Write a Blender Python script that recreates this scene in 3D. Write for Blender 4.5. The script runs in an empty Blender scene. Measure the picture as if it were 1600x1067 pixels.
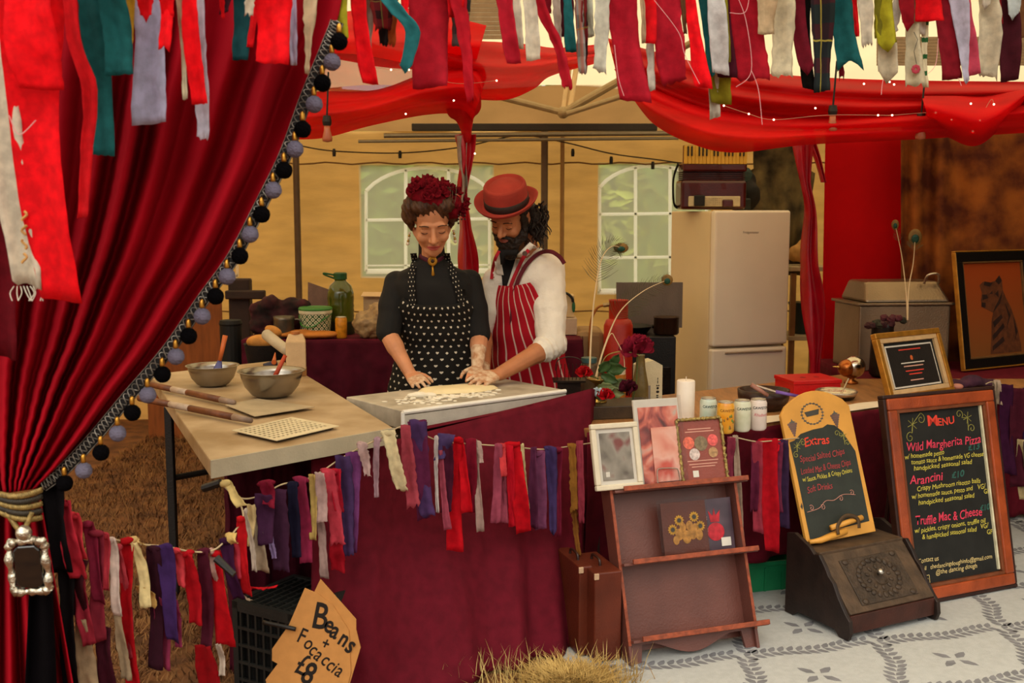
import bpy, bmesh, math, random
from math import sin, cos, pi, radians as R, sqrt, atan, atan2, tan
from mathutils import Vector as V, Matrix as MX, noise as NZ

random.seed(7)
SC = bpy.context.scene
COL = SC.collection

# ------------------------------------------------------------ camera, sky, exposure
F, CX, CY, EYE, HOR = 1700.0, 800.0, 533.5, 1.6, 330.0
PITCH = atan((CY - HOR) / F)
cam_d = bpy.data.cameras.new('camera')
cam_d.sensor_width = 36.0
cam_d.lens = 36.0 * F / 1600.0
cam_d.dof.use_dof = True
cam_d.dof.focus_distance = 4.35
cam_d.dof.aperture_fstop = 5.0
cam = bpy.data.objects.new('camera', cam_d)
COL.objects.link(cam)
cam.location = (0, 0, EYE)
cam.rotation_euler = (pi / 2 - PITCH, 0, 0)
SC.camera = cam

w = bpy.data.worlds.new('overcast_sky')
SC.world = w
w.use_nodes = True
wn, wl = w.node_tree.nodes, w.node_tree.links
bg = wn['Background']
tc = wn.new('ShaderNodeTexCoord'); sp = wn.new('ShaderNodeSeparateXYZ'); rp = wn.new('ShaderNodeValToRGB')
wl.new(tc.outputs['Generated'], sp.inputs[0]); wl.new(sp.outputs['Z'], rp.inputs[0]); wl.new(rp.outputs[0], bg.inputs[0])
rp.color_ramp.elements[0].position = 0.0; rp.color_ramp.elements[0].color = (0.42, 0.40, 0.36, 1)
rp.color_ramp.elements[1].position = 0.8; rp.color_ramp.elements[1].color = (2.5, 2.3, 2.0, 1)
bg.inputs[1].default_value = 1.05
SC.view_settings.view_transform = 'Standard'
SC.view_settings.look = 'None'
SC.view_settings.gamma = 1.0
SC.view_settings.use_curve_mapping = False
SC.view_settings.exposure = 0.0
SC.cycles.max_bounces = 10
SC.cycles.transmission_bounces = 8
SC.cycles.transparent_max_bounces = 16

def add_area(name, loc, target, size, size_y, power, color):
    l = bpy.data.lights.new(name, 'AREA'); l.shape = 'RECTANGLE'; l.size = size; l.size_y = size_y
    l.energy = power; l.color = color
    o = bpy.data.objects.new(name, l); COL.objects.link(o)
    o.location = loc
    o.rotation_euler = (V(target) - V(loc)).to_track_quat('-Z', 'Y').to_euler()
    return o

# a hazy low sun behind the photographer, through cloud
sl = bpy.data.lights.new('hazy_sun', 'SUN'); sl.energy = 0.9; sl.angle = R(40); sl.color = (1.0, 0.95, 0.88)
so = bpy.data.objects.new('hazy_sun', sl); COL.objects.link(so)
so.rotation_euler = (V((0.25, 1.0, -0.75))).to_track_quat('-Z', 'Y').to_euler()

# ------------------------------------------------------------ pixel -> world
def ray(px, py):
    x = (px - CX) / F; y = -(py - CY) / F
    d = V((x, cos(PITCH) + y * sin(PITCH), -sin(PITCH) + y * cos(PITCH)))
    return d / d.y
def P(px, py, d):
    return V((0, 0, EYE)) + ray(px, py) * d
def Pz(px, py, z):
    r = ray(px, py)
    return V((0, 0, EYE)) + r * ((z - EYE) / r.z)
def mpp(d): return d / F          # metres per pixel at depth d

# ------------------------------------------------------------ materials
def lin(h):
    h = h.lstrip('#'); c = [int(h[i:i + 2], 16) / 255 for i in (0, 2, 4)]
    return tuple(((x / 12.92) if x <= 0.04045 else ((x + 0.055) / 1.055) ** 2.4) for x in c) + (1,)
MC = {}
def mat(name, col, rough=0.6, metal=0.0, var=0.2, scale=18.0, bump=0.15, bscale=120.0, spec=0.4, trl=0.0, alpha=1.0, sheen=0.0, emit=0.0, coat=0.0, stretch=None, col2=None):
    if name in MC: return MC[name]
    m = bpy.data.materials.new(name); m.use_nodes = True
    n, l = m.node_tree.nodes, m.node_tree.links
    b = n['Principled BSDF']
    c = lin(col) if isinstance(col, str) else col
    tx = n.new('ShaderNodeTexCoord'); mp = n.new('ShaderNodeMapping')
    l.new(tx.outputs['Object'], mp.inputs[0])
    if stretch: mp.inputs['Scale'].default_value = stretch
    if var > 0 or col2:
        nz = n.new('ShaderNodeTexNoise'); nz.inputs['Scale'].default_value = scale; nz.inputs['Detail'].default_value = 5
        l.new(mp.outputs[0], nz.inputs['Vector'])
        r = n.new('ShaderNodeValToRGB'); l.new(nz.outputs[0], r.inputs[0])
        c2 = lin(col2) if col2 else tuple(min(1, x * (1 + var)) for x in c[:3]) + (1,)
        r.color_ramp.elements[0].position = 0.35; r.color_ramp.elements[0].color = tuple(x * (1 - var) for x in c[:3]) + (1,)
        r.color_ramp.elements[1].position = 0.65; r.color_ramp.elements[1].color = c2
        l.new(r.outputs[0], b.inputs['Base Color']); csrc = r.outputs[0]
    else:
        b.inputs['Base Color'].default_value = c; csrc = None
    b.inputs['Roughness'].default_value = rough
    b.inputs['Metallic'].default_value = metal
    b.inputs['Specular IOR Level'].default_value = spec
    if coat: b.inputs['Coat Weight'].default_value = coat
    if sheen: b.inputs['Sheen Weight'].default_value = sheen; b.inputs['Sheen Roughness'].default_value = 0.4
    if emit:
        b.inputs['Emission Color'].default_value = c; b.inputs['Emission Strength'].default_value = emit
    if bump > 0:
        n2 = n.new('ShaderNodeTexNoise'); n2.inputs['Scale'].default_value = bscale; n2.inputs['Detail'].default_value = 4
        l.new(mp.outputs[0], n2.inputs['Vector'])
        bp = n.new('ShaderNodeBump'); bp.inputs['Strength'].default_value = bump; bp.inputs['Distance'].default_value = 0.01
        l.new(n2.outputs[0], bp.inputs['Height']); l.new(bp.outputs[0], b.inputs['Normal'])
    out = n['Material Output']; cur = b.outputs[0]
    if trl > 0:
        t = n.new('ShaderNodeBsdfTranslucent'); mx = n.new('ShaderNodeMixShader'); mx.inputs[0].default_value = trl
        if csrc: l.new(csrc, t.inputs[0])
        else: t.inputs[0].default_value = c
        l.new(cur, mx.inputs[1]); l.new(t.outputs[0], mx.inputs[2]); cur = mx.outputs[0]
    if alpha < 1:
        t = n.new('ShaderNodeBsdfTransparent'); mx = n.new('ShaderNodeMixShader'); mx.inputs[0].default_value = alpha
        l.new(t.outputs[0], mx.inputs[1]); l.new(cur, mx.inputs[2]); cur = mx.outputs[0]
    l.new(cur, out.inputs[0])
    MC[name] = m
    return m
def cloth(col, trl=0.25, **k):
    return mat('cloth_' + col, col, rough=0.85, spec=0.15, var=k.pop('var', 0.12), scale=k.pop('scale', 60), bump=k.pop('bump', 0.25), bscale=k.pop('bscale', 500), trl=trl, sheen=k.pop('sheen', 0.0), **k)
def uvmat(name, rough=0.8, trl=0.0):
    """material with helpers for patterns drawn in uv space; returns (mat, nodes, links, u, v, bsdf)"""
    m = bpy.data.materials.new(name); m.use_nodes = True
    n, l = m.node_tree.nodes, m.node_tree.links
    b = n['Principled BSDF']; b.inputs['Roughness'].default_value = rough; b.inputs['Specular IOR Level'].default_value = 0.2
    tx = n.new('ShaderNodeTexCoord'); s = n.new('ShaderNodeSeparateXYZ'); l.new(tx.outputs['UV'], s.inputs[0])
    MC[name] = m
    return m, n, l, s.outputs[0], s.outputs[1], b
def mth(n, l, op, a, b=None, c=None):
    x = n.new('ShaderNodeMath'); x.operation = op
    for i, q in enumerate((a, b, c)):
        if q is None: continue
        if isinstance(q, (int, float)): x.inputs[i].default_value = q
        else: l.new(q, x.inputs[i])
    return x.outputs[0]
def mixc(n, l, f, a, b):
    x = n.new('ShaderNodeMix'); x.data_type = 'RGBA'
    for i, q in ((0, f), (6, a), (7, b)):
        if isinstance(q, (int, float)): x.inputs[i].default_value = q
        elif isinstance(q, str): x.inputs[i].default_value = lin(q)
        elif isinstance(q, tuple): x.inputs[i].default_value = q
        else: l.new(q, x.inputs[i])
    return x.outputs[2]

# ------------------------------------------------------------ mesh collecting
class MB:
    def __init__(s): s.v = []; s.f = []; s.uv = {}
    def add(s, vs, fs, uvs=None):
        o = len(s.v); s.v += [tuple(q) for q in vs]
        for i, f in enumerate(fs):
            if uvs: s.uv[len(s.f)] = uvs[i]
            s.f.append(tuple(o + k for k in f))
        return s
    def box(s, c, d, m=None):
        x, y, z = d[0] / 2, d[1] / 2, d[2] / 2
        vs = [V((a * x, b * y, e * z)) for a in (-1, 1) for b in (-1, 1) for e in (-1, 1)]
        vs = [(m @ q if m else q) + V(c) for q in vs]
        return s.add(vs, [(0, 1, 3, 2), (4, 6, 7, 5), (0, 4, 5, 1), (2, 3, 7, 6), (0, 2, 6, 4), (1, 5, 7, 3)])
    def hexa(s, b, t):
        """bottom quad b, top quad t"""
        return s.add(list(b) + list(t), [(3, 2, 1, 0), (4, 5, 6, 7), (0, 1, 5, 4), (1, 2, 6, 5), (2, 3, 7, 6), (3, 0, 4, 7)])
    def tube(s, pts, r, n=8, cap=True, flat=None):
        pts = [V(p) for p in pts]; rs = r if isinstance(r, (list, tuple)) else [r] * len(pts)
        vs = []; fs = []; up = None
        for i, p in enumerate(pts):
            t = (pts[min(i + 1, len(pts) - 1)] - pts[max(i - 1, 0)])
            if t.length < 1e-9: t = V((0, 0, 1))
            t.normalize()
            if up is None: up = t.orthogonal().normalized() if flat is None else (V(flat) - t * V(flat).dot(t)).normalized()
            else:
                up = up - t * up.dot(t)
                up = up.normalized() if up.length > 1e-6 else t.orthogonal().normalized()
            sd = t.cross(up)
            for k in range(n):
                a = 2 * pi * k / n; q = rs[i]
                q = q if isinstance(q, (tuple, list)) else (q, q)
                vs.append(p + up * cos(a) * q[0] + sd * sin(a) * q[1])
        for i in range(len(pts) - 1):
            for k in range(n):
                a = i * n + k; b = i * n + (k + 1) % n
                fs.append((a, b, b + n, a + n))
        if cap:
            fs.append(tuple(range(n - 1, -1, -1))); o = (len(pts) - 1) * n
            fs.append(tuple(o + k for k in range(n)))
        return s.add(vs, fs)
    def lathe(s, prof, n=24, c=(0, 0, 0), m=None, close=True):
        vs = []; fs = []
        for (r, z) in prof:
            for k in range(n):
                a = 2 * pi * k / n; q = V((r * cos(a), r * sin(a), z))
                vs.append((m @ q if m else q) + V(c))
        for i in range(len(prof) - 1):
            for k in range(n):
                a = i * n + k; b = i * n + (k + 1) % n
                fs.append((a, b, b + n, a + n))
        if close:
            fs.append(tuple(range(n - 1, -1, -1))); o = (len(prof) - 1) * n
            fs.append(tuple(o + k for k in range(n)))
        return s.add(vs, fs)
    def grid(s, fn, nu, nv):
        vs = [fn(i / nu, j / nv) for j in range(nv + 1) for i in range(nu + 1)]
        fs = []; uvs = []
        for j in range(nv):
            for i in range(nu):
                a = j * (nu + 1) + i
                fs.append((a, a + 1, a + nu + 2, a + nu + 1))
                uvs.append(((i / nu, j / nv), ((i + 1) / nu, j / nv), ((i + 1) / nu, (j + 1) / nv), (i / nu, (j + 1) / nv)))
        return s.add(vs, fs, uvs)
    def ball(s, c, r, nu=14, nv=9, m=None, fuzz=0.0):
        r = r if isinstance(r, (tuple, list)) else (r, r, r)
        vs = []
        for j in range(nv + 1):
            th = pi * j / nv
            for i in range(nu):
                ph = 2 * pi * i / nu
                k = 1 + (random.uniform(-fuzz, fuzz) if fuzz else 0)
                q = V((r[0] * sin(th) * cos(ph) * k, r[1] * sin(th) * sin(ph) * k, r[2] * cos(th) * k))
                if j in (0, nv): q = V((0, 0, r[2] * cos(th)))
                vs.append((m @ q if m else q) + V(c))
        fs = []
        for j in range(nv):
            for i in range(nu):
                a = j * nu + i; b = j * nu + (i + 1) % nu
                fs.append((a, a + nu, b + nu, b))
        return s.add(vs, fs)
    def prism(s, poly, y0, y1):
        """poly in x,z extruded along y"""
        n = len(poly)
        vs = [V((p[0], y0, p[1])) for p in poly] + [V((p[0], y1, p[1])) for p in poly]
        fs = [tuple(range(n)), tuple(range(2 * n - 1, n - 1, -1))] + [((i + 1) % n, i, n + i, n + (i + 1) % n) for i in range(n)]
        return s.add(vs, fs)
    def cone2(s, p0, r0, p1, r1, n=12):
        """tapered capsule"""
        p0, p1 = V(p0), V(p1); ax = (p1 - p0)
        if ax.length < 1e-6: return s.ball(p0, r0)
        ax.normalize(); pts = []; rs = []
        for k in range(4):
            a = pi / 2 * k / 4; pts.append(p0 - ax * r0 * cos(a)); rs.append(max(1e-4, r0 * sin(a)))
        for k in range(5):
            a = pi / 2 * k / 4; pts.append(p1 + ax * r1 * sin(a)); rs.append(max(1e-4, r1 * cos(a)))
        return s.tube(pts, rs, n)

def props(o, label=None, cat=None, group=None, kind=None):
    if label: o['label'] = label
    if cat: o['category'] = cat
    if group: o['group'] = group
    if kind: o['kind'] = kind
    return o
def mesh_of(name, mb, m, smooth=False):
    me = bpy.data.meshes.new(name)
    me.from_pydata(mb.v, [], mb.f)
    if mb.uv:
        ul = me.uv_layers.new(name='uv'); d = ul.data
        for p in me.polygons:
            u = mb.uv.get(p.index)
            if u:
                for k, li in enumerate(p.loop_indices): d[li].uv = u[k]
    for q in (m if isinstance(m, (list, tuple)) else [m]):
        me.materials.append(q)
    if smooth: me.polygons.foreach_set('use_smooth', [True] * len(me.polygons))
    me.update()
    return me
def ob(name, mb, m, parent=None, smooth=False, bevel=0, solid=0, sub=0, label=None, cat=None, group=None, kind=None, mx=None, world=False, recalc=True):
    me = mb if isinstance(mb, bpy.types.Mesh) else mesh_of(name, mb, m, smooth)
    if recalc and not isinstance(mb, bpy.types.Mesh):
        bm = bmesh.new(); bm.from_mesh(me); bmesh.ops.recalc_face_normals(bm, faces=bm.faces); bm.to_mesh(me); bm.free()
    o = bpy.data.objects.new(name, me); COL.objects.link(o)
    if parent:
        o.parent = parent
        if world: o.matrix_parent_inverse = TM[parent.name].inverted()
    if mx is not None: o.matrix_basis = mx
    if solid:
        q = o.modifiers.new('thickness', 'SOLIDIFY'); q.thickness = solid; q.offset = 0
    if bevel:
        q = o.modifiers.new('bevel', 'BEVEL'); q.width = bevel; q.segments = 2; q.limit_method = 'ANGLE'; q.angle_limit = R(40)
    if sub:
        q = o.modifiers.new('subdivision', 'SUBSURF'); q.levels = sub; q.render_levels = sub
    return props(o, label, cat, group, kind)
TM = {}
def thing(name, label, cat, mx=None, group=None, kind=None):
    o = bpy.data.objects.new(name, None); COL.objects.link(o)
    o.empty_display_size = 0.05
    if mx is None: mx = MX.Identity(4)
    if not isinstance(mx, MX): mx = MX.Translation(V(mx))
    o.matrix_basis = mx; TM[o.name] = mx.copy()
    return props(o, label, cat, group, kind)
def xf(loc, rz=0, lean=0, roll=0):
    """x along the front, y to the back, z up; lean tips the top away (to +y)"""
    return MX.Translation(V(loc)) @ MX.Rotation(rz, 4, 'Z') @ MX.Rotation(-lean, 4, 'X') @ MX.Rotation(roll, 4, 'Y')
def dup(root, mx, label=None, group=None):
    r = root.copy(); COL.objects.link(r); r.matrix_basis = mx; TM[r.name] = mx.copy()
    if label: r['label'] = label
    if group: r['group'] = group
    for ch in list(root.children):
        c = ch.copy(); COL.objects.link(c); c.parent = r
        for g in ch.children:
            d = g.copy(); COL.objects.link(d); d.parent = c
    return r
def lerp(a, b, t): return a + (b - a) * t
def poly_at(pts, t):
    """point on a polyline at arc fraction t (any dimension)"""
    ls = [0]
    for a, b in zip(pts, pts[1:]): ls.append(ls[-1] + sqrt(sum((q - p) ** 2 for p, q in zip(a, b))))
    s = max(0, min(1, t)) * ls[-1]
    for i in range(len(pts) - 1):
        if s <= ls[i + 1] + 1e-12:
            k = (s - ls[i]) / max(1e-9, ls[i + 1] - ls[i])
            return tuple(p + (q - p) * k for p, q in zip(pts[i], pts[i + 1]))
    return tuple(pts[-1])
def smoothline(pts, n):
    """Catmull-Rom through pts"""
    pts = [V(p) for p in pts]; out = []
    m = len(pts) - 1
    for k in range(n + 1):
        t = k / n * m; i = min(int(t), m - 1); u = t - i
        p0, p1, p2, p3 = pts[max(i - 1, 0)], pts[i], pts[i + 1], pts[min(i + 2, m)]
        out.append(0.5 * ((2 * p1) + (-p0 + p2) * u + (2 * p0 - 5 * p1 + 4 * p2 - p3) * u * u + (-p0 + 3 * p1 - 3 * p2 + p3) * u ** 3))
    return out
def text(name, s, parent, x, z, size, m, y=-0.001, align='LEFT', shear=0.0, bold=0.0, rot=0.0, wob=0.0, mxl=None, width=None, label=None):
    """flat lettering in the parent's x,z plane, facing -y"""
    c = bpy.data.curves.new(name, 'FONT'); c.body = s; c.size = size; c.align_x = align; c.shear = shear; c.offset = bold
    c.resolution_u = 3
    t = bpy.data.objects.new(name, c); COL.objects.link(t)
    dg = bpy.context.evaluated_depsgraph_get()
    me = bpy.data.meshes.new_from_object(t.evaluated_get(dg))
    bpy.data.objects.remove(t); bpy.data.curves.remove(c)
    if width:
        xs = [v.co.x for v in me.vertices]
        k = width / max(1e-6, (max(xs) - min(xs)))
        for v in me.vertices: v.co.x *= k
    if wob:
        for v in me.vertices: v.co.y += wob * size * sin(v.co.x / size * 2.1 + len(s)); v.co.x += 0.3 * wob * size * sin(v.co.x / size * 3.7)
    me.name = name; me.materials.clear(); me.materials.append(m)
    mx = MX.Translation((x, y, z)) @ MX.Rotation(rot, 4, 'Y') @ MX.Rotation(pi / 2, 4, 'X')
    if mxl: mx = mxl @ mx
    o = bpy.data.objects.new(name, me); COL.objects.link(o); o.parent = parent; o.matrix_basis = mx
    if label: o['label'] = label
    return o
def fuse(name, mb, m, voxel=0.006, it=4, fac=0.5, disp=None):
    """overlapping closed shapes -> one continuous skin"""
    me = mesh_of(name, mb, m); o = bpy.data.objects.new(name, me); COL.objects.link(o)
    r = o.modifiers.new('r', 'REMESH'); r.mode = 'VOXEL'; r.voxel_size = voxel; r.use_smooth_shade = True
    if it:
        s = o.modifiers.new('s', 'SMOOTH'); s.iterations = it; s.factor = fac
    dg = bpy.context.evaluated_depsgraph_get()
    out = bpy.data.meshes.new_from_object(o.evaluated_get(dg)); out.name = name
    bpy.data.objects.remove(o); bpy.data.meshes.remove(me)
    if disp:
        out.update()
        ns = [v.normal.copy() for v in out.vertices]
        for v, nn in zip(out.vertices, ns): v.co += nn * disp(v.co)
        out.update()
    out.materials.clear()
    for q in (m if isinstance(m, (list, tuple)) else [m]): out.materials.append(q)
    out.polygons.foreach_set('use_smooth', [True] * len(out.polygons))
    return out
# ------------------------------------------------------------ the setting
BW = 8.3
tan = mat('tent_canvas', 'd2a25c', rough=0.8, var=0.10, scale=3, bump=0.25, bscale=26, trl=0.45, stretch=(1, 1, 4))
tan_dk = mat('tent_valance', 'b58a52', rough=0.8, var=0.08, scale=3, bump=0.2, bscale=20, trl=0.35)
cream_roof = mat('tent_roof', 'efdcae', rough=0.8, var=0.06, scale=2, bump=0.15, bscale=14, trl=0.62)
dark_cloth = mat('dark_side_canvas', '2a1712', rough=0.9, var=0.2, scale=4)
steel = mat('grey_steel', '8d8270', rough=0.45, metal=0.6, var=0.08)
brownpole = mat('brown_pole', '5e4a38', rough=0.5, metal=0.3, var=0.1)
blackm = mat('black_metal', '15120f', rough=0.5, var=0.1)
white_paint = mat('white_print', 'fdfcf8', rough=0.6, var=0, bump=0, trl=0.85)
def soil():
    m = mat('dry_ground', '6e4424', rough=0.95, var=0.45, scale=9, bump=0.3, bscale=90, col2='7c502a')
    return m
fl = MB().grid(lambda u, v: V((lerp(-14, 14, u), lerp(-14, 8.5, v), 0.0)), 40, 40)
ob('floor', fl, soil(), kind='structure')
lawn = MB().grid(lambda u, v: V((lerp(-14, 14, u), lerp(8.5, 24, v), -0.02 + 0.03 * v)), 20, 10)
ob('lawn', lawn, mat('green_lawn', '97a05a', rough=0.95, var=0.3, scale=3, bump=0.5, bscale=40, col2='b3b06c'), kind='structure')

def rect_px(x0, y0, x1, y1, d=BW):
    a = P(x0, y1, d); b = P(x1, y0, d)
    return a.x, b.x, a.z, b.z
W1 = rect_px(566, 258, 770, 432); W2 = rect_px(934, 256, 1110, 458); W3 = rect_px(180, 258, 352, 440)
TOPZ = P(800, 140, BW).z
def wall_with_holes(x0, x1, z0, z1, holes, y):
    xs = sorted({x0, x1} | {h[0] for h in holes} | {h[1] for h in holes})
    zs = sorted({z0, z1} | {h[2] for h in holes} | {h[3] for h in holes})
    mb = MB()
    for xa, xb in zip(xs, xs[1:]):
        for za, zb in zip(zs, zs[1:]):
            cx, cz = (xa + xb) / 2, (za + zb) / 2
            if any(h[0] < cx < h[1] and h[2] < cz < h[3] for h in holes): continue
            nu = max(1, int((xb - xa) / 0.06)); nv = max(1, int((zb - za) / 0.06))
            def fn(u, v, xa=xa, xb=xb, za=za, zb=zb):
                x = lerp(xa, xb, u); z = lerp(za, zb, v)
                e = min(1, min([abs(x - h[0]) + 0.0 if h[2] - .1 < z < h[3] + .1 else 1 for h in holes] + [abs(x - h[1]) if h[2] - .1 < z < h[3] + .1 else 1 for h in holes]) * 6)
                k = NZ.noise(V((x * 0.8, 0, z * 5))) * 0.030 + NZ.noise(V((x * 3.0, 3, z * 13))) * 0.012
                return V((x, y + k * e, z))
            mb.grid(fn, nu, nv)
    return mb
seamz = P(800, 258, BW).z
ob('wall_back', wall_with_holes(-4.2, 4.4, 0, P(800, 205, BW).z, [W1, W2, W3], BW), tan, smooth=True, kind='structure')
ob('wall_left', MB().grid(lambda u, v: V((-4.2, lerp(3.2, BW, u), lerp(0, 2.9, v))), 8, 4), tan, kind='structure')
ob('wall_right', MB().grid(lambda u, v: V((3.9 + 0.03 * sin(30 * u), lerp(3.4, BW, u), lerp(0, 2.9, v))), 60, 4), dark_cloth, kind='structure')
# seams: a horizontal one above the windows, one below, vertical joins
seamm = mat('seam', '7a5a34', rough=0.9, var=0.1)
def trim(i, mb, m, **k): return ob('trim_%d' % i, mb, m, kind='structure', **k)
trim(1, MB().tube([V((x / 10, BW - 0.035 + 0.008 * sin(x), seamz + 0.012 + 0.008 * sin(x * 1.7))) for x in range(-42, 44)], 0.006, 6), seamm)
zl = P(800, 486, BW).z
trim(2, MB().tube([V((x / 10, BW - 0.035, zl + 0.006 * sin(x * 1.3))) for x in range(-42, 44)], 0.006, 6), seamm)
# valance sloping in over the wall, then the roof
ez = P(800, 205, BW).z
def valance(u, v):
    x = lerp(-4.2, 4.4, u)
    return V((x, BW - 0.55 * v + 0.02 * sin(x * 7), lerp(ez, P(800, 137, BW - 0.55).z, v) + 0.03 * sin(x * 2.3) * v))
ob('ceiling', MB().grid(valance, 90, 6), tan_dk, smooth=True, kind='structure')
za = P(800, 137, BW - 0.55).z
def roof(u, v):
    x = lerp(-4.2, 4.4, u)
    if v < 0.5: y = lerp(BW - 0.55, 5.4, v * 2); z = lerp(za, 3.45, v * 2)
    else: y = lerp(5.4, 3.1, v * 2 - 1); z = lerp(3.45, 2.75, v * 2 - 1)
    return V((x, y, z + 0.02 * sin(x * 5 + v * 9)))
ob('ceiling', MB().grid(roof, 60, 20), cream_roof, smooth=True, kind='structure')
# rolled-up grey blinds under the roof (tops of the picture, either side)
slat = mat('grey_blind', 'a58f78', rough=0.7, var=0.1)
for i, (xa, xb) in enumerate(((715, 800), (1370, 1620))):
    mb = MB()
    for k in range(9):
        y = 2 + k * 7 if i == 0 else 60 + k * 5
        d = 6.6
        a = P(xa, y, d); b = P(xb, y, d)
        mb.box(((a.x + b.x) / 2, a.y, a.z), (b.x - a.x, 0.012, 0.023 if i == 0 else 0.017))
    trim(3 + i, mb, slat)
# frame of the tent
def bar(i, a, b, r, m, n=10): return trim(i, MB().tube([a, b], r, n), m)
bar(5, P(462, 235, 8.1), V((P(462, 235, 8.1).x, 8.1, 0)), 0.024, brownpole)
bar(6, P(851, 205, 8.05), V((P(851, 205, 8.05).x, 8.05, 0)), 0.026, brownpole)
bar(7, P(879, 205, 8.2), V((P(879, 205, 8.2).x, 8.2, 0)), 0.016, mat('tan_pole', '9a7440', rough=0.6, var=0.1))
bk = P(830, 199, 7.6); ob('trim_8', MB().box((P(835, 199, 7.6).x, 7.6, bk.z), (P(1040, 0, 7.6).x - P(652, 0, 7.6).x, 0.06, 0.05)), mat('dark_rail', '2b211b', rough=0.5, var=0.1), kind='structure', bevel=0.006)
for i, (a, b, r) in enumerate((((600, 212), (1060, 208), 0.018), ((560, 221), (1060, 216), 0.012))):
    bar(9 + i, P(*a, 7.9), P(*b, 7.9), r, steel)
grp = mat('truss_tube', 'a8926e', rough=0.5, metal=0.3, var=0.1)
nd = P(880, 176, 7.3)
for i, (q, r) in enumerate((((776, 150), 0.022), ((972, 124), 0.026), ((1090, 62), 0.022))):
    bar(11 + i, nd if i < 2 else P(972, 124, 7.3), P(*q, 7.3 if i < 2 else 7.1), r, grp)
bar(14, nd, P(891, 95, 7.5), 0.018, mat('pale_tube', 'd8b98c', rough=0.5, var=0.08))
bar(15, nd + V((0.045, 0, 0.03)), P(902, 95, 7.5), 0.018, MC['pale_tube'])
bar(16, P(885, 178, 7.2), P(985, 146, 7.2), 0.018, grp)
trim(17, MB().ball(nd, 0.04), grp)

# windows
pane_m = bpy.data.materials.new('hazy_clear_sheet'); pane_m.use_nodes = True
_n, _l = pane_m.node_tree.nodes, pane_m.node_tree.links
_b = _n['Principled BSDF']; _b.inputs['Base Color'].default_value = (0.84, 0.80, 0.60, 1); _b.inputs['Roughness'].default_value = 0.35
_t = _n.new('ShaderNodeBsdfTransparent'); _tr = _n.new('ShaderNodeBsdfTranslucent'); _tr.inputs[0].default_value = (0.86, 0.83, 0.60, 1)
_m1 = _n.new('ShaderNodeMixShader'); _m2 = _n.new('ShaderNodeMixShader'); _m1.inputs[0].default_value = 0.6; _m2.inputs[0].default_value = 0.47
_l.new(_b.outputs[0], _m1.inputs[1]); _l.new(_tr.outputs[0], _m1.inputs[2])
_l.new(_t.outputs[0], _m2.inputs[1]); _l.new(_m1.outputs[0], _m2.inputs[2]); _l.new(_m2.outputs[0], _n['Material Output'].inputs[0])
def window(i, rc, vx, hy, arch, x0, x1, ybot, yarch0):
    w = thing('window_%d' % i, None, None, (rc[0], BW, rc[2]), kind='structure')
    pw = ob('pane', MB().grid(lambda u, v: V((lerp(rc[0] - .01, rc[1] + .01, u), BW - 0.02 + 0.004 * sin(u * 9 + v * 5), lerp(rc[2] - .01, rc[3] + .01, v))), 12, 12), pane_m, w, world=True, smooth=True)
    y = BW - 0.035
    def stripe(pts, wd):
        pts = [P(p[0], p[1], y) for p in pts]
        ob('muntin', MB().tube(pts, [(wd, 0.003)] * len(pts), 6, flat=(0, 0, 1) if abs(pts[0].x - pts[-1].x) > abs(pts[0].z - pts[-1].z) else (1, 0, 0)), white_paint, w, world=True)
    xm = (x0 + x1) / 2
    def ay(x): return yarch0 + (arch - yarch0) * sqrt(max(0, 1 - ((x - xm) / ((x1 - x0) / 2 * 1.12)) ** 2))
    stripe([(x, ay(x)) for x in [lerp(x0, x1, k / 16) for k in range(17)]], 0.014)
    for x in vx: stripe([(x, ay(x)), (x, ybot)], 0.013)
    for x in (x0, x1): stripe([(x, ay(x)), (x, ybot)], 0.012)
    for q in hy: stripe([(x0, q), (x1, q - 2)], 0.012)
    stripe([(x0, ybot), (x1, ybot - 1)], 0.020)
    if i == 1: stripe([(x0, ybot - 9), (x1, ybot - 10)], 0.006)
window(1, W1, (634, 701), (344,), 262, 572, 765, 424, 328)
window(2, W2, (993, 1047), (335, 403), 259, 937, 1104, 455, 320)
window(3, W3, (240, 300), (344,), 262, 190, 371, 432, 328)
# strip of white edge seen left of the pole
# bushes outside
def bush(x, y, z, r, i, label):
    t = thing('hedge_bush', label, 'bush', (x, y, 0), group='bushes behind the tent')
    mb = MB(); rnd = random.Random(i)
    mb.ball((0, 0, z), (r * .9, r * 0.7, z), 16, 10, fuzz=0.05)
    ob('foliage_core', mb, mat('bush_core', '4f6a30', var=0.4, scale=4, rough=0.9), t, smooth=True)
    lv = MB()
    for k in range(1000):
        th = math.acos(rnd.uniform(-0.6, 1)); ph = rnd.uniform(0, 2 * pi)
        c = V((r * 1.05 * sin(th) * cos(ph), r * 0.75 * sin(th) * sin(ph), z + z * 1.05 * cos(th)))
        if c.y > 0.25 * r: continue
        q = rnd.uniform(0.07, 0.16); a = V((rnd.gauss(0, 1), rnd.gauss(0, 1), rnd.gauss(0, 1))).normalized(); b = a.orthogonal().normalized()
        lv.add([c - a * q, c + b * q * .5, c + a * q, c - b * q * .5], [(0, 1, 2, 3)])
    ob('leaves', lv, mat('bush_leaf%d' % (i % 3), ('9aa84a', '6f8a3c', 'b4b060')[i % 3], var=0.6, scale=2.2, rough=0.7, trl=0.4), t, kind='stuff')
bushes = [(-4.0 + 2.0 * k, 13.4, 1.45, 1.0) for k in range(5)] + [(-3.0 + 2.0 * k, 15.4, 1.75, 1.05) for k in range(4)]
words_ = ('leftmost', 'second from the left', 'middle one', 'second from the right', 'rightmost')
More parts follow.
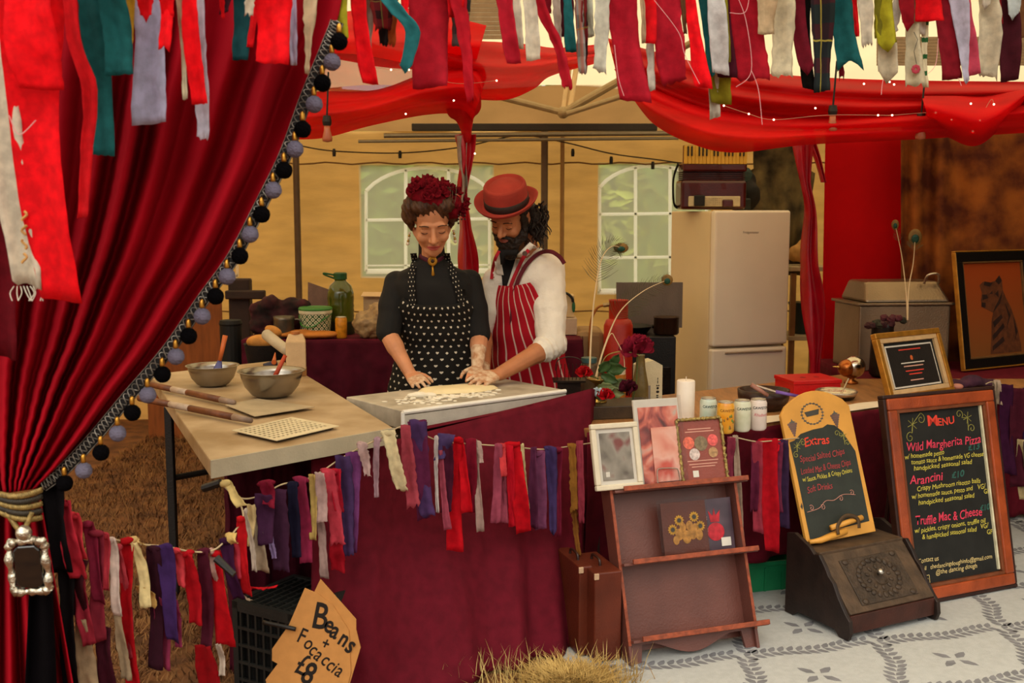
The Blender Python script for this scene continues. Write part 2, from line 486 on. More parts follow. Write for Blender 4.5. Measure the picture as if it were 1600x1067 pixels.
for i, (x, y, z, r) in enumerate(bushes):
    bush(x, y, z, r, i, ('green bush of the near row outside the tent windows, ' + words_[i]) if i < 5 else ('taller green bush of the far row outside the tent, ' + ('leftmost', 'second from the left', 'third from the left', 'rightmost')[i - 5]))

# patterned floor mat
mat_rz = R(14)
mo = Pz(925, 1032, 0)
t = thing('floor_mat', 'pale woven outdoor mat printed with grey leafy lattice, lying under the chalkboards', 'mat', xf((mo.x, mo.y, 0), mat_rz))
ob('woven_sheet', MB().box((1.6, 0.35, 0.004), (3.4, 1.9, 0.008)), mat('mat_pale', 'b3b5b2', rough=0.8, var=0.05, scale=40, bump=0.35, bscale=300), t, bevel=0.002)
sg = MB()
def leafq(c, a, ln):
    d = V((cos(a), sin(a), 0)); s = V((-sin(a), cos(a), 0)); c = V(c)
    pts = [c, c + d * ln * .35 + s * ln * .24, c + d * ln * .75 + s * ln * .16, c + d * ln, c + d * ln * .75 - s * ln * .16, c + d * ln * .35 - s * ln * .24]
    sg.add([(p.x, p.y, 0.0086) for p in pts], [(0, 1, 2, 3, 4, 5)])
def inside(x, y): return -0.07 < x < 3.27 and -0.57 < y < 1.27
def sprig(a, b):
    a = V(a); b = V(b); L = (b - a).length; n = int(L / 0.033); an = atan2((b - a).y, (b - a).x)
    s = V((-(b - a).y, (b - a).x, 0)).normalized()
    for k in range(n):
        t_ = k / n; c = a + (b - a) * t_ + s * 0.012 * sin(t_ * 9)
        if not inside(c.x, c.y) or not inside(c.x + 0.05, c.y + 0.04): continue
        leafq(c, an + 0.8, 0.054); leafq(c, an - 0.8, 0.054)
for k in range(-3, 7):
    for j in range(-2, 4):
        o_ = V((k * 0.54 + j * 0.16, j * 0.40 - 0.12, 0))
        sprig(o_, o_ + V((0.52, 0.02, 0))); sprig(o_ + V((0.02, 0.03, 0)), o_ + V((0.17, 0.38, 0)))
        c = o_ + V((0.34, 0.20, 0))
        if inside(c.x - .06, c.y - .06) and inside(c.x + .06, c.y + .06):
            for q in range(4): leafq(c + V((cos(q * pi / 2 + .6) * .014, sin(q * pi / 2 + .6) * .014, 0)), q * pi / 2 + .6, 0.07)
ob('printed_sprigs', sg, mat('mat_grey_print', '77777a', rough=0.85, var=0.15, bump=0), t, kind='stuff', label='grey printed leaf sprigs')

# grass and straw
def blades(name, n, area, h, cols, label, cat, lay=0.5, seed=1, wd=0.003):
    rnd = random.Random(seed); mb = MB()
    for k in range(n):
        x, y, z0 = area(rnd); hh = h * rnd.uniform(0.4, 1.3); a = rnd.uniform(0, 2 * pi); ll = rnd.uniform(0, lay) * hh * 2
        dx, dy = cos(a) * ll, sin(a) * ll; sx, sy = -sin(a) * wd, cos(a) * wd
        b = V((x, y, z0)); md = b + V((dx * .5, dy * .5, hh * .65)); tp = b + V((dx, dy, hh))
        mb.add([b - V((sx, sy, 0)), b + V((sx, sy, 0)), md + V((sx, sy, 0)) * .8, md - V((sx, sy, 0)) * .8, tp], [(0, 1, 2, 3), (3, 2, 4)])
    return ob(name, mb, mat(name + '_m', cols[0], var=0.3, scale=6, rough=0.9, col2=cols[1], bump=0), kind='stuff', label=label, cat=cat)
blades('dry_grass', 22000, lambda r: (r.uniform(-2.6, -0.5), r.uniform(3.3, 7.8), 0), 0.035, ('5d3a1e', '8c6236'), 'short dry brown grass on the ground under the left table', 'grass', 0.9)
def hay(r):
    a = r.gauss(0, 0.085); b = r.gauss(0, 0.06); c = Pz(893, 1072, 0.03)
    return (c.x + a, c.y + b * 1.1 - 0.0, max(0, 0.05 * math.exp(-(a * a + b * b) / 0.02) - r.uniform(0, 0.02)))
blades('straw', 3600, hay, 0.05, ('a88038', 'cfb06a'), 'heap of golden straw at the foot of the maroon cloth', 'straw', 1.3, 3, 0.0016)
blades('straw_wisps', 260, lambda r: ((lambda p: (p.x, p.y, 0))(Pz(r.uniform(640, 1000), r.uniform(1050, 1075), 0))), 0.10, ('a88a48', 'd2ba78'), 'loose straw wisps sticking up along the cloth hem', 'straw', 0.5, 5, 0.0014)
# ------------------------------------------------------------ tables and the maroon cloth
maroon = cloth('60101f', trl=0.1, var=0.14, scale=25)
maroon_d = cloth('4a0f20', trl=0.1)
tabtop = mat('floured_tabletop', '94764e', rough=0.5, var=0.12, scale=4, bump=0.1, bscale=60, col2='b89f7c')
TZ = 0.86
FL, FR, BR = Pz(328, 719, TZ), Pz(615, 668, TZ), Pz(440, 562, TZ)
BL = FL + (BR - FR)
t = thing('folding_table', 'left work table with pale flour-dusted top on black metal legs', 'table', ((FL.x + BR.x) / 2, (FL.y + BR.y) / 2, 0))
dn = V((0, 0, -0.055))
ob('tabletop', MB().hexa([FL + dn, FR + dn, BR + dn, BL + dn], [FL, FR, BR, BL]), tabtop, t, world=True, bevel=0.006)
rim = V((FR - FL)).normalized(); rn = V((rim.y, -rim.x, 0))
ob('edge_strip', MB().hexa([FL + dn + rn * .006, FR + dn + rn * .006, FR + dn + rn * .001, FL + dn + rn * .001], [FL + rn * .006, FR + rn * .006, FR + rn * .001, FL + rn * .001]), mat('edge_pale', 'b3a98e', rough=0.4, var=0.05), t, world=True, label='pale front edge strip')
def on_table(s, q, z=0.0): return FL + (FR - FL) * s + (BL - FL) * q + V((0, 0, z))
for s, q in ((0.22, 0.22), (0.9, 0.22), (0.03, 0.70), (0.95, 0.70)):
    a = on_table(s, q); ob('leg', MB().box((a.x, a.y, (TZ - .055) / 2), (0.032, 0.032, TZ - 0.056)), blackm, t, world=True, bevel=0.004)
a, b = on_table(0.03, 0.70, -0.36), on_table(0.95, 0.70, -0.36)
ob('crossbar', MB().tube([a, b], 0.013, 8), blackm, t, world=True)
a, b = on_table(0.22, 0.22, -0.12), on_table(0.9, 0.22, -0.12)
ob('crossbar', MB().tube([a, b], 0.013, 8), blackm, t, world=True)

# counter under the kneading board
KZ = 0.87
K_FL, K_FR, K_BL = Pz(628, 642, KZ), Pz(882, 609, KZ), Pz(541, 620, KZ)
K_BR = K_FR + (K_BL - K_FL)
kx = (K_FR - K_FL).normalized(); ky = (K_BL - K_FL).normalized()
CZ = 0.80
t = thing('counter_table', 'dark counter table under the kneading board, behind the maroon cloth', 'table', ((K_FL.x + K_BR.x) / 2, (K_FL.y + K_BR.y) / 2, 0))
c0 = K_FL + kx * 0.05 + ky * 0.02; c1 = K_FR + kx * 0.02 + ky * .02; c2 = K_FR + ky * 0.34; c3 = K_FL + kx * 0.05 + ky * 0.34
def zz(p, z): return V((p.x, p.y, z))
ob('tabletop', MB().hexa([zz(p, CZ - .04) for p in (c0, c1, c2, c3)], [zz(p, CZ - 0.002) for p in (c0, c1, c2, c3)]), mat('dark_board', '1e1412', rough=0.6, var=0.2), t, world=True)
for p in (c0 + (kx + ky) * .05, c1 + (ky - kx) * .05, c2 - (kx + ky) * .05, c3 + (kx - ky) * .05):
    ob('leg', MB().box((p.x, p.y, (CZ - .04) / 2), (0.03, 0.03, CZ - 0.045)), blackm, t, world=True)
t = thing('kneading_board', 'thick white kneading board with pale aluminium rim in front of the two people', 'board', zz((K_FL + K_BR) / 2, CZ))
b4 = [K_FL, K_FR, K_BR, K_BL]
ob('slab', MB().hexa([zz(p, CZ) for p in b4], [zz(p, KZ) for p in b4]), mat('floured_board', 'a59a86', rough=0.5, var=0.14, scale=8, bump=0.1, bscale=60, col2='c4baa6'), t, world=True, bevel=0.003)
o_ = -ky * 0.010
ob('rim', MB().hexa([zz(K_FL + o_, CZ - .004), zz(K_FR + o_, CZ - .004), zz(K_FR - ky * .001, CZ - .004), zz(K_FL - ky * .001, CZ - .004)], [zz(K_FL + o_, KZ - .016), zz(K_FR + o_, KZ - .016), zz(K_FR - ky * .001, KZ - .016), zz(K_FL - ky * .001, KZ - .016)]), mat('rim_pale', 'c9c4b4', rough=0.35, metal=0.2, var=0.08), t, world=True)
ob('rim_lip', MB().tube([zz(K_FL - ky * .006, KZ - .005), zz(K_FR - ky * .006, KZ - .005)], 0.009, 8), mat('lip_white', 'e6e2d6', rough=0.4, var=0.04), t, world=True)
ob('rim_lip', MB().tube([zz(K_FL - ky * .006, KZ - .005), zz(K_FL - ky * .006, CZ)], 0.008, 8), MC['lip_white'], t, world=True)

# one long cloth hung round the front of the counter
def skirt(path, ztop, zbot, folds, amp, mb=None, nu=150, nv=26, seed=0, lift=0.0):
    mb = mb or MB()
    L = [V(p) for p in path]
    def fn(u, v):
        x, y, zt = poly_at([tuple(p) for p in L], u)
        x2, y2, _ = poly_at([tuple(p) for p in L], min(1, u + 0.01)); x1, y1, _ = poly_at([tuple(p) for p in L], max(0, u - 0.01))
        tg = V((x2 - x1, y2 - y1, 0)).normalized(); nn = V((tg.y, -tg.x, 0))
        k = amp * (v ** 0.8) * (sin(u * folds * 2 * pi + 1.7 * sin(u * 9 + seed) + v * 0.6) + 0.5 * NZ.noise(V((u * 14 + seed, v * 1.5, 3)))) + 0.006 * NZ.noise(V((u * 40, v * 9, seed)))
        z = lerp(zt, zbot + 0.006 * sin(u * 40), v)
        p = V((x, y, z)) + nn * (k + lift * v)
        return p
    return mb.grid(fn, nu, nv)
s0 = zz(on_table(0.16, 0.18), 0.80); s1 = zz(on_table(1.0, 0.15), 0.80)
s2 = zz(K_FL - ky * 0.03, 0.79); sR = Pz(925, 607, 0.915)
s3 = P(925, 607, 4.30); s3b = Pz(902, 1012, 0.012); s2b = Pz(552, 1098, 0.012)
t = thing('tablecloth', 'long plain maroon cloth hanging to the ground in front of the kneading board', 'tablecloth', (s2.x, s2.y, 0))
mid = s2.lerp(s3, 0.5); mid.z = s2.z * .45 + s3.z * .55 - 0.015
tops = [zz(on_table(.55, .05), .79), zz(on_table(.98, .05), .79), s2.lerp(s3, .25) + V((0, 0, -.01)), mid, s3, s3 + V((0.03, 0.16, -0.03))]
bots = [s2b + V((-.12, -.10, 0)), s2b, s2b.lerp(s3b, .25) + V((0, -.03, 0)), s2b.lerp(s3b, .5) + V((0, -.06, 0)), s3b, s3b + V((0.03, 0.30, 0))]
def front_cloth(u, v):
    a_ = V(poly_at([tuple(p) for p in tops], u)); ub = lerp(u, u ** 1.0, v); b_ = V(poly_at([tuple(p) for p in bots], ub))
    p = a_.lerp(b_, v)
    p += V((0.5, -0.85, 0)) * (v ** .8) * (0.026 * sin(u * 37 + 1.7 * sin(u * 9) + v * .6) + 0.02 * NZ.noise(V((u * 12, v * 2, 3)))) + V((0, 1, 0)) * 0.006 * NZ.noise(V((u * 30, v * 9, 1)))
    p.z = max(0.008, p.z)
    return p
ob('hanging_cloth', MB().grid(front_cloth, 150, 40), maroon, t, world=True, smooth=True, solid=0.002)
# the part that lies back over the counter to the board
def overtop(u, v):
    a = K_FL.lerp(K_FR, u) - ky * 0.012; a.z = CZ - 0.012 + 0.02 * u
    x, y, z = poly_at([tuple(s2), tuple(mid), tuple(s3)], u); b = V((x, y, z))
    p = a.lerp(b, v); p.z += 0.012 * sin(pi * v)
    return p
ob('cloth_top', MB().grid(overtop, 40, 8), maroon, t, world=True, smooth=True, solid=0.002)
t = thing('tablecloth', 'dark maroon cloth skirt hanging under the front of the left work table', 'tablecloth', (s0.x, s0.y, 0))
ob('hanging_cloth', skirt([s0 + V((-.04, .12, 0)), s0, s1], 0, 0.012, 8, 0.02, seed=5, lift=-0.02), maroon_d, t, world=True, smooth=True, solid=0.002)

# right display table
RZ = 0.75
pts = [Pz(935, 672, RZ), Pz(1235, 664, RZ), Pz(1700, 640, RZ)]
r0 = Pz(985, 690, RZ); r1 = Pz(1680, 592, RZ)
rx = (r1 - r0).normalized(); ry = V((-rx.y, rx.x, 0))
tr_ = thing('display_table', 'long table on the right carrying cans, bowls and framed pictures, cloth in front', 'table', zz((r0 + r1) / 2, 0))
dep = 0.74
rk = r0 + rx * .30
bq = [r0 + ry * .24, r1, r1 + ry * dep, r0 + ry * dep]
poly = [r0 + ry * .24, rk + ry * .24, rk, r1, r1 + ry * dep, r0 + ry * dep]
ob('tabletop', MB().add([zz(p, RZ - .035) for p in poly] + [zz(p, RZ) for p in poly], [(5, 4, 3, 2, 1, 0), (6, 7, 8, 9, 10, 11)] + [(i, (i + 1) % 6, 6 + (i + 1) % 6, 6 + i) for i in range(6)]), mat('wood_pale_top', '9a6a3c', rough=0.5, var=0.2, scale=6, stretch=(8, 1, 1)), tr_, world=True, bevel=0.004)
for p in (bq[0] + (rx + ry) * .06, bq[1] + (ry - rx) * .06, bq[2] - (rx + ry) * .06, bq[3] + (rx - ry) * .06):
    ob('leg', MB().box((p.x, p.y, (RZ - .035) / 2), (0.04, 0.04, RZ - 0.04)), mat('dark_wood', '2c1710', rough=0.5, var=0.3), tr_, world=True)
# white paper runner along its front edge
t = thing('table_runner', 'strip of white paper along the front edge of the right table under the cans', 'runner', zz(r0 + rx * .5, RZ))
ob('paper', MB().grid(lambda u, v: zz(r0 + rx * lerp(0.32, 1.6, u) + ry * lerp(-0.012, 0.09 + .01 * sin(u * 25), v), RZ + 0.002), 30, 3), mat('paper_white', 'd9cbb2', rough=0.8, var=0.06), t, world=True, solid=0.0015)
t = thing('tablecloth', 'maroon cloth along the front of the right table, behind the chalkboards', 'tablecloth', zz(r0 + rx * .8, 0))
f0 = zz(r0 - ry * .014, RZ - 0.006)
ob('hanging_cloth', skirt([f0 + ry * .26 - rx * .02, f0 + ry * .26 + rx * .27, f0 + rx * .31, f0 + rx * 0.6 - V((0, 0, .01)), f0 + rx * 1.0, f0 + rx * 1.9], 0, 0.17, 12, 0.014, seed=8, lift=-0.02), maroon, t, world=True, smooth=True, solid=0.002)

t = thing('side_table', 'second table behind, covered in dark maroon cloth under the chafing dish and tiger picture', 'table', (P(1500, 0, 5.9).x, 5.9, 0))
xa, xb = P(1335, 0, 5.8).x, P(1720, 0, 5.8).x
ob('tabletop', MB().box(((xa + xb) / 2, 5.88, RZ - .02), (xb - xa, .74, .036)), MC['dark_wood'], t, world=True)
ob('cloth_top', MB().grid(lambda u, v: V((lerp(xa - .01, xb, u), lerp(5.50, 6.25, v), RZ)), 20, 4), maroon, t, world=True, solid=.003)
ob('hanging_cloth', skirt([V((xa - .01, 6.2, RZ)), V((xa - .01, 5.5, RZ)), V((xb, 5.5, RZ))], 0, 0.03, 16, 0.015, seed=11), maroon, t, world=True, smooth=True, solid=0.002)
for x in (xa + .05, xb - .05):
    for y in (5.56, 6.2): ob('leg', MB().box((x, y, .355), (.04, .04, .70)), MC['dark_wood'], t, world=True)

# back counter
t = thing('back_counter', 'counter against the back wall draped with dark maroon cloth', 'counter', (P(650, 500, 6.1).x, 6.2, 0))
bz = 0.90; bx0, bx1 = P(384, 525, 6).x, P(908, 525, 6).x
ob('cloth_top', MB().grid(lambda u, v: V((lerp(bx0, bx1, u), lerp(5.9, 6.55, v), bz + 0.003 * NZ.noise(V((u * 20, v * 8, 0))))), 40, 8), cloth('5c1426', trl=0.05, var=0.2, scale=14), t, world=True, smooth=True, solid=0.003)
ob('hanging_cloth', skirt([V((bx0, 5.9, bz)), V((bx1, 5.9, bz)), V((bx1 + 0.03, 6.3, bz))], 0, 0.42, 14, 0.02, seed=3), cloth('4c0f20', trl=0.05, var=0.2, scale=14), t, world=True, smooth=True, solid=0.003)
ob('underframe', MB().box(((bx0 + bx1) / 2, 6.25, 0.44), (bx1 - bx0 - 0.1, 0.5, 0.86)), mat('very_dark', '140d0b', rough=0.8, var=0.2), t, world=True)

# ------------------------------------------------------------ fridge
fz = 1.605
fq = P(1118.5, 330, 6.85)
FM = xf((fq.x, fq.y, 0), R(19))
t = thing('fridge_freezer', 'tall off-white fridge freezer with an accordion on top', 'fridge', FM)
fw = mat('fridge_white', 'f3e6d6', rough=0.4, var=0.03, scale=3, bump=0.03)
fs_ = mat('fridge_side_warm_lit', 'e8d3ac', rough=0.5, var=0.03, scale=3, bump=0.03)  # off-white side; the warm light on it is put into this beige
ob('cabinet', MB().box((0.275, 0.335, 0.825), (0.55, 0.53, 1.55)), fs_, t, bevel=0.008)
zs = 1.6 - 213 * 6.9 / 1700
ob('upper_door', MB().box((0.275, 0.035, (zs + .008 + fz) / 2), (0.55, 0.06, fz - zs - 0.008)), fw, t, bevel=0.014)
d_ = ob('lower_door', MB().box((0.275, 0.035, (0.06 + zs - .008) / 2), (0.55, 0.06, zs - 0.068)), fw, t, bevel=0.014)
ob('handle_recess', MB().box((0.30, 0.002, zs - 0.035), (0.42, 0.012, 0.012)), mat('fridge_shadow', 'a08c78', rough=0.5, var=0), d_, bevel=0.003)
ob('foot_plinth', MB().box((0.275, 0.32, 0.026), (0.53, 0.5, 0.052)), blackm, t)
text('brand_lettering', 'Fridgemaster', t, 0.20, fz - 0.145, 0.022, mat('badge_grey', '5a4a40', var=0, bump=0), y=0.0035)

# accordion standing on the fridge
acx = FM.inverted() @ P(1128, 329, 6.95)
t = thing('accordion', 'dark red piano accordion with yellowed keys, sitting on the fridge', 'accordion', FM @ MX.Translation((acx.x, acx.y + 0.1, fz)) @ MX.Rotation(R(-14), 4, 'Z'))
acr = mat('accordion_red', '4a1512', rough=0.25, var=0.2, scale=5, coat=0.4); key = mat('aged_keys', 'd9a83c', rough=0.35, var=0.06)
W = 0.43
ob('bass_body', MB().box((0, 0.09, 0.10), (W, 0.17, 0.19)), acr, t, bevel=0.02)
ob('bellows', MB().box((0, 0.10, 0.225), (W - 0.04, 0.14, 0.06)), mat('bellows_dark', '2a0f0e', rough=0.7, var=0.2), t)
be = MB()
for k in range(5): be.box((0, 0.1, 0.2 + k * 0.012), (W - 0.02, 0.155, 0.005))
ob('bellows_folds', be, acr, t, kind='stuff')
ob('treble_body', MB().box((0, 0.06, 0.275), (W - 0.01, 0.14, 0.055)), acr, t, bevel=0.012)
kb = ob('keyboard', MB().box((0, 0.012, 0.357), (W - 0.02, 0.03, 0.11)), mat('key_bed', '6a3a18', rough=0.5), t)
for k in range(17):
    x = -W / 2 + 0.022 + k * (W - 0.044) / 16
    ob('white_key', MB().box((x, -0.008, 0.352), ((W - 0.044) / 16 - 0.0015, 0.012, 0.115)), key, kb, bevel=0.002)
    if k % 7 not in (2, 6) and k < 16: ob('black_key', MB().box((x + 0.0122, -0.018, 0.375), (0.009, 0.012, 0.062)), blackm, kb, bevel=0.002)
pn = ob('bass_panel', MB().box((0, -0.002, 0.058), (0.34, 0.012, 0.066)), mat('pearl_panel', 'cdbd98', rough=0.3, var=0.1), t, bevel=0.01)
ob('bass_strap', MB().box((-0.10, -0.012, 0.062), (0.07, 0.02, 0.07)), blackm, t, bevel=0.006)
ob('register_switch', MB().box((0.085, -0.012, 0.045), (0.07, 0.02, 0.05)), acr, t, bevel=0.008)
gm = MB()
for i in range(9):
    for j in range(4): gm.ball((-0.055 + i * 0.0125, -0.010, 0.04 + j * 0.012), 0.0042, 8, 5)
ob('bass_buttons', gm, mat('button_pale', 'b8a68a', rough=0.3), t, kind='stuff')
ob('shoulder_strap', MB().tube(smoothline([(-W / 2, .1, .30), (-W / 2 - .04, .06, .2), (-W / 2 - .03, .08, .05), (-W / 2, .1, .02)], 12), [(0.012, 0.003)] * 13, 6), blackm, t)
# dark things beside it on the fridge
mx = FM @ MX.Translation((0.36, 0.30, fz))
t = thing('music_stand_clamp', 'small black microphone clamp with a round dial, beside the accordion on the fridge', 'clamp', mx)
ob('base', MB().box((0, 0, 0.04), (0.10, 0.08, 0.08)), mat('clamp_dark', '1d2420', rough=0.5), t, bevel=0.01)
ob('stem', MB().tube([(0, 0, 0.07), (0, 0.0, 0.22)], 0.03, 10), MC['clamp_dark'], t)
ob('dial', MB().lathe([(0.0, 0), (0.045, 0), (0.05, 0.01), (0.045, 0.03), (0.02, 0.034), (0, 0.034)], 20, (0, -0.02, 0.235), MX.Rotation(R(90), 3, 'X')), mat('dial_green', '3a4a44', rough=0.4), t)

# ------------------------------------------------------------ camouflage coat, bag and shelf right of the fridge
t = thing('hanging_coat', 'dark mottled coat hanging behind the fridge, above its right end', 'coat', P(1215, 320, 7.7))
def coat(u, v):
    px = lerp(1176, 1262, u); py = lerp(222, 430, v)
    d = 7.75 + 0.07 * sin(u * 17 + v * 2) * v + 0.05 * sin(v * 6)
    px += 8 * sin(v * 5 + 1) * (u - .5) * 2 + (10 * (u - .5) if v > .2 else -18 * (u - .5))
    return P(px, py, d)
ob('fabric', MB().grid(coat, 30, 30), mat('camo_cloth', '3a2d1a', rough=0.9, var=0.5, scale=7, col2='6b5a38'), t, world=True, smooth=True, solid=0.006)
t = thing('duffel_bag', 'black bag slumped on top of the fridge behind the dial clamp', 'bag', FM @ MX.Translation((0.47, 0.42, fz)))
ob('bag_body', fuse('bag_body', MB().ball((0, 0, 0.10), (0.09, 0.10, 0.11)).ball((0.0, 0.02, 0.19), (0.07, 0.07, 0.08)), mat('bag_black', '17120f', rough=0.8, var=0.3), 0.012, 3, disp=lambda c: 0.008 * NZ.noise(c * 20)), None, t)
t = thing('storage_shelf', 'narrow wooden shelf unit with a pale top, right of the fridge', 'shelf', zz(P(1262, 500, 7.3), 0))
p0 = P(1240, 420, 7.3); p1 = P(1292, 420, 7.3); wx = (p1 - p0).x
shm = mat('shelf_wood', '8a6238', rough=0.6, var=0.2, scale=8)
for z in (p0.z, 0.75, 0.35): ob('shelf_board', MB().box(((p0.x + p1.x) / 2, 7.45, z), (wx + .06, 0.36, 0.03)), mat('shelf_pale', 'b9a888', rough=0.5, var=0.1), t, world=True, bevel=0.003)
for x in (p0.x, p1.x):
    for y in (7.3, 7.6): ob('post', MB().box((x, y, p0.z / 2 - .01), (0.035, 0.035, p0.z - 0.04)), shm, t, world=True)
t = thing('bread_bag', 'crumpled tan paper bag on the shelf right of the fridge', 'bag', P(1250, 408, 7.42))
b_ = P(1253, 410, 7.42)
ob('paper_bag', fuse('paper_bag', MB().ball((0, 0, 0.05), (0.09, 0.07, 0.06)).ball((0.02, 0, 0.09), (0.05, 0.05, 0.06)), mat('tan_paper', 'b98c50', rough=0.8, var=0.15), 0.012, 2, disp=lambda c: 0.01 * NZ.noise(c * 25)), None, t)
t = thing('storage_tub', 'dark green plastic tub on the middle board of the right shelf', 'tub', V(((p0.x + p1.x) / 2, 7.45, 0.766)))
ob('tub', MB().lathe([(0.075, 0), (0.095, 0.2), (0.10, 0.2), (0.10, 0.215), (0, 0.215)], 20), mat('tub_darkgreen', '23302a', rough=0.5, var=0.1), t, smooth=False)
# ------------------------------------------------------------ velvet curtain with pom-pom trim
velvet = mat('red_velvet', '9c081a', rough=0.75, var=0.15, scale=4, bump=0.1, bscale=300, sheen=0.0, spec=0.1, trl=0.04)
CD = 2.72
edge = [(548, -90), (530, 20), (512, 72), (480, 150), (447, 240), (412, 312), (366, 400), (316, 470), (262, 548), (200, 620), (150, 680), (100, 733), (62, 762)]
esm = smoothline([(a, b, 0) for a, b in edge], 120)
tie = (30, 770)
def curtain(u, v):
    e = esm[int(v * 120)] if v < 1 else esm[-1]
    y_top = -90
    lx = lerp(-200, -18, v ** 1.6); ly = lerp(-90, 775, v)
    uu = u
    px = lerp(lx, e.x, uu); py = lerp(ly, e.y, uu) + 40 * sin(pi * uu) * v * (1 - v)
    ph = uu * 10.5 * 2 * pi + 1.3 * sin(uu * 11) + 0.5 * sin(v * 4 + uu * 5)
    s = sin(ph); s = s * (1 - 0.25 * s * s)
    am = lerp(0.12, 0.05, v ** 1.5) * (0.75 + 0.35 * sin(uu * 23)) * min(1, (1 - uu) * 9 + 0.05)
    d = CD - am * s - 0.06 * sin(pi * uu) * v
    return P(px, py, d)
t = thing('velvet_curtain', 'heavy dark red velvet curtain swept to the left and trimmed with pom-poms', 'curtain', zz(P(30, 772, CD), 0.0))
CUR = t
ob('curtain_cloth', MB().grid(curtain, 260, 90), velvet, t, world=True, smooth=True, solid=0.003)
def tail(u, v):
    # below the tie it fans out again
    x0 = lerp(-25, -60, v); x1 = lerp(62, 128, v)
    px = lerp(x0, x1, u); py = lerp(775, 1150, v)
    am = lerp(0.03, 0.06, v)
    s = sin(u * 5 * 2 * pi + 0.8 + 0.4 * v)
    return P(px, py, CD - 0.02 - am * s)
ob('curtain_tail', MB().grid(tail, 90, 30), velvet, t, world=True, smooth=True, solid=0.003)
def lining(u, v):
    px = lerp(lerp(48, 36, v), lerp(80, 92, v), u) ; py = lerp(880, 1150, v)
    return P(px, py, CD - 0.10 + 0.02 * sin(u * 6))
ob('black_lining', MB().grid(lining, 14, 14), mat('black_velvet', '060406', rough=0.95, var=0.2, spec=0.05), t, world=True, smooth=True, solid=0.003, label='black lining fold of the tail')
def blk(u, v):
    px = lerp(lerp(58, 62, v), lerp(96, 122, v), u); py = lerp(755, 895, v)
    return P(px, py, CD + 0.06 - 0.02 * sin(u * 7))
ob('black_fold', MB().grid(blk, 14, 14), MC['black_velvet'], t, world=True, smooth=True, solid=0.003, label='black fold beside the tie')
# braid trim
bp_ = [P(e.x, e.y, CD - 0.035) for e in esm[12:119]]
braid = ob('braid_trim', MB().tube(bp_, [(0.0165, 0.006)] * len(bp_), 8, flat=(1, 0, 0.6)), mat('braid_black', '0d0c0e', rough=0.6, var=0.2), t, world=True)
silver = mat('braid_silver', '8a857a', rough=0.4, metal=0.5, var=0.5, scale=60)
n_ = 900; fine = smoothline(bp_, n_)
for ph in (0, pi):
    zz_ = []
    for k, p in enumerate(fine):
        tg = (fine[min(k + 1, n_)] - fine[max(k - 1, 0)]).normalized(); sd = tg.cross(V((0, 1, 0))).normalized()
        zz_.append(p + sd * 0.0105 * sin(k * 0.33 + ph) + V((0, -0.008 - 0.003 * cos(k * 0.33 + ph), 0)))
    ob('silver_cord', MB().tube(zz_, 0.0014, 5), silver, braid)
for sgn in (-1, 1):
    ed = []
    for k in range(0, n_ + 1, 3):
        p = fine[k]; tg = (fine[min(k + 1, n_)] - fine[max(k - 1, 0)]).normalized(); sd = tg.cross(V((0, 1, 0))).normalized()
        ed.append(p + sd * sgn * 0.0150 + V((0, -0.003, 0)))
    ob('silver_edge', MB().tube(ed, 0.0012, 5), silver, braid)
# pom-poms
poms = [(530, 65), (519, 97), (504, 130), (491, 163), (473, 202), (461, 233), (444, 266), (427, 297), (409, 335), (391, 366), (375, 400), (355, 432), (337, 463), (316, 494), (295, 525), (275, 557), (254, 585), (231, 617), (207, 645), (184, 677), (158, 707), (131, 735), (101, 755)]
gold = mat('gold_cap', 'c8923a', rough=0.3, metal=0.9, var=0.1)
pmat = (mat('pom_black', '070608', rough=1.0, var=0.3, bump=0.6, bscale=700, spec=0.05), mat('pom_grey', '6e6a7c', rough=0.95, var=0.15, bump=0.6, bscale=700, spec=.1))
def pom_mesh(m):
    mb = MB(); mb.ball((0, 0, 0), 0.0205, 26, 18, fuzz=0.045)
    return mesh_of('pompom', mb, m, False)
pms = [pom_mesh(m) for m in pmat]
capm = mesh_of('bead_cap', MB().lathe([(0.0055, 0), (0.0065, 0.006), (0.0062, 0.018), (0.004, 0.022), (0.0015, 0.024)], 12), gold, True)
thm = mat('trim_thread', '2a2424', rough=0.8, var=0)
for i, (x, y) in enumerate(poms):
    c = P(x, y, CD - 0.05)
    o = bpy.data.objects.new('pompom', pms[i % 2]); COL.objects.link(o); o.parent = t
    o.location = c - TM[t.name].translation
    o['label'] = 'grey pom-pom' if i % 2 else 'black pom-pom'
    q = bpy.data.objects.new('bead_cap', capm); COL.objects.link(q); q.parent = o; q.location = (0, 0, 0.019); q['label'] = 'gold cap'
    near = min(bp_, key=lambda b: (b - c - V((0, 0, 0.05))).length)
    th = near - c
    ob('thread', MB().tube([V((0, 0, 0.04)), V((th.x * .5, th.y * .5, 0.047)), V(th)], 0.0016, 5), thm, o)
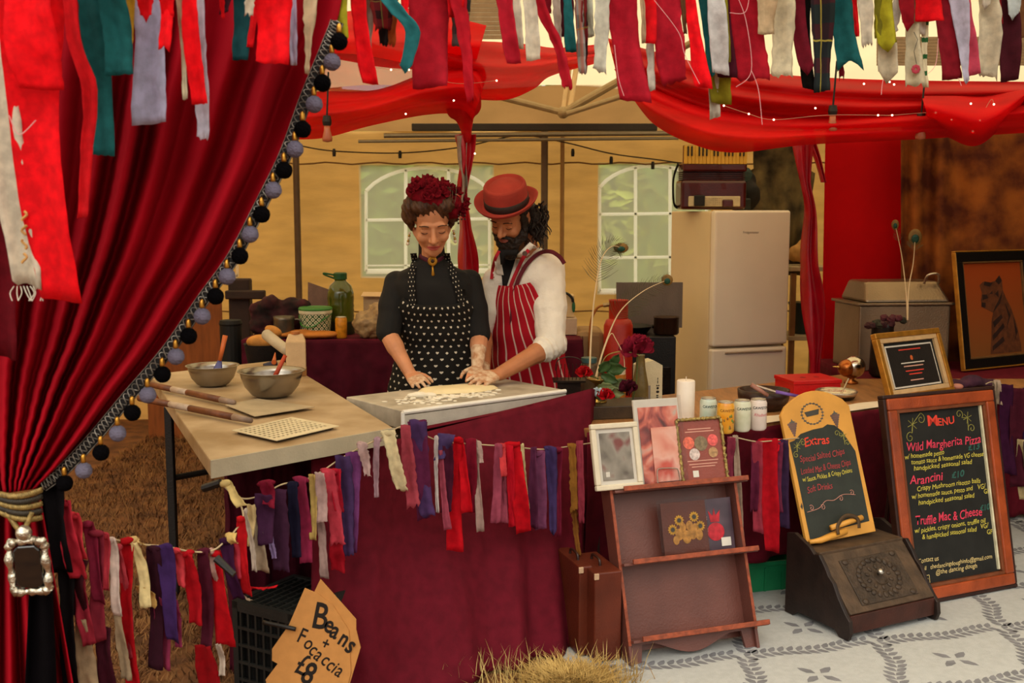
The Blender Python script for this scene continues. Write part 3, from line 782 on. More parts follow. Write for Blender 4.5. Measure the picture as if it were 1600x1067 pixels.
# rope tie-back with a jewelled pendant
t = thing('curtain_tieback', 'gold and black twisted rope tieback with a large black-stoned silver pendant', 'tieback', P(30, 790, CD - 0.12))
rope_m = mat('rope_gold', '8a7340', rough=0.5, metal=0.35, var=0.35, scale=90)
for k in range(5):
    pts = [P(-14 + i * 6.5, 768 + k * 6 + 10 * sin(i / 13 * pi) + i * 0.4 * (k - 1), CD - 0.10 - 0.05 * sin(i / 13 * pi)) for i in range(13)]
    fn_ = smoothline(pts, 60); mbr = MB()
    for s_ in range(3):
        q = []
        for i, p in enumerate(fn_):
            a = i * 0.9 + s_ * 2.094
            q.append(p + V((0, cos(a), sin(a))) * 0.004)
        mbr.tube(q, 0.0042, 6)
    ob('rope_strand', mbr, rope_m if k % 2 == 0 else mat('rope_dark', '2b2418', rough=0.6, var=0.3), t, world=True, smooth=True)
for dx in (-9, 9):
    pts = [P(30 + dx * 2.2, 800, CD - .14), P(33 + dx * .9, 822, CD - .15), P(38, 838, CD - .15)]
    ob('rope_drop', MB().tube(smoothline(pts, 14), 0.0065, 8), rope_m, t, world=True, smooth=True)
pd = CD - 0.17
pc = P(45, 885, pd); k_ = mpp(pd)
silv = mat('pendant_silver', 'c3bba8', rough=0.25, metal=0.9, var=0.3, scale=70, bump=0.4, bscale=120)
tilt = MX.Translation(pc) @ MX.Rotation(R(-4), 4, 'Y')
def octo(w_, h_, c_): return [(-w_ + c_, -h_), (w_ - c_, -h_), (w_, -h_ + c_), (w_, h_ - c_), (w_ - c_, h_), (-w_ + c_, h_), (-w_, h_ - c_), (-w_, -h_ + c_)]
fr = MB(); ou = octo(0.042, 0.062, 0.014)
cl = smoothline([(a, 0, b) for a, b in ou + ou[:1]], 90)
frm = ob('pendant_frame', MB().tube([tilt @ V((p.x, -0.004 * sin(i * 0.9), p.z)) for i, p in enumerate(cl)], [0.0095 + 0.003 * sin(i * 1.35) for i in range(91)], 8), silv, t, world=True, smooth=True)
ob('black_stone', MB().prism(octo(0.033, 0.053, 0.012), -0.006, 0.006), mat('black_glass', '070708', rough=0.05, var=0, coat=1, bump=0), t, world=False, bevel=0.004, mx=TM[t.name].inverted() @ tilt)
ob('pendant_bead', MB().ball(tilt @ V((0, -0.004, 0.085)), 0.019, 16, 10), silv, t, world=True, smooth=True)

# ------------------------------------------------------------ red sheer swags under the roof
sheer = mat('red_sheer', 'f20a1c', rough=0.7, var=0.10, scale=3, bump=0.08, bscale=60, trl=0.62, alpha=0.84, stretch=(1, 1, 6))
sheer2 = mat('red_sheer_dark', 'e00a18', rough=0.6, var=0.12, scale=3, bump=0.08, bscale=60, trl=0.55, alpha=0.93, stretch=(1, 1, 6))
sheer_thin = mat('thin_sheer', 'd83038', rough=0.7, var=0.05, scale=3, bump=0.0, trl=0.5, alpha=0.45)
def swag(top, bot, d, nf, amp, sag=0.25, nu=70, nv=26, ph=0.0):
    top = smoothline([(a, b, 0) for a, b in top], nu); bot = smoothline([(a, b, 0) for a, b in bot], nu)
    def fn(u, v):
        i = int(round(u * nu)); a, b = top[i], bot[i]
        px = lerp(a.x, b.x, v); py = lerp(a.y, b.y, v)
        dd = (d(u) if callable(d) else d)
        off = -sag * sin(pi * v) + amp * sin(v * nf * 2 * pi + 2.2 * sin(u * 3 + ph) + ph)
        return P(px, py, dd + off)
    return MB().grid(fn, nu, nv)
t = thing('fabric_swag', 'red sheer fabric swag draped left of centre and tied into a hanging twist', 'drape', P(735, 180, 5.0))
D1 = 4.95
ob('lower_swath', swag([(420, 150), (500, 143), (590, 140), (680, 108), (745, 98), (760, 120)], [(420, 216), (500, 216), (580, 196), (660, 180), (710, 178), (738, 190)], D1, 3, 0.035), sheer, t, world=True, smooth=True, solid=0.002)
ob('upper_swath', swag([(690, 40), (740, 62), (780, 66), (830, 70), (868, 75), (930, 70)], [(700, 150), (750, 156), (795, 155), (835, 138), (862, 118), (935, 98)], D1 + 0.1, 3, 0.04, ph=1), sheer, t, world=True, smooth=True, solid=0.002)
ob('thin_swath', swag([(440, 78), (540, 60), (640, 84), (740, 90)], [(450, 128), (540, 146), (620, 150), (745, 165)], D1 + 0.15, 2, 0.02, ph=2), sheer_thin, t, world=True, smooth=True, solid=0.001)
ob('top_swath', swag([(440, 30), (520, 20), (640, 14), (760, 40)], [(440, 92), (520, 92), (610, 106), (740, 110)], D1 + 0.05, 2, 0.03, ph=4), sheer, t, world=True, smooth=True, solid=0.002)
ob('gathered_knot', fuse('gathered_knot', MB().cone2(P(728, 120, D1 - .05), 0.06, P(724, 165, D1 - .04), 0.075).cone2(P(724, 165, D1 - .04), 0.075, P(728, 196, D1), 0.04).cone2(P(728, 196, D1), 0.035, P(727, 215, D1), 0.028), sheer2, 0.012, 3, disp=lambda c: 0.008 * sin(c.x * 90 + c.z * 10)), None, t, world=True)
def twist(pts, d, wd, turns, nu=8, nv=70, ph=0.0):
    cl = smoothline([(a, b, 0) for a, b in pts], nv)
    def fn(u, v):
        c = cl[int(round(v * nv))]; a = turns * 2 * pi * v + ph
        s = (u - .5) * wd * (0.75 + 0.25 * abs(cos(a)))
        q = P(c.x, c.y, d)
        return q + V((s * (0.75 + 0.25 * cos(a)), s * 0.8 * sin(a) + 0.02 * cos(u * 9), 0))
    return MB().grid(fn, nu, nv)
satin = mat('red_satin', 'c00a1c', rough=0.3, var=0.1, scale=8, spec=0.6, bump=0.1, bscale=40, trl=0.15, col2='cc1a2a')
ob('hanging_twist', twist([(727, 210), (729, 250), (722, 300), (727, 350), (731, 400), (733, 445)], D1, 0.095, 1.2), satin, t, world=True, smooth=True, solid=0.003)
ob('grey_lining', twist([(722, 212), (722, 250), (726, 290), (722, 325)], D1 - .012, 0.05, 0.4, ph=0.3), mat('grey_satin', '9a8c7c', rough=0.5, var=0.2, scale=30), t, world=True, smooth=True, solid=0.002, label='grey lining of the twist')

t = thing('fabric_swag', 'wide red sheer fabric swag sagging across the right half below the roof', 'drape', P(1200, 180, 5.0))
ob('lower_swath', swag([(960, 108), (1010, 130), (1100, 165), (1200, 178), (1320, 182), (1450, 170), (1640, 150)], [(975, 132), (1020, 192), (1085, 226), (1150, 238), (1260, 226), (1420, 218), (1640, 205)], 4.8, 2, 0.04, ph=.5), sheer, t, world=True, smooth=True, solid=0.002)
ob('upper_swath', swag([(950, 60), (1050, 88), (1150, 110), (1300, 122), (1450, 126), (1640, 128)], [(965, 122), (1030, 160), (1120, 188), (1260, 200), (1420, 196), (1640, 176)], 4.95, 3, 0.045, ph=2), sheer2, t, world=True, smooth=True, solid=0.002)
ob('right_loop', swag([(1440, 150), (1490, 150), (1540, 150), (1600, 140)], [(1452, 190), (1485, 216), (1535, 224), (1605, 152)], 4.7, 1, 0.03, ph=1), sheer, t, world=True, smooth=True, solid=0.002)
# hanging red panel, batik and shiny ribbons
t = thing('red_drape', 'flat bright red cloth panel hanging at the back right of the stall', 'drape', P(1350, 590, 6.3))
ob('panel_cloth', MB().grid(lambda u, v: P(lerp(lerp(1290, 1282, v), lerp(1412, 1416, v), u), lerp(205, 640, v), 6.3 + 0.02 * sin(u * 9 + v)), 24, 20), cloth('c80610', trl=0.35, var=0.06, scale=3, bump=0.1), t, world=True, smooth=True, solid=0.003)
bt = mat('batik_cloth', '6a2408', rough=0.85, var=0.45, scale=6, bump=0.2, bscale=200, trl=0.2, col2='a0581a')
t = thing('batik_backdrop', 'orange and brown batik cloth with soft folds hung at the far right', 'drape', P(1520, 480, 6.15))
def batik(u, v):
    px = lerp(1408, 1680, u); py = lerp(150, 640, v)
    return P(px, py, 6.15 + 0.05 * sin(u * 34 + 3 * sin(u * 6) + v) * (1 - u) * (1 - .5 * v) + 0.04 * sin(v * 4 + u * 5))
ob('batik_cloth', MB().grid(batik, 70, 30), bt, t, world=True, smooth=True, solid=0.003)
t = thing('red_ribbon', 'shiny crimson ribbon twisting down between the fridge and the red panel', 'ribbon', P(1268, 590, 5.9))
crim = mat('crimson_satin', '98041a', rough=0.28, var=0.12, scale=8, spec=0.5, bump=0.15, bscale=30, col2='a8081e')
ob('ribbon_length', twist([(1254, 218), (1258, 280), (1266, 330), (1264, 400), (1270, 470), (1274, 540), (1272, 610)], 5.9, 0.115, 1.4), crim, t, world=True, smooth=True, solid=0.004)
t = thing('red_ribbon', 'short dark red ribbon end hanging at the top left of the red panel', 'ribbon', P(1280, 290, 6.2))
ob('ribbon_length', twist([(1258, 185), (1268, 222), (1278, 250), (1287, 285)], 6.1, 0.05, 0.3), crim, t, world=True, smooth=True, solid=0.004)
# ------------------------------------------------------------ helpers for leaning boards
_ci = None
def proj(p):
    q = V(p) - V((0, 0, EYE)); c, s = cos(PITCH), sin(PITCH)
    zc = q.y * c - q.z * s; yc = q.y * s + q.z * c
    return CX + F * q.x / zc, CY - F * yc / zc
def stand(bl, br, z, lean, tly, dd=0.0):
    a, b = Pz(bl[0], bl[1], z), Pz(br[0], br[1], z)
    rz = atan2((b - a).y, (b - a).x); wd = (b - a).length
    mx = xf(a, rz, R(lean)); lo, hi = 0.02, 3.0
    for _ in range(40):
        m_ = (lo + hi) / 2
        if proj(mx @ V((0, 0, m_)))[1] > tly: lo = m_
        else: hi = m_
    return mx, wd, lo
def frame4(t, w_, h_, bw, dp, m, name='frame_rail', y0=0.0, bev=0.004):
    for (cx, cz, sx, sz) in ((w_ / 2, bw / 2, w_, bw), (w_ / 2, h_ - bw / 2, w_, bw), (bw / 2, h_ / 2, bw, h_ - 2 * bw), (w_ - bw / 2, h_ / 2, bw, h_ - 2 * bw)):
        ob(name, MB().box((cx, y0 + dp / 2, cz), (sx, dp, sz)), m, t, bevel=bev)
def polyflat(pts, y): return MB().add([(p[0], y, p[1]) for p in pts], [tuple(range(len(pts)))])
def swirl(c, r, turns, a0, sgn=1, n=22, tail=None):
    pts = []
    for i in range(n):
        k = i / (n - 1); a = a0 + sgn * turns * 2 * pi * k; q = r * (0.18 + 0.82 * k)
        pts.append(V((c[0] + q * cos(a), -0.0015, c[1] + q * sin(a))))
    if tail: pts.append(V((tail[0], -0.0015, tail[1])))
    return pts
ch_red = mat('chalk_red', 'd8402e', var=0.1, bump=0, rough=0.9); ch_pink = mat('chalk_pink', 'd83a54', var=0.12, bump=0, rough=0.9, scale=80)
ch_yel = mat('chalk_yellow', 'cfc04c', var=0.12, bump=0, rough=0.9, scale=80); ch_grn = mat('chalk_green', '2c5a50', var=0.2, bump=0, rough=0.9)
ch_cream = mat('chalk_cream', 'd8c080', var=0.1, bump=0, rough=0.9); ch_olive = mat('chalk_olive', '8f8a44', var=0.1, bump=0, rough=0.9)
slate = mat('blackboard', '1d1d1a', rough=0.7, var=0.2, scale=12, bump=0.05, spec=0.3)

# ------------------------------------------------------------ menu board
mx, w_, h_ = stand((1416, 951), (1591, 917), 0.012, 12, 618)
t = thing('menu_board', 'large orange-brown framed blackboard with the food menu, standing on the mat', 'chalkboard', mx)
orw = mat('orange_wood', '93401c', rough=0.35, var=0.25, scale=10, coat=0.2); dkw = mat('dark_edge_wood', '2d140c', rough=0.45, var=0.25)
frame4(t, w_, h_, 0.016, 0.035, dkw, 'outer_moulding')
for (off, bw, dp, y0, m, nm) in ((0.016, 0.048, 0.03, -0.006, orw, 'frame_rail'), (0.064, 0.014, 0.02, 0.0, mat('inner_slip', '6e3a1e', rough=0.4, var=0.2), 'inner_slip')):
    W_, H_ = w_ - 2 * off, h_ - 2 * off
    for (cx, cz, sx, sz) in ((W_ / 2, bw / 2, W_, bw), (W_ / 2, H_ - bw / 2, W_, bw), (bw / 2, H_ / 2, bw, H_ - 2 * bw), (W_ - bw / 2, H_ / 2, bw, H_ - 2 * bw)):
        ob(nm, MB().box((off + cx, y0 + dp / 2, off + cz), (sx, dp, sz)), m, t, bevel=0.006 if nm == 'frame_rail' else 0.002)
ob('writing_board', MB().box((w_ / 2, 0.024, h_ / 2), (w_ - 0.15, 0.012, h_ - 0.15)), slate, t)
ob('bright_gap_strip', MB().box((w_ - 0.086, 0.014, h_ * 0.52), (0.009, 0.012, h_ * 0.84)), mat('white_strip', 'cfc9a8', rough=0.6), t)  # pale strip put in for the bright gap inside the right rail
ix, iw = 0.080, w_ - 0.165
def zmap(z):
    k = ((0, 0), (.185, .170), (.295, .276), (.43, .372), (.505, .435), (.63, .537), (.715, .63), (.803, .70), (.892, .808), (1, .905))
    for (a, b), (c, d) in zip(k, k[1:]):
        if z <= c: return b + (d - b) * (z - a) / (c - a)
    return z
def ml(s, x, zf, size, m, wd=None, bold=0.0, rot=-0.0, sh=0.18):
    zf = zmap(zf); size *= .84
    text('lettering', s, t, ix + x * iw, h_ * (1 - zf), size, m, y=0.0172, shear=sh, width=wd * iw if wd else None, bold=bold, wob=0.06, rot=rot)
ml('M', 0.34, 0.185, 0.075, ch_red, 0.12, 0.0010, sh=0.0); ml('ENU', 0.465, 0.183, 0.052, ch_red, 0.20, 0.0008, sh=0.0)
ml('Wild Margherita Pizza', 0.06, 0.295, 0.060, ch_pink, 0.90, 0.0002)
ml('£13', 0.80, 0.335, 0.044, ch_grn, 0.15, 0.001)
ml('w/ homemade pesto', 0.03, 0.345, 0.034, ch_yel, 0.47); ml('tomato sauce & homemade VG cheese', 0.10, 0.387, 0.034, ch_yel, 0.88); ml('handpicked seasonal salad', 0.12, 0.430, 0.034, ch_yel, 0.71)
ml('Arancini', 0.06, 0.505, 0.060, ch_pink, 0.40, 0.0004); ml('£10', 0.56, 0.497, 0.044, ch_grn, 0.16, 0.001)
ml('Crispy Mushroom risotto balls', 0.13, 0.547, 0.034, ch_yel, 0.77); ml('w/ homemade sauce, pesto and', 0.06, 0.588, 0.034, ch_yel, 0.74); ml('handpicked seasonal salad', 0.13, 0.630, 0.034, ch_yel, 0.68)
ml('VG/', 0.86, 0.585, 0.036, ch_yel, 0.10); ml('GF', 0.93, 0.618, 0.034, ch_yel, 0.07)
ml('Truffle Mac & Cheese', 0.07, 0.715, 0.062, ch_pink, 0.80, 0.0004); ml('£10', 0.86, 0.692, 0.040, ch_grn, 0.13, 0.001)
ml('w/ pickles, crispy onions, truffle oil', 0.05, 0.760, 0.034, ch_yel, 0.86); ml('& handpicked seasonal salad', 0.13, 0.803, 0.034, ch_yel, 0.66); ml('VG/', 0.84, 0.793, 0.036, ch_yel, 0.10); ml('GF', 0.91, 0.824, 0.034, ch_yel, 0.07)
ml('Contact us', 0.05, 0.892, 0.034, ch_cream, 0.24); ml('email   thedancingdoughinfo@gmail.com', 0.02, 0.932, 0.030, ch_cream, 0.92); ml('@the dancing dough', 0.24, 0.972 - .006, 0.032, ch_cream, 0.50)
def flourish(par, c, r, m, y, sx, sz, nm='flourish'):
    mb = MB()
    for (dx, dz, a0, sg) in ((0.9, 0.35, 0.4, 1), (-0.35, -0.95, 2.2, -1)):
        cc = (c[0] + sx * dx * r, c[1] + sz * dz * r)
        pts = [V((p.x, y, p.z)) for p in swirl(cc, r * 0.42, 1.2, a0, sg * sx * sz)] + [V((c[0], y, c[1]))]
        mb.tube(smoothline(pts, 40), 0.0014, 5)
    for k in range(6):
        a = k * pi / 3 + .3
        mb.tube([V((c[0], y, c[1])), V((c[0] + r * .5 * cos(a), y, c[1] + r * .5 * sin(a)))], 0.0012, 5)
    ob(nm, mb, m, par)
flourish(t, (ix + 0.075, h_ - 0.13), 0.055, ch_olive, 0.0165, 1, 1); flourish(t, (ix + iw - 0.075, h_ - 0.125), 0.05, ch_olive, 0.0165, -1, 1)
box_ = MB()
for a, b in (((0, 0), (.03, 0)), ((.03, 0), (.03, .03)), ((.03, .03), (0, .03)), ((0, .03), (0, 0))): box_.tube([V((ix + .045 + a[0], .0165, .082 + a[1])), V((ix + .045 + b[0], .0165, .082 + b[1]))], 0.0012, 5)
box_.lathe([(0.006, 0), (0.0075, 0.001), (0.006, 0.002)], 12, (ix + .06, .0165, .097), MX.Rotation(R(90), 3, 'X'))
ob('camera_icon', box_, ch_cream, t)
# struts behind so that it stands
for x in (0.06, w_ - 0.06):
    top = V((x, 0.04, h_ * 0.7)); im = mx.inverted()
    wb = mx @ V((x, 0.04, h_ * .7)); wb = V((wb.x - sin(R(24)) * 0.02, wb.y + 0.10, 0.0)); ob('back_strut', MB().tube([top, im @ wb], 0.011, 6), dkw, t)

# ------------------------------------------------------------ carved coal scuttle box
a, b = Pz(1324, 1002, 0.010), Pz(1466, 968, 0.010)
rz = atan2((b - a).y, (b - a).x); SW = (b - a).length
SM = xf(a, rz)
t = thing('coal_scuttle', 'dark carved wooden coal box with sloping lid and a silver knob', 'box', SM)
sd = mat('scuttle_dark', '221510', rough=0.5, var=0.3, scale=14, bump=0.2, bscale=40); lidm = mat('scuttle_lid', '4a3827', rough=0.6, var=0.3, scale=16, bump=0.3, bscale=60)
lipm = mat('scuttle_front', '3a1a12', rough=0.45, var=0.3, scale=10)
SD, SH = 0.345, 0.315
prof = [(0, 0), (-0.012, 0.03), (-0.006, 0.075), (0.02, 0.10), (0.055, 0.145), (0.085, 0.195), (0.11, 0.215), (0.13, 0.245), (0.165, 0.285), (0.19, 0.278), (0.215, 0.30), (0.25, SH), (0.30, SH + 0.02), (SD, SH + 0.01), (SD, 0.0), (0.30, 0.0), (0.27, 0.022), (0.07, 0.022), (0.045, 0.0)]
def sidepanel(x0, x1):
    n = len(prof); vs = [V((x0, p[0], p[1])) for p in prof] + [V((x1, p[0], p[1])) for p in prof]
    return MB().add(vs, [tuple(range(n)), tuple(range(2 * n - 1, n - 1, -1))] + [((i + 1) % n, i, n + i, n + (i + 1) % n) for i in range(n)])
ob('side_panel', sidepanel(0, 0.018), sd, t, bevel=0.003); ob('side_panel', sidepanel(SW - 0.018, SW), sd, t, bevel=0.003)
ob('front_board', MB().box((SW / 2, 0.014, 0.055), (SW - 0.036, 0.018, 0.07)), lipm, t, bevel=0.003)
ob('back_board', MB().box((SW / 2, SD - 0.015, SH / 2 + .01), (SW - 0.036, 0.016, SH - 0.03)), sd, t)
ob('bottom_board', MB().box((SW / 2, SD / 2, 0.028), (SW - 0.038, SD - 0.05, 0.012)), sd, t)
la, lb = V((0, 0.012, 0.092)), V((0, 0.185, 0.272)); lv_ = (lb - la); ln = lv_.length; ang = atan2(lv_.z, lv_.y)
LM = MX.Translation(la) @ MX.Rotation(ang, 4, 'X')
lid = ob('lid', MB().box((SW / 2, ln / 2, 0), (SW - 0.038, ln, 0.014)), lidm, t, mx=LM, bevel=0.003)
ob('top_shelf', MB().box((SW / 2, 0.255, 0.279), (SW - 0.036, 0.155, 0.014)), lidm, t, bevel=0.003)
pw = SW * 0.62
carve = mat('carving', '3b2d20', rough=0.6, var=0.35, scale=30, bump=0.4, bscale=90)
ob('carved_panel', MB().box((SW / 2, ln * .47, 0.009), (pw, ln * 0.76, 0.006)), carve, lid, bevel=0.003)
wr = MB(); cc = V((SW / 2, ln * .47, 0.013))
for k in range(22):
    a_ = 2 * pi * k / 22; c = cc + V((cos(a_) * pw * .33, sin(a_) * ln * .29, 0))
    wr.ball(c, (0.015, 0.011, 0.006), 10, 6, MX.Rotation(a_ * 1.7, 3, 'Z'))
for k in range(10):
    a_ = 2 * pi * k / 10 + .2; c = cc + V((cos(a_) * pw * .19, sin(a_) * ln * .17, 0)); wr.ball(c, (0.012, 0.008, 0.005), 8, 6, MX.Rotation(a_, 3, 'Z'))
for sx in (-1, 1):
    for sy in (-1, 1): wr.ball(cc + V((sx * pw * .42, sy * ln * .33, 0)), (0.016, 0.012, 0.006), 10, 6)
ob('carved_wreath', wr, carve, lid, smooth=True, kind='stuff')
ob('metal_ring', MB().tube([cc + V((cos(a_ / 10 * pi + pi) * .028, sin(a_ / 10 * pi + pi) * .02 - .012, 0.006)) for a_ in range(11)], 0.002, 6), carve, lid)
ob('knob', MB().lathe([(0.005, 0), (0.005, 0.012), (0.012, 0.016), (0.0135, 0.022), (0.010, 0.028), (0, 0.030)], 16, cc + V((0.0, 0.012, 0))), mat('knob_silver', 'b9b4aa', rough=0.25, metal=0.9), lid, smooth=True, label='silver knob')

# ------------------------------------------------------------ extras board standing on the scuttle
bl = SM @ V((SW * 0.04 + 0.012, 0.262, 0.291)); 
erz = rz - R(4)
EM = xf(bl, erz, R(18), R(-2.5))
ew, eh = 0.345, 0.55
t = thing('extras_board', 'arched yellow wooden board with a blackboard listing extras, standing on the carved box', 'chalkboard', EM)
yel = mat('yellow_wood', 'd0953e', rough=0.5, var=0.10, scale=9, bump=0.05)
arc = [(0, 0.0), (ew, 0.0), (ew, eh - 0.035)] + [(ew * (1 - k / 12), eh - 0.035 + (0.082) * sin(pi * (0.06 + 0.88 * k / 12)) ) for k in range(1, 12)] + [(0, eh - 0.035)]
ob('board', MB().prism(arc, 0, 0.016), yel, t, bevel=0.002)
bp = [(0.018, 0.02), (0.018, eh * .55), (0.014, eh - 0.145), (0.04, eh - 0.140), (0.075, eh - 0.118), (0.14, eh - 0.108), (0.19, eh - 0.106), (0.215, eh - 0.096), (0.25, eh - 0.104), (0.28, eh - 0.13), (ew - 0.018, eh * .6), (ew - 0.022, 0.045), (0.16, 0.038), (0.05, 0.018)]
ob('blackboard', polyflat(bp, -0.0006), mat('green_black', '2a2f29', rough=0.75, var=0.15, scale=14, bump=0.05), t)
def el(s, x, z, size, m, wd=None, bold=0.0, rot=R(-1)): text('lettering', s, t, x, z, size, m, y=-0.0018, shear=0.15, width=wd, bold=bold, wob=0.06, rot=rot)
el('Extras', 0.080, eh - 0.172, 0.050, ch_red, 0.125, 0.0006)
el('Special Salted Chips', 0.045, eh - 0.230, 0.036, mat('chalk_dullred', 'a8383a', var=0.15, bump=0), 0.225); el('Loaded Mac & Cheese Chips', 0.038, eh - 0.278, 0.036, MC['chalk_dullred'], 0.250)
el('w/ Sauce, Pickles & Crispy Onions', 0.038, eh - 0.307, 0.026, ch_yel, 0.250); el('Soft Drinks', 0.050, eh - 0.352, 0.036, MC['chalk_dullred'], 0.125)
flourish(t, (0.045, eh - 0.165), 0.034, ch_olive, -0.0016, 1, 1); flourish(t, (ew - 0.062, eh - 0.150), 0.034, ch_olive, -0.0016, -1, 1)
sw = MB()
cl = smoothline([(0.03, -.0016, eh - 0.425), (0.09, -.0016, eh - 0.418), (0.13, -.0016, eh - 0.395), (0.17, -.0016, eh - 0.398), (0.22, -.0016, eh - 0.383), (0.28, -.0016, eh - 0.392)], 40); sw.tube(cl, 0.0013, 5)
for c in ((0.055, eh - .412), (0.11, eh - .418), (0.205, eh - .397), (0.265, eh - .382)): sw.tube([V((p.x, -.0016, p.z)) for p in swirl(c, 0.012, 1.2, 1)], 0.0012, 5)
ob('chalk_scroll', sw, mat('chalk_scroll', 'b88070', var=0.1, bump=0), t)
# printed vignettes on the yellow wood: two bunches of grapes, a basket in a ring
grape = mat('print_plum', '6a5048', var=0.2, bump=0); pgrey = mat('print_grey', '55524a', var=0.2, bump=0)
for gx, gz in ((0.045, eh - 0.075), (0.262, eh - 0.065)):
    g = MB()
    for r_ in range(6):
        for q in range(6 - r_): g.lathe([(0.0052, 0), (0.0052, 0.0006)], 9, (gx + (q - (5 - r_) / 2) * 0.0075, -0.0002, gz - r_ * 0.009), MX.Rotation(R(90), 3, 'X'))
    ob('grape_print', g, grape, t); ob('leaf_print', polyflat([(gx - .016, gz + .006), (gx - .004, gz + .012), (gx, gz + .022), (gx + .006, gz + .012), (gx + .018, gz + .008), (gx, gz)], -0.0005), pgrey, t)
rg = MB(); gc = (0.152, eh - 0.045)
rg.tube([V((gc[0] + .052 * cos(k / 12 * pi), -.0004, gc[1] + .042 * sin(k / 12 * pi))) for k in range(25)], 0.0014, 5)
for k in range(20):
    a_ = k / 20 * 2 * pi; c = (gc[0] + .052 * cos(a_), gc[1] + .042 * sin(a_)); rg.add([(c[0] + .009 * cos(q * 1.57 + a_), -0.0006, c[1] + .0045 * sin(q * 1.57 + a_)) for q in range(4)], [(0, 1, 2, 3)])
ob('wreath_print', rg, pgrey, t); ob('basket_print', polyflat([(gc[0] - .038, gc[1] + .010), (gc[0] + .038, gc[1] + .016), (gc[0] + .030, gc[1] - .006), (gc[0] - .030, gc[1] - .010)], -0.0009), mat('print_dark', '3d3a33', var=0.2, bump=0), t)
ob('berry_print', polyflat([(0.004, .15), (.014, .165), (.016, .15), (.012, .138)], -0.0006), MC['print_dark'], t)
# spindle clip with rope
cl_ = ob('spindle_bar', MB().tube([V((0.11, -0.024, 0.050)), V((0.27, -0.024, 0.066))], 0.011, 12), yel, t, smooth=True)
ob('spindle_bar', MB().tube([V((0.00, -0.018, 0.012)), V((0.05, -0.020, 0.010)), V((0.18, -0.020, 0.026))], [0.007, 0.012, 0.014], 12), yel, t, smooth=True)
lea = mat('leather_strap', '4a3418', rough=0.6, var=0.3)
ob('strap', MB().tube(smoothline([V((0.13, -0.036, 0.020)), V((0.135, -0.038, 0.055)), V((0.175, -0.036, 0.083)), V((0.215, -0.036, 0.080)), V((0.238, -0.038, 0.062)), V((0.236, -0.036, 0.028))], 30), [(0.008, 0.0025)] * 31, 8, flat=(1, 0, 0)), lea, t, smooth=True)

# ------------------------------------------------------------ leaflet rack
a, b = Pz(986, 1042, 0.009), Pz(1188, 1012, 0.009)
rrz = atan2((b - a).y, (b - a).x); RW = (b - a).length
LEAN = R(19)
RM = xf(a, rrz, LEAN)
t = thing('leaflet_rack', 'leaning dark brown wooden display rack with three ledges and scalloped foot', 'rack', RM)
RACK = t
rkm = mat('rack_brown', '64382e', rough=0.4, var=0.12, scale=8, bump=0.15, bscale=150, spec=0.5); rke = mat('rack_edge', '8a3f22', rough=0.45, var=0.3, scale=40)
def ledge_h(y_):
    lo, hi = 0.0, 1.5
    for _ in range(40):
        m_ = (lo + hi) / 2
        if proj(RM @ V((0, 0, m_)))[1] > y_: lo = m_
        else: hi = m_
    return lo
h3, h2, h1 = ledge_h(770), ledge_h(884), ledge_h(1004)
RH = h3 + 0.02
dpt = 0.075
ob('back_panel', MB().box((RW / 2, dpt, (RH + h1) / 2 - 0.01), (RW - 0.02, 0.01, RH - h1 + 0.06)), rkm, t)
for x in (0.006, RW - 0.006):
    pf = [(0.0, 0.0), (0.0, RH), (dpt + .005, RH), (dpt + .005, -0.0), (0.05, 0.012)]
    n = len(pf); mb = MB().add([V((x - .006, p[0], p[1])) for p in pf] + [V((x + .006, p[0], p[1])) for p in pf], [tuple(range(n)), tuple(range(2 * n - 1, n - 1, -1))] + [((i + 1) % n, i, n + i, n + (i + 1) % n) for i in range(n)])
    sp_ = ob('side_panel', mb, rkm, t, bevel=0.002)
    ob('worn_edge', MB().box((x, -0.001, RH / 2 + .03), (0.011, 0.003, RH - 0.08)), rke, sp_)
def curve_skirt():
    top = h1; pts = [(0.012, top), (0.012, 0.0), (0.05, 0.008)]
    for k in range(17):
        u = k / 16; x = lerp(0.06, RW - 0.06, u)
        z = 0.045 + 0.028 * -cos(u * 4 * pi) * (-1) * 1.0
        z = 0.075 - 0.055 * (0.5 - 0.5 * cos(u * 2 * pi)) if 0.1 < u < 0.9 else 0.068
        pts.append((x, z))
    pts += [(RW - 0.05, 0.006), (RW - 0.012, 0.0), (RW - 0.012, top)]
    return pts
ob('scalloped_foot', MB().prism(curve_skirt(), 0.016, 0.028), rkm, t)
for i, hh in enumerate((h1, h2, h3)):
    x0, x1 = (0.01, RW + 0.035)
    lg = ob('ledge', MB().box(((x0 + x1) / 2, 0.035, hh), (x1 - x0, dpt + 0.05, 0.010)), rkm, t, bevel=0.002)
    ob('ledge_lip', MB().box(((x0 + x1) / 2 + 0.012, -0.042, hh + 0.008), (x1 - x0 - 0.035, 0.010, 0.018)), rke, lg, bevel=0.002)
def rack_item(px_bl, px_br, px_tl_y, ledge, yb, extra_lean=0, dz=0.008):
    """local frame for a sheet standing on a ledge: bottom corners from pixels along the ledge"""
    def atx(px):
        lo, hi = -0.4, 0.9
        for _ in range(40):
            m_ = (lo + hi) / 2
            if proj(RM @ V((m_, yb, ledge + dz)))[0] < px: lo = m_
            else: hi = m_
        return lo
    x0, x1 = atx(px_bl), atx(px_br)
    mxl = RM @ MX.Translation((x0, yb, ledge + dz)) @ MX.Rotation(-R(extra_lean), 4, 'X')
    lo, hi = 0.02, 1.0
    for _ in range(40):
        m_ = (lo + hi) / 2
        if proj(mxl @ V((0, 0, m_)))[1] > px_tl_y: lo = m_
        else: hi = m_
    return mxl, x1 - x0, lo
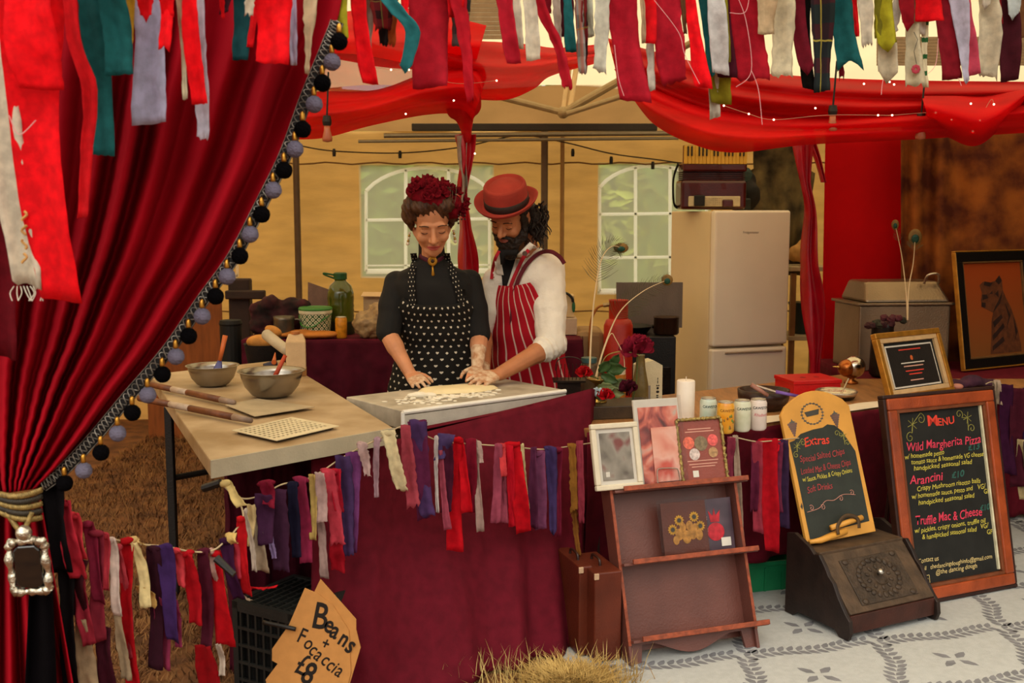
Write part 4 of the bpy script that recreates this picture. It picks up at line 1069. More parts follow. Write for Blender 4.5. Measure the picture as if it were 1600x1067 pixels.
def print_mat(name, cols, scale=9, seed=0, dist=0.0):
    m = bpy.data.materials.new(name); m.use_nodes = True; n, l = m.node_tree.nodes, m.node_tree.links
    b = n['Principled BSDF']; b.inputs['Roughness'].default_value = 0.3
    tx = n.new('ShaderNodeTexCoord'); mp = n.new('ShaderNodeMapping'); mp.inputs['Location'].default_value = (seed, seed * 2, 0); l.new(tx.outputs['Object'], mp.inputs[0])
    nz = n.new('ShaderNodeTexNoise'); nz.inputs['Scale'].default_value = scale; nz.inputs['Detail'].default_value = 2; nz.inputs['Distortion'].default_value = dist; l.new(mp.outputs[0], nz.inputs['Vector'])
    r = n.new('ShaderNodeValToRGB'); l.new(nz.outputs[0], r.inputs[0]); e = r.color_ramp.elements
    while len(e) < len(cols): e.new(0.5)
    for i, c in enumerate(cols): e[i].position = 0.28 + 0.44 * i / (len(cols) - 1); e[i].color = lin(c)
    l.new(r.outputs[0], b.inputs['Base Color']); MC[name] = m
    return m
cream_fr = mat('cream_frame', 'd3c8ae', rough=0.4, var=0.06); whitep = mat('print_white', 'd8d2c4', rough=0.5, var=0.03, bump=0)
mx, w_, h_ = rack_item(933, 1001, 663, h3, -0.018, -3)
w_ += 0.015
t = thing('framed_print', 'cream picture frame with a grey printed card, leftmost on the top ledge of the rack', 'picture', mx)
frame4(t, w_, h_, 0.020, 0.022, cream_fr)
ob('mount', MB().box((w_ / 2, 0.014, h_ / 2), (w_ - .03, 0.006, h_ - .03)), whitep, t)
ob('printed_card', MB().box((w_ / 2, 0.0095, h_ / 2), (w_ - .066, 0.003, h_ - .07)), print_mat('card_grey', ('4a4038', '7d7568', '948c7e', '7a3a34'), 14, 1), t)
ob('square_mark', polyflat([(.045, .048), (.060, .048), (.060, .066), (.045, .066)], 0.0075), whitep, t)
ob('glass', MB().box((w_ / 2, 0.0055, h_ / 2), (w_ - .04, 0.001, h_ - .04)), mat('clear_glass', '404040', rough=0.03, var=0, bump=0, alpha=0.05, spec=0.6), t)
mx, w_, h_ = rack_item(1003, 1073, 625, h3, 0.030, -4)
t = thing('film_wrapped_book', 'large cellophane-wrapped print in orange and pink, middle of the top ledge', 'book', mx)
ob('cover', MB().box((w_ / 2, 0.010, h_ / 2), (w_, 0.014, h_)), whitep, t, bevel=0.002)
ob('cover_print', MB().box((w_ / 2 + .003, 0.0015, h_ / 2 - .01), (w_ - .022, 0.002, h_ - .04)), print_mat('orange_print', ('4a3030', '94403c', 'd8705a', 'e89c86', 'c4b8a8'), 11, 4, 1.2), t)
ob('pink_card', MB().box((w_ * .62, -0.004, h_ * .36), (w_ * .62, 0.003, h_ * .62)), print_mat('pink_print', ('e07a66', 'f0a890', 'f2b8a4', 'd65a48'), 9, 2, .6), t, bevel=0.001)
ob('wire_stand', MB().tube(smoothline([(w_ * .32, -0.016, -.004), (w_ * .33, -.016, .055), (w_ * .42, -.016, .066), (w_ * .74, -.016, .062), (w_ * .80, -.016, .05), (w_ * .82, -.016, -.004)], 30), 0.0022, 6), mat('wire_silver', '9c9080', rough=0.25, metal=0.9), t)
film = mat('film', '303030', rough=0.08, var=0, bump=0.0, alpha=0.08, spec=0.9)
ob('film', MB().grid(lambda u, v: V((lerp(-.006, w_ + .006, u), -0.008 - 0.005 * NZ.noise(V((u * 9 + v * 7, v * 2 - u * 3, 1))) - 0.004 * abs(sin(u * 8 + v * 13)), lerp(0.002, h_ + .008, v))), 24, 24), film, t, smooth=False, solid=0.0004)
mx, w_, h_ = rack_item(1066, 1139, 655, h3, 0.022, -2)
t = thing('ornate_frame', 'small ornate gold frame with a reddish card, rightmost on the top ledge', 'picture', mx)
gfm = mat('old_gold', 'a08a50', rough=0.4, metal=0.6, var=0.4, scale=60, bump=0.5, bscale=200)
cp = [(0.005, .005), (w_ - .005, .005), (w_ - .005, h_ - .005), (0.005, h_ - .005), (.005, .005)]
for (p, q) in zip(cp, cp[1:]):
    n = 26; pts = [V((lerp(p[0], q[0], k / n), -0.002 - .003 * sin(k * 2.1), lerp(p[1], q[1], k / n))) for k in range(n + 1)]
    ob('frame_rail', MB().tube(pts, [0.0062 + 0.0024 * sin(k * 2.6) for k in range(n + 1)], 7), gfm, t, smooth=True)
ob('red_card', MB().box((w_ / 2, 0.004, h_ / 2), (w_ - .012, 0.004, h_ - .012)), mat('card_redbrown', '8a4438', rough=0.4, var=0.08), t)
pk = mat('card_pale', 'd09a86', var=0.1, bump=0)
for i, (x, z, r_, m) in enumerate(((.24, .62, .020, 'd86a54'), (.5, .60, .024, '7a6a50'), (.76, .64, .019, 'd85c58'), (.34, .44, .019, 'c8b8b0'), (.74, .45, .017, 'a8845a'))):
    ob('round_vignette', MB().lathe([(r_ * w_ / .17, 0), (r_ * w_ / .17, .001)], 20, (w_ * x, .0015, h_ * z), MX.Rotation(R(90), 3, 'X')), mat('vig%d' % i, m, var=0.3, scale=80, bump=0), t)
for i, (z, wd) in enumerate(((.82, .5), (.78, .62), (.33, .66), (.28, .6), (.24, .5))): ob('text_line', polyflat([(w_ * (.5 - wd / 2), h_ * z), (w_ * (.5 + wd / 2), h_ * z), (w_ * (.5 + wd / 2), h_ * z + .0035), (w_ * (.5 - wd / 2), h_ * z + .0035)], 0.0014), pk, t)
ob('white_tag', polyflat([(w_ * .26, h_ * .09), (w_ * .38, h_ * .09), (w_ * .38, h_ * .19), (w_ * .26, h_ * .19)], 0.0012), whitep, t)
# two leaflets on the middle ledge
mx, w_, h_ = rack_item(1040, 1110, 787, h2, 0.020, -4)
t = thing('leaflet', 'brown leaflet in a plastic sleeve printed with sunflowers and pears', 'leaflet', mx)
ob('card', MB().box((w_ / 2, 0.004, h_ / 2), (w_, 0.004, h_)), mat('leaf_brown', '5e3024', rough=0.35, var=0.08), t, bevel=0.001)
fl_ = MB(); pr = MB(); cn = MB()
for (x, z) in ((.38, .66), (.72, .70), (.22, .50), (.84, .52)):
    c = V((w_ * x, 0.001, h_ * z))
    for k in range(12):
        a_ = k * pi / 6; fl_.add([c + V((cos(a_) * .006, 0, sin(a_) * .006)), c + V((cos(a_ + .25) * .015, 0, sin(a_ + .25) * .015)), c + V((cos(a_) * .021, 0, sin(a_) * .021)), c + V((cos(a_ - .25) * .015, 0, sin(a_ - .25) * .015))], [(0, 1, 2, 3)])
    cn.lathe([(.008, 0), (.008, .001)], 12, c - V((0, .0008, 0)), MX.Rotation(R(90), 3, 'X'))
for (x, z, r_) in ((.36, .40, .017), (.52, .34, .019), (.66, .40, .018), (.80, .36, .016), (.45, .52, .014), (.60, .54, .015), (.72, .5, .012), (.28, .30, .013)):
    pr.ball((w_ * x, 0.001, h_ * z), (r_, .0012, r_ * 1.3), 12, 7)
ob('sunflower_print', fl_, mat('print_gold', 'c8962c', var=0.2, bump=0), t); ob('flower_centre', cn, MC['print_dark'], t); ob('pear_print', pr, mat('print_pear', 'b5803a', var=0.35, scale=60, bump=0), t, smooth=True)
ob('sleeve', MB().grid(lambda u, v: V((lerp(-.016, w_ + .004, u), -0.003 - .002 * sin(u * 9 + v * 5), lerp(0, h_ + .014, v))), 10, 10), film, t, solid=0.0004)
mx, w_, h_ = rack_item(1088, 1150, 782, h2, 0.042, -4)
t = thing('leaflet', 'dark leaflet printed with a red pomegranate on the middle ledge', 'leaflet', mx)
ob('card', MB().box((w_ / 2, 0.004, h_ / 2), (w_, 0.004, h_)), print_mat('dark_print', ('2a2430', '4a3a44', '62505a'), 8, 3), t, bevel=0.001)
pg = MB().ball((w_ * .55, 0.001, h_ * .38), (.036, .0014, .034), 16, 9).add([(w_ * .44, .0006, h_ * .56), (w_ * .66, .0006, h_ * .56), (w_ * .70, .0006, h_ * .78), (w_ * .58, .0006, h_ * .68), (w_ * .55, .0006, h_ * .82), (w_ * .50, .0006, h_ * .68), (w_ * .40, .0006, h_ * .78)], [(0, 1, 2, 3, 4, 5, 6)])
ob('pomegranate_print', pg, mat('print_red', 'b02430', var=0.3, scale=40, bump=0), t)
ob('white_block', polyflat([(w_ * .66, h_ * .10), (w_ * .9, h_ * .10), (w_ * .9, h_ * .26), (w_ * .66, h_ * .26)], -0.0006), whitep, t)
for z in (.62, .66, .44, .40): ob('text_line', polyflat([(w_ * .1, h_ * z), (w_ * .36, h_ * z), (w_ * .36, h_ * z + .002), (w_ * .1, h_ * z + .002)], -0.0004), pk, t)
# two brown cases behind the rack
csm = mat('case_brown', '5a2414', rough=0.4, var=0.25, scale=6)
for i, (pa, pb, ytop, lab) in enumerate((((904, 1026), (926, 1030), 880, 'thin brown upright case, the left of two beside the maroon cloth'), ((928, 1036), (975, 1036), 890, 'brown upright case with a pale worn corner, close behind the rack'))):
    a = Pz(pa[0], pa[1], 0.012); b = Pz(pb[0], pb[1], 0.012); hh = (proj(a)[1] - ytop) * a.y / F * 1.03
    t = thing('brown_case', lab, 'case', xf(a, R(18)), group='cases behind the rack')
    wd = (b - a).length
    ob('case_body', MB().box((wd / 2, 0.12, hh / 2), (wd - 0.002, 0.235, hh)), csm, t, bevel=0.005)
    ob('worn_corner', MB().box((0.008, 0.002, hh - 0.012), (0.018, 0.008, 0.022)), mat('worn_pale', 'b89878', rough=0.6, var=0.2), t, bevel=0.002, label='pale worn corner')
    ob('handle', MB().tube(smoothline([(wd * .5, .08, hh - .002), (wd * .5, .09, hh + .02), (wd * .5, .15, hh + .02), (wd * .5, .16, hh - .002)], 14), 0.005, 6), MC['dark_edge_wood'], t)
# green crate under the table
c = Pz(1206, 944, 0)
t = thing('green_crate', 'bright green plastic crate half hidden under the right table', 'crate', xf((c.x - .06, c.y + .12, 0.0), R(16)))
gcm = mat('green_plastic', '1a7a4c', rough=0.45, var=0.08)
for (x, y, sx, sy) in ((0.1, 0, 0.34, 0.012), (0.1, 0.24, 0.34, 0.012), (-0.066, .12, .012, .24), (0.266, .12, .012, .24)): ob('side_wall', MB().box((x, y, 0.07), (sx, sy, 0.125)), gcm, t, bevel=0.003)
ob('base', MB().box((0.1, 0.12, 0.006), (0.32, 0.23, 0.012)), gcm, t)
ob('rim', MB().box((0.1, -0.008, 0.128), (0.35, 0.012, 0.018)), gcm, t, bevel=0.003)
for k in range(4): ob('rib', MB().box((-0.02 + k * .08, -0.009, 0.06), (0.008, 0.008, 0.10)), gcm, t)
# black lattice crate with the cardboard sign
cz = 0.31
ca, cb, cc_ = P(362, 934, 3.40), P(458, 971, 3.27), P(549, 910, 3.53)
cz = (ca.z + cb.z + cc_.z) / 3
e1 = zz(cb - ca, 0); e2 = zz(cc_ - cb, 0)
l1, l2 = e1.length, e2.length
crz = atan2(e1.y, e1.x)
CM = xf(zz(ca, 0), crz)
t = thing('lattice_crate', 'black plastic lattice crate upside down, with the cardboard sign clipped on', 'crate', CM)
cbm = mat('crate_black', '1c1e1c', rough=0.5, var=0.15)
def bars(nm, pts, m=cbm): 
    for p0_, d_ in pts: ob(nm, MB().box(p0_, d_), m, t)
bars('corner_post', [((x, y, cz / 2), (0.022, 0.022, cz - 0.002)) for x in (.011, l1 - .011) for y in (.011, l2 - .011)])
bars('top_rail', [((l1 / 2, .01, cz - .012), (l1, .02, .024)), ((l1 / 2, l2 - .01, cz - .012), (l1, .02, .024)), ((.01, l2 / 2, cz - .012), (.02, l2 - .04, .024)), ((l1 - .01, l2 / 2, cz - .012), (.02, l2 - .04, .024))])
bars('top_slat', [((l1 * (k + 1) / 9, l2 / 2, cz - .008), (.008, l2 - .03, .012)) for k in range(8)] + [((l1 / 2, l2 * (k + 1) / 7, cz - .012), (l1 - .03, .007, .010)) for k in range(6)])
bars('side_slat', [((l1 / 2, .006, cz * (k + .5) / 6), (l1 - .03, .010, .010)) for k in range(6)] + [((l1 * (k + 1) / 8, .008, cz / 2), (.008, .010, cz - .04)) for k in range(7)])
bars('side_slat', [((l1 - .006, l2 / 2, cz * (k + .5) / 6), (.010, l2 - .03, .010)) for k in range(6)] + [((l1 - .008, l2 * (k + 1) / 8, cz / 2), (.010, .008, cz - .04)) for k in range(7)])
ob('dark_fill', MB().box((l1 / 2, l2 / 2, cz * .46), (l1 - .04, l2 - .04, cz * .84)), mat('crate_inside', '0b0b0b', rough=0.9, var=0), t)  # solid black block filling the inside of the lattice
# sign
sd_ = 3.19
so_ = P(490, 1000, sd_)
t = thing('cardboard_sign', 'hand-lettered cardboard price sign clipped to the black crate', 'sign', so_)
card = mat('cardboard', 'bf8646', rough=0.8, var=0.06, scale=30, bump=0.05)
def card_poly(pts, dy): return [((P(x, y, sd_) - so_).x, (P(x, y, sd_) - so_).z) for x, y in pts]
ob('back_card', MB().prism(card_poly([(500, 906), (556, 969), (556, 985), (563, 1013), (540, 1090), (480, 1100), (474, 960)], 0), 0.006, 0.010), card, t)
ob('front_card', MB().prism(card_poly([(476, 919), (495, 927), (520, 946), (545, 985), (548, 1050), (538, 1095), (425, 1110), (415, 1062), (434, 1037), (425, 1032), (425, 1014), (451, 977)], 0), 0.0, 0.004), card, t)
ink = mat('black_ink', '17110c', rough=0.6, var=0.1, bump=0)
def sl(s, x, y, hpx, rot, bold=0.0018, y_=-0.0008):
    p = P(x, y, sd_) - so_; text('lettering', s, t, p.x, p.z, hpx * mpp(sd_) / 0.70, ink, y=y_, rot=R(rot), bold=bold).scale = (.74, 1, 1)
for s, x, y, h_, r_ in (('B', 485, 979, 44, 12), ('e', 504, 985, 30, 20), ('a', 513, 993, 29, 28), ('n', 526, 1004, 28, 32), ('s', 537, 1015, 30, 36)): sl(s, x, y, h_, r_)
sl('+', 500, 1011, 20, 25, 0.001)
for s, x, y, h_, r_ in (('F', 462, 1001, 26, 25), ('o', 472, 1009, 24, 36), ('c', 480, 1019, 24, 40), ('a', 488, 1027, 24, 42), ('c', 499, 1034, 24, 44), ('c', 507, 1042, 24, 44), ('i', 516, 1049, 22, 40), ('a', 521, 1053, 24, 36)): sl(s, x, y, h_, r_, 0.0006)
sl('£', 458, 1049, 36, 22, 0.0008); sl('8', 467, 1063, 38, 26, 0.0022)
ob('bulldog_clip', MB().tube(smoothline([P(412, 972, sd_ + .03) - so_, P(440, 978, sd_ - .006) - so_, P(462, 983, sd_ - .012) - so_], 8), [0.007] * 9, 8), blackm, t, smooth=True)
# ------------------------------------------------------------ things on the left table
stl = mat('bowl_steel', '9a948a', rough=0.28, metal=0.95, var=0.1, scale=8, bump=0.08, bscale=30)
def tabpt(px, py): return Pz(px, py, TZ)
def bowl(px, py_base, r_px, label, sauce=None):
    c = tabpt(px, py_base); r = r_px * mpp(c.y)
    t = thing('mixing_bowl', label, 'bowl', V((c.x, c.y, TZ)), group='steel bowls')
    h = r * 0.82
    out = [(r * .42, 0), (r * .62, h * .12), (r * .82, h * .42), (r * .93, h * .8), (r * .95, h * .97), (r * 1.04, h), (r * 1.04, h * 1.02), (r * .94, h * 1.0), (r * .91, h * .8), (r * .80, h * .44), (r * .60, h * .15), (r * .3, h * .05), (0, h * .05)]
    ob('bowl_shell', MB().lathe(out, 40), stl, t, smooth=True)
    if sauce: ob('contents', MB().lathe([(0, h * .40), (r * .5, h * .44), (r * .83, h * .52), (r * .79, h * .42), (0, h * .3)], 30), mat(sauce[0], sauce[1], rough=0.35, var=0.3, scale=30, bump=0.4, bscale=60), t, smooth=True)
    return c, r, h
wood_or = mat('spatula_wood', 'c0602a', rough=0.5, var=0.15); sil_b = mat('silicone_blue', '4a4a7a', rough=0.5, var=0.05)
c, r, h = bowl(333, 603, 40, 'smaller steel mixing bowl with a blue spatula, at the back of the left table')
t = thing('spatula', 'orange-handled blue spatula standing in the smaller steel bowl', 'spatula', V((c.x, c.y, TZ + .02)))
a = V((c.x + .015, c.y - .01, TZ + .03)); b = P(352, 524, c.y + .03)
ob('handle', MB().tube([a.lerp(b, .42), b], [0.008, 0.011], 10), wood_or, t, world=True, smooth=True)
ob('blade', MB().tube([a, a.lerp(b, .2), a.lerp(b, .44)], [(0.02, 0.004), (0.022, 0.005), (0.008, 0.005)], 8, flat=(1, 0, 0)), sil_b, t, world=True, smooth=True)
c, r, h = bowl(425, 620, 51, 'larger steel mixing bowl holding red sauce, front bowl on the left table', ('red_sauce', '5a1c10'))
t = thing('spatula', 'rust red spatula leaning in the larger steel bowl', 'spatula', V((c.x, c.y, TZ + .02)))
a = V((c.x - .0, c.y - .01, TZ + h * .5)); b = P(446, 555, c.y + .02)
ob('handle', MB().tube([a, b], [0.010, 0.008], 10), mat('spatula_rust', 'a83a18', rough=0.5, var=0.15), t, world=True, smooth=True)
ob('blade', MB().tube([a + (a - b) * .12, a], [(0.016, 0.005), (0.012, 0.006)], 8, flat=(1, 0, 0)), MC['spatula_rust'], t, world=True)
# carton
c = Pz(463, 588, TZ); w_ = 0.088
t = thing('flour_carton', 'tall plain buff carton with folded top, behind the larger steel bowl', 'carton', xf((c.x, c.y, TZ), R(10)))
cm = mat('buff_card', 'c9a87c', rough=0.8, var=0.06)
hh = 0.155
ob('carton_body', MB().box((0, 0.045, hh / 2), (w_, 0.088, hh)), cm, t, bevel=0.003)
q = w_ / 2; ob('gable', MB().hexa([(-q, 0.002, hh), (q, 0.002, hh), (q, 0.088, hh), (-q, 0.088, hh)], [(-q + .012, .032, hh + .032), (q - .012, .032, hh + .032), (q - .012, .058, hh + .032), (-q + .012, .058, hh + .032)]), cm, t, bevel=0.002)
ob('cap', MB().lathe([(0.02, 0), (0.02, .012), (0.0, .012)], 14, (0, .045, hh + .032)), mat('cap_rust', 'a4622e', rough=0.5), t)
ob('base_band', MB().box((0, 0.045, 0.016), (w_ + .003, 0.091, 0.03)), mat('band_brown', '8a5a24', rough=0.7), t)
# crumpled foil scoop / pale cloth
t = thing('flour_scoop', 'dull pale metal flour scoop lying between the carton and the bread', 'scoop', Pz(432, 560, TZ))
ob('scoop_bowl', fuse('scoop_bowl', MB().cone2(P(418, 524, 5.15), .03, P(446, 546, 5.05), .026).cone2(P(446, 546, 5.05), .015, P(462, 568, 5.0), .012), mat('dull_pale', 'b5a68a', rough=0.45, var=0.1), 0.006, 2), None, t, world=True)
# two pizza peels
def peel(pts, h0, h1, label, holes):
    a, b, c2, d = [Pz(x, y, TZ + 0.008) for x, y in pts]
    t = thing('pizza_peel', label, 'peel', V(((a + c2) / 2).to_tuple()), group='pizza peels on the left table')
    nx, ny = 13, 8; mb = MB(); bk = MB()
    def g(u, v): return a.lerp(b, u).lerp(d.lerp(c2, u), v)
    thk = V((0, 0, 0.003))
    us = [0.0, 0.06]; vs = [0.0, .08]
    for k in range(nx): us += [0.06 + .88 * (k + .52) / nx, 0.06 + .88 * (k + 1) / nx]
    for k in range(ny): vs += [.08 + .84 * (k + .5) / ny, .08 + .84 * (k + 1) / ny]
    us.append(1.0); vs.append(1.0)
    for i in range(len(us) - 1):
        for j in range(len(vs) - 1):
            hole = holes and i % 2 == 1 and j % 2 == 1 and i < len(us) - 2 and j < len(vs) - 2
            if hole: continue
            u0, u1, v0, v1 = us[i], us[i + 1], vs[j], vs[j + 1]
            mb.add([g(u0, v0) + thk, g(u1, v0) + thk, g(u1, v1) + thk, g(u0, v1) + thk], [(0, 1, 2, 3)])
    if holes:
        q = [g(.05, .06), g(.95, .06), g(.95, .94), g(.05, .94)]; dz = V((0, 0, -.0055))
        ob('shadow_plate', MB().hexa([p + dz for p in q], [p + dz + V((0, 0, .002)) for p in q]), mat('peel_slot_shade', '4a3a28', rough=0.8, var=0.1), t, world=True)  # dark plate added below the slots to stand for their shade
    hd = ob('peel_head', mb, mat('peel_head' + str(holes), 'cdbf9c' if holes else 'a8977a', rough=0.5, metal=0.0, var=0.12, scale=12), t, world=True, solid=0.002)
    p0, p1 = Pz(h0[0], h0[1], TZ + 0.022), Pz(h1[0], h1[1], TZ + 0.02)
    L = p1 - p0
    ob('handle', MB().tube([p0, p0 + L * .3], 0.0125, 12), mat('peel_wood', '6a3a1e', rough=0.5, var=0.3, scale=20), t, world=True, smooth=True)
    ob('ferrule', MB().tube([p0 + L * .3, p0 + L * .48], 0.0128, 12), mat('peel_pale', 'b09a84', rough=0.5, var=0.2), t, world=True, smooth=True)
    ob('handle', MB().tube([p0 + L * .48, p0 + L * .86], 0.0125, 12), MC['peel_wood'], t, world=True, smooth=True)
    ob('socket', MB().tube([p0 + L * .86, p1], [0.0128, 0.010], 12), mat('peel_socket', '8a7464', rough=0.5, var=0.2), t, world=True, smooth=True)
peel([(352, 634), (402, 624), (492, 637), (398, 652)], (232, 600), (366, 629), 'pizza peel with flour-covered solid head, the farther of two', False)
peel([(362, 674), (456, 653), (530, 667), (432, 690)], (218, 622), (392, 657), 'pizza peel with a slotted perforated head, the nearer of two', True)
# tools lying behind: dark blue-handled thing
t = thing('pastry_brush', 'small dark tool with an orange tip lying beside the carton on the left table', 'brush', Pz(424, 572, TZ))
ob('handle', MB().tube([Pz(412, 572, TZ + .012), Pz(432, 568, TZ + .02)], [.012, .02], 8), mat('navy_plastic', '26263c', rough=0.5), t, world=True)
ob('tip', MB().tube([Pz(428, 566, TZ + .03), P(430, 551, Pz(428, 566, TZ).y)], [.012, .002], 8), MC['spatula_wood'], t, world=True)

# ------------------------------------------------------------ on the kneading board
doughm = mat('raw_dough', 'e6d3a4', rough=0.6, var=0.05, scale=20, bump=0.1, bscale=30)
dc = Pz(716, 611, KZ)
mb = MB().grid(lambda u, v: (lambda a_, r_: V((dc.x + (0.155 + .02 * sin(a_ * 3)) * r_ * cos(a_) , dc.y + (0.085 + .012 * sin(a_ * 2 + 1)) * r_ * sin(a_) + 0.5 * (0.155) * r_ * cos(a_) * .5, KZ + 0.020 * sqrt(max(0, 1 - r_ ** 4)) + .002)))(2 * pi * u, v), 48, 10)
ob('dough_sheet', mb, doughm, smooth=True, label='pale sheet of raw dough being stretched by both people on the white board', cat='dough')
fl_ = MB()
rnd = random.Random(4)
for k in range(160):
    a_ = rnd.gauss(0, .12); b_ = rnd.gauss(0, .05); p = Pz(690, 622, KZ) + kx * a_ + ky * b_
    s_ = (p - K_FL).dot(kx) / (K_FR - K_FL).length; q_ = (p - K_FL).dot(ky) / (K_BL - K_FL).length
    if 0.05 < s_ < .95 and .05 < q_ < .95: fl_.ball((p.x, p.y, KZ + .001), (rnd.uniform(.006, .016), rnd.uniform(.006, .012), rnd.uniform(.001, .005)), 8, 4)
ob('flour', fl_, mat('white_flour', 'e8dfc9', rough=0.95, var=0.05, bump=0.3, bscale=100), smooth=True, kind='stuff', label='loose white flour scattered on the kneading board', cat='flour')
t = thing('dough_crumb', 'small lump of floury dough on the board below the woman\'s hand', 'dough', Pz(655, 621, KZ))
p = Pz(655, 621, KZ)
ob('lump', fuse('lump', MB().ball(p + V((0, 0, .010)), (.035, .02, .014)).ball(p + V((.04, .01, .008)), (.03, .016, .011)).ball(p + V((-.03, 0, .008)), (.02, .015, .01)), MC['white_flour'], .004, 2), None, t, world=True)

# ------------------------------------------------------------ back counter goods
BY = 6.1
def bpt(px, y=BY, z=0.904): return V((P(px, 400, y).x, y, z))
k6 = mpp(BY)
t = thing('oil_bottle', 'big green plastic oil bottle with handle cap on the back counter', 'bottle', bpt(531, 6.2))
gl = mat('green_oil', '4a5212', rough=0.15, var=0.25, scale=6, coat=0.5, bump=0.02); rr = 21 * mpp(6.2)
H_ = 95 * mpp(6.2)
pf = [(rr * .9, 0), (rr, .01)] + [(rr * (1 - (.04 if k % 2 else 0)), .02 + k * .014) for k in range(12)] + [(rr, .2), (rr * .98, .235), (rr * .8, .275), (rr * .45, .30), (rr * .42, .315), (0, .315)]
ob('bottle_body', MB().lathe(pf, 28), gl, t, smooth=True)
ob('cap', MB().lathe([(rr * .5, .312), (rr * .5, .345), (rr * .4, .35), (0, .35)], 18), mat('cap_green', '1c4a22', rough=0.4), t, smooth=False)
ob('carry_handle', MB().tube(smoothline([(-rr * .4, 0, .335), (-rr * 1.2, 0, .345), (-rr * 1.1, 0, .335), (-rr * .4, 0, .315)], 14), .006, 6), MC['cap_green'], t)
ob('dark_base', MB().lathe([(rr * 1.01, .0), (rr * 1.02, .07), (rr * 1.0, .075)], 28, close=False), mat('bottle_dark', '1f2010', rough=0.3), t, smooth=True)
t = thing('lattice_tub', 'white tub patterned with green lattice and topped by a green lid', 'tub', bpt(491, 6.05))
m, n, l, u, v, b = uvmat('lattice_print', 0.45)
du = mth(n, l, 'ADD', mth(n, l, 'MULTIPLY', u, 16), mth(n, l, 'MULTIPLY', v, 4)); dv = mth(n, l, 'SUBTRACT', mth(n, l, 'MULTIPLY', u, 16), mth(n, l, 'MULTIPLY', v, 4))
e1_ = mth(n, l, 'LESS_THAN', mth(n, l, 'ABSOLUTE', mth(n, l, 'SUBTRACT', mth(n, l, 'FRACT', du), .5)), .13); e2_ = mth(n, l, 'LESS_THAN', mth(n, l, 'ABSOLUTE', mth(n, l, 'SUBTRACT', mth(n, l, 'FRACT', dv), .5)), .13)
f1 = mth(n, l, 'LESS_THAN', mth(n, l, 'ABSOLUTE', mth(n, l, 'SUBTRACT', mth(n, l, 'FRACT', mth(n, l, 'ADD', du, .5)), .5)), .16); f2 = mth(n, l, 'LESS_THAN', mth(n, l, 'ABSOLUTE', mth(n, l, 'SUBTRACT', mth(n, l, 'FRACT', mth(n, l, 'ADD', dv, .5)), .5)), .16)
ln_ = mth(n, l, 'MAXIMUM', mth(n, l, 'MAXIMUM', e1_, e2_), mth(n, l, 'MULTIPLY', f1, f2))
l.new(mixc(n, l, ln_, 'd8cfae', '27502a'), b.inputs['Base Color'])
tr = 25 * mpp(6.05)
ob('tub_body', MB().grid(lambda u, v: V((lerp(tr * .88, tr, v) * cos(2 * pi * u), lerp(tr * .88, tr, v) * sin(2 * pi * u), v * .135)), 40, 4), m, t, smooth=True)
ob('white_band', MB().lathe([(tr * 1.01, .13), (tr * 1.04, .135), (tr * 1.04, .15), (0, .15)], 32), mat('tub_white', 'd8cfae', rough=0.4), t)
ob('lid', MB().lathe([(tr * 1.05, .150), (tr * 1.06, .158), (tr * 1.0, .166), (tr * .9, .162), (0, .162)], 32), mat('lid_green', '3a7a30', rough=0.4, var=0.1), t)
ob('bail_handle', MB().tube(smoothline([(-tr * 1.02, 0, .12), (-tr * .7, -tr * .85, .07), (0, -tr * 1.12, .065), (tr * .6, -tr * .9, .1), (tr * 1.02, -.0, .13)], 24), .004, 6), MC['lid_green'], t)
def can(name, label, p, r, h, m, group=None, lbl=None, txt=None, tcol=None, top='8f8a82', mx=None, rot=0.0):
    t = thing(name, label, 'can', MX.Translation(p) @ MX.Rotation(rot, 4, 'Z'), group=group)
    ob('can_body', MB().lathe([(r * .8, 0), (r, .008), (r, h - .014), (r * .86, h - .003)], 28, close=False), m, t, smooth=True)
    al = mat('can_top', 'b7b2aa', rough=0.3, metal=0.9, var=0.05)
    ob('can_rim', MB().lathe([(r * .87, h - .004), (r * .88, h), (r * .82, h), (r * .80, h - .006), (0, h - .006)], 28), al, t, smooth=True)
    ob('pull_tab', MB().box((0, -r * .2, h - .004), (r * .4, r * .6, .0015)), al, t)
    return t
can('drink_can', 'small yellow-orange drink can standing on the back counter beside the tub', bpt(531, 5.98), .0325, .118, mat('can_amber', 'c9841c', rough=0.35, var=0.25, scale=40))
t = thing('cutting_board', 'dark brown board leaning behind the green bottle on the back counter', 'board', xf(bpt(478, 6.3), 0, R(8)))
ob('panel', MB().add([], []).prism([(0, 0), (.155, 0), (.155, .235), (0, .29)], 0, .018), mat('board_brown', '6e5040', rough=0.6, var=0.15), t, bevel=0.003)
t = thing('measuring_jug', 'dented grey metal jug on the back counter in front of dark cloth', 'jug', bpt(441, 6.0))
jr = 16 * k6
ob('jug_body', MB().lathe([(jr * .95, 0), (jr, .01), (jr * .98, .10), (jr * 1.04, .118), (jr * .97, .118), (jr * .92, .02), (0, .015)], 24), mat('jug_metal', '6b6254', rough=0.35, metal=0.8, var=0.2), t, smooth=True)
ob('jug_handle', MB().tube(smoothline([(jr, 0, .10), (jr * 1.6, 0, .095), (jr * 1.6, 0, .04), (jr, 0, .03)], 14), .006, 6), MC['jug_metal'], t, smooth=True)
t = thing('flatbread', 'long flat orange-brown loaf lying along the front of the back counter', 'bread', bpt(475, 5.96))
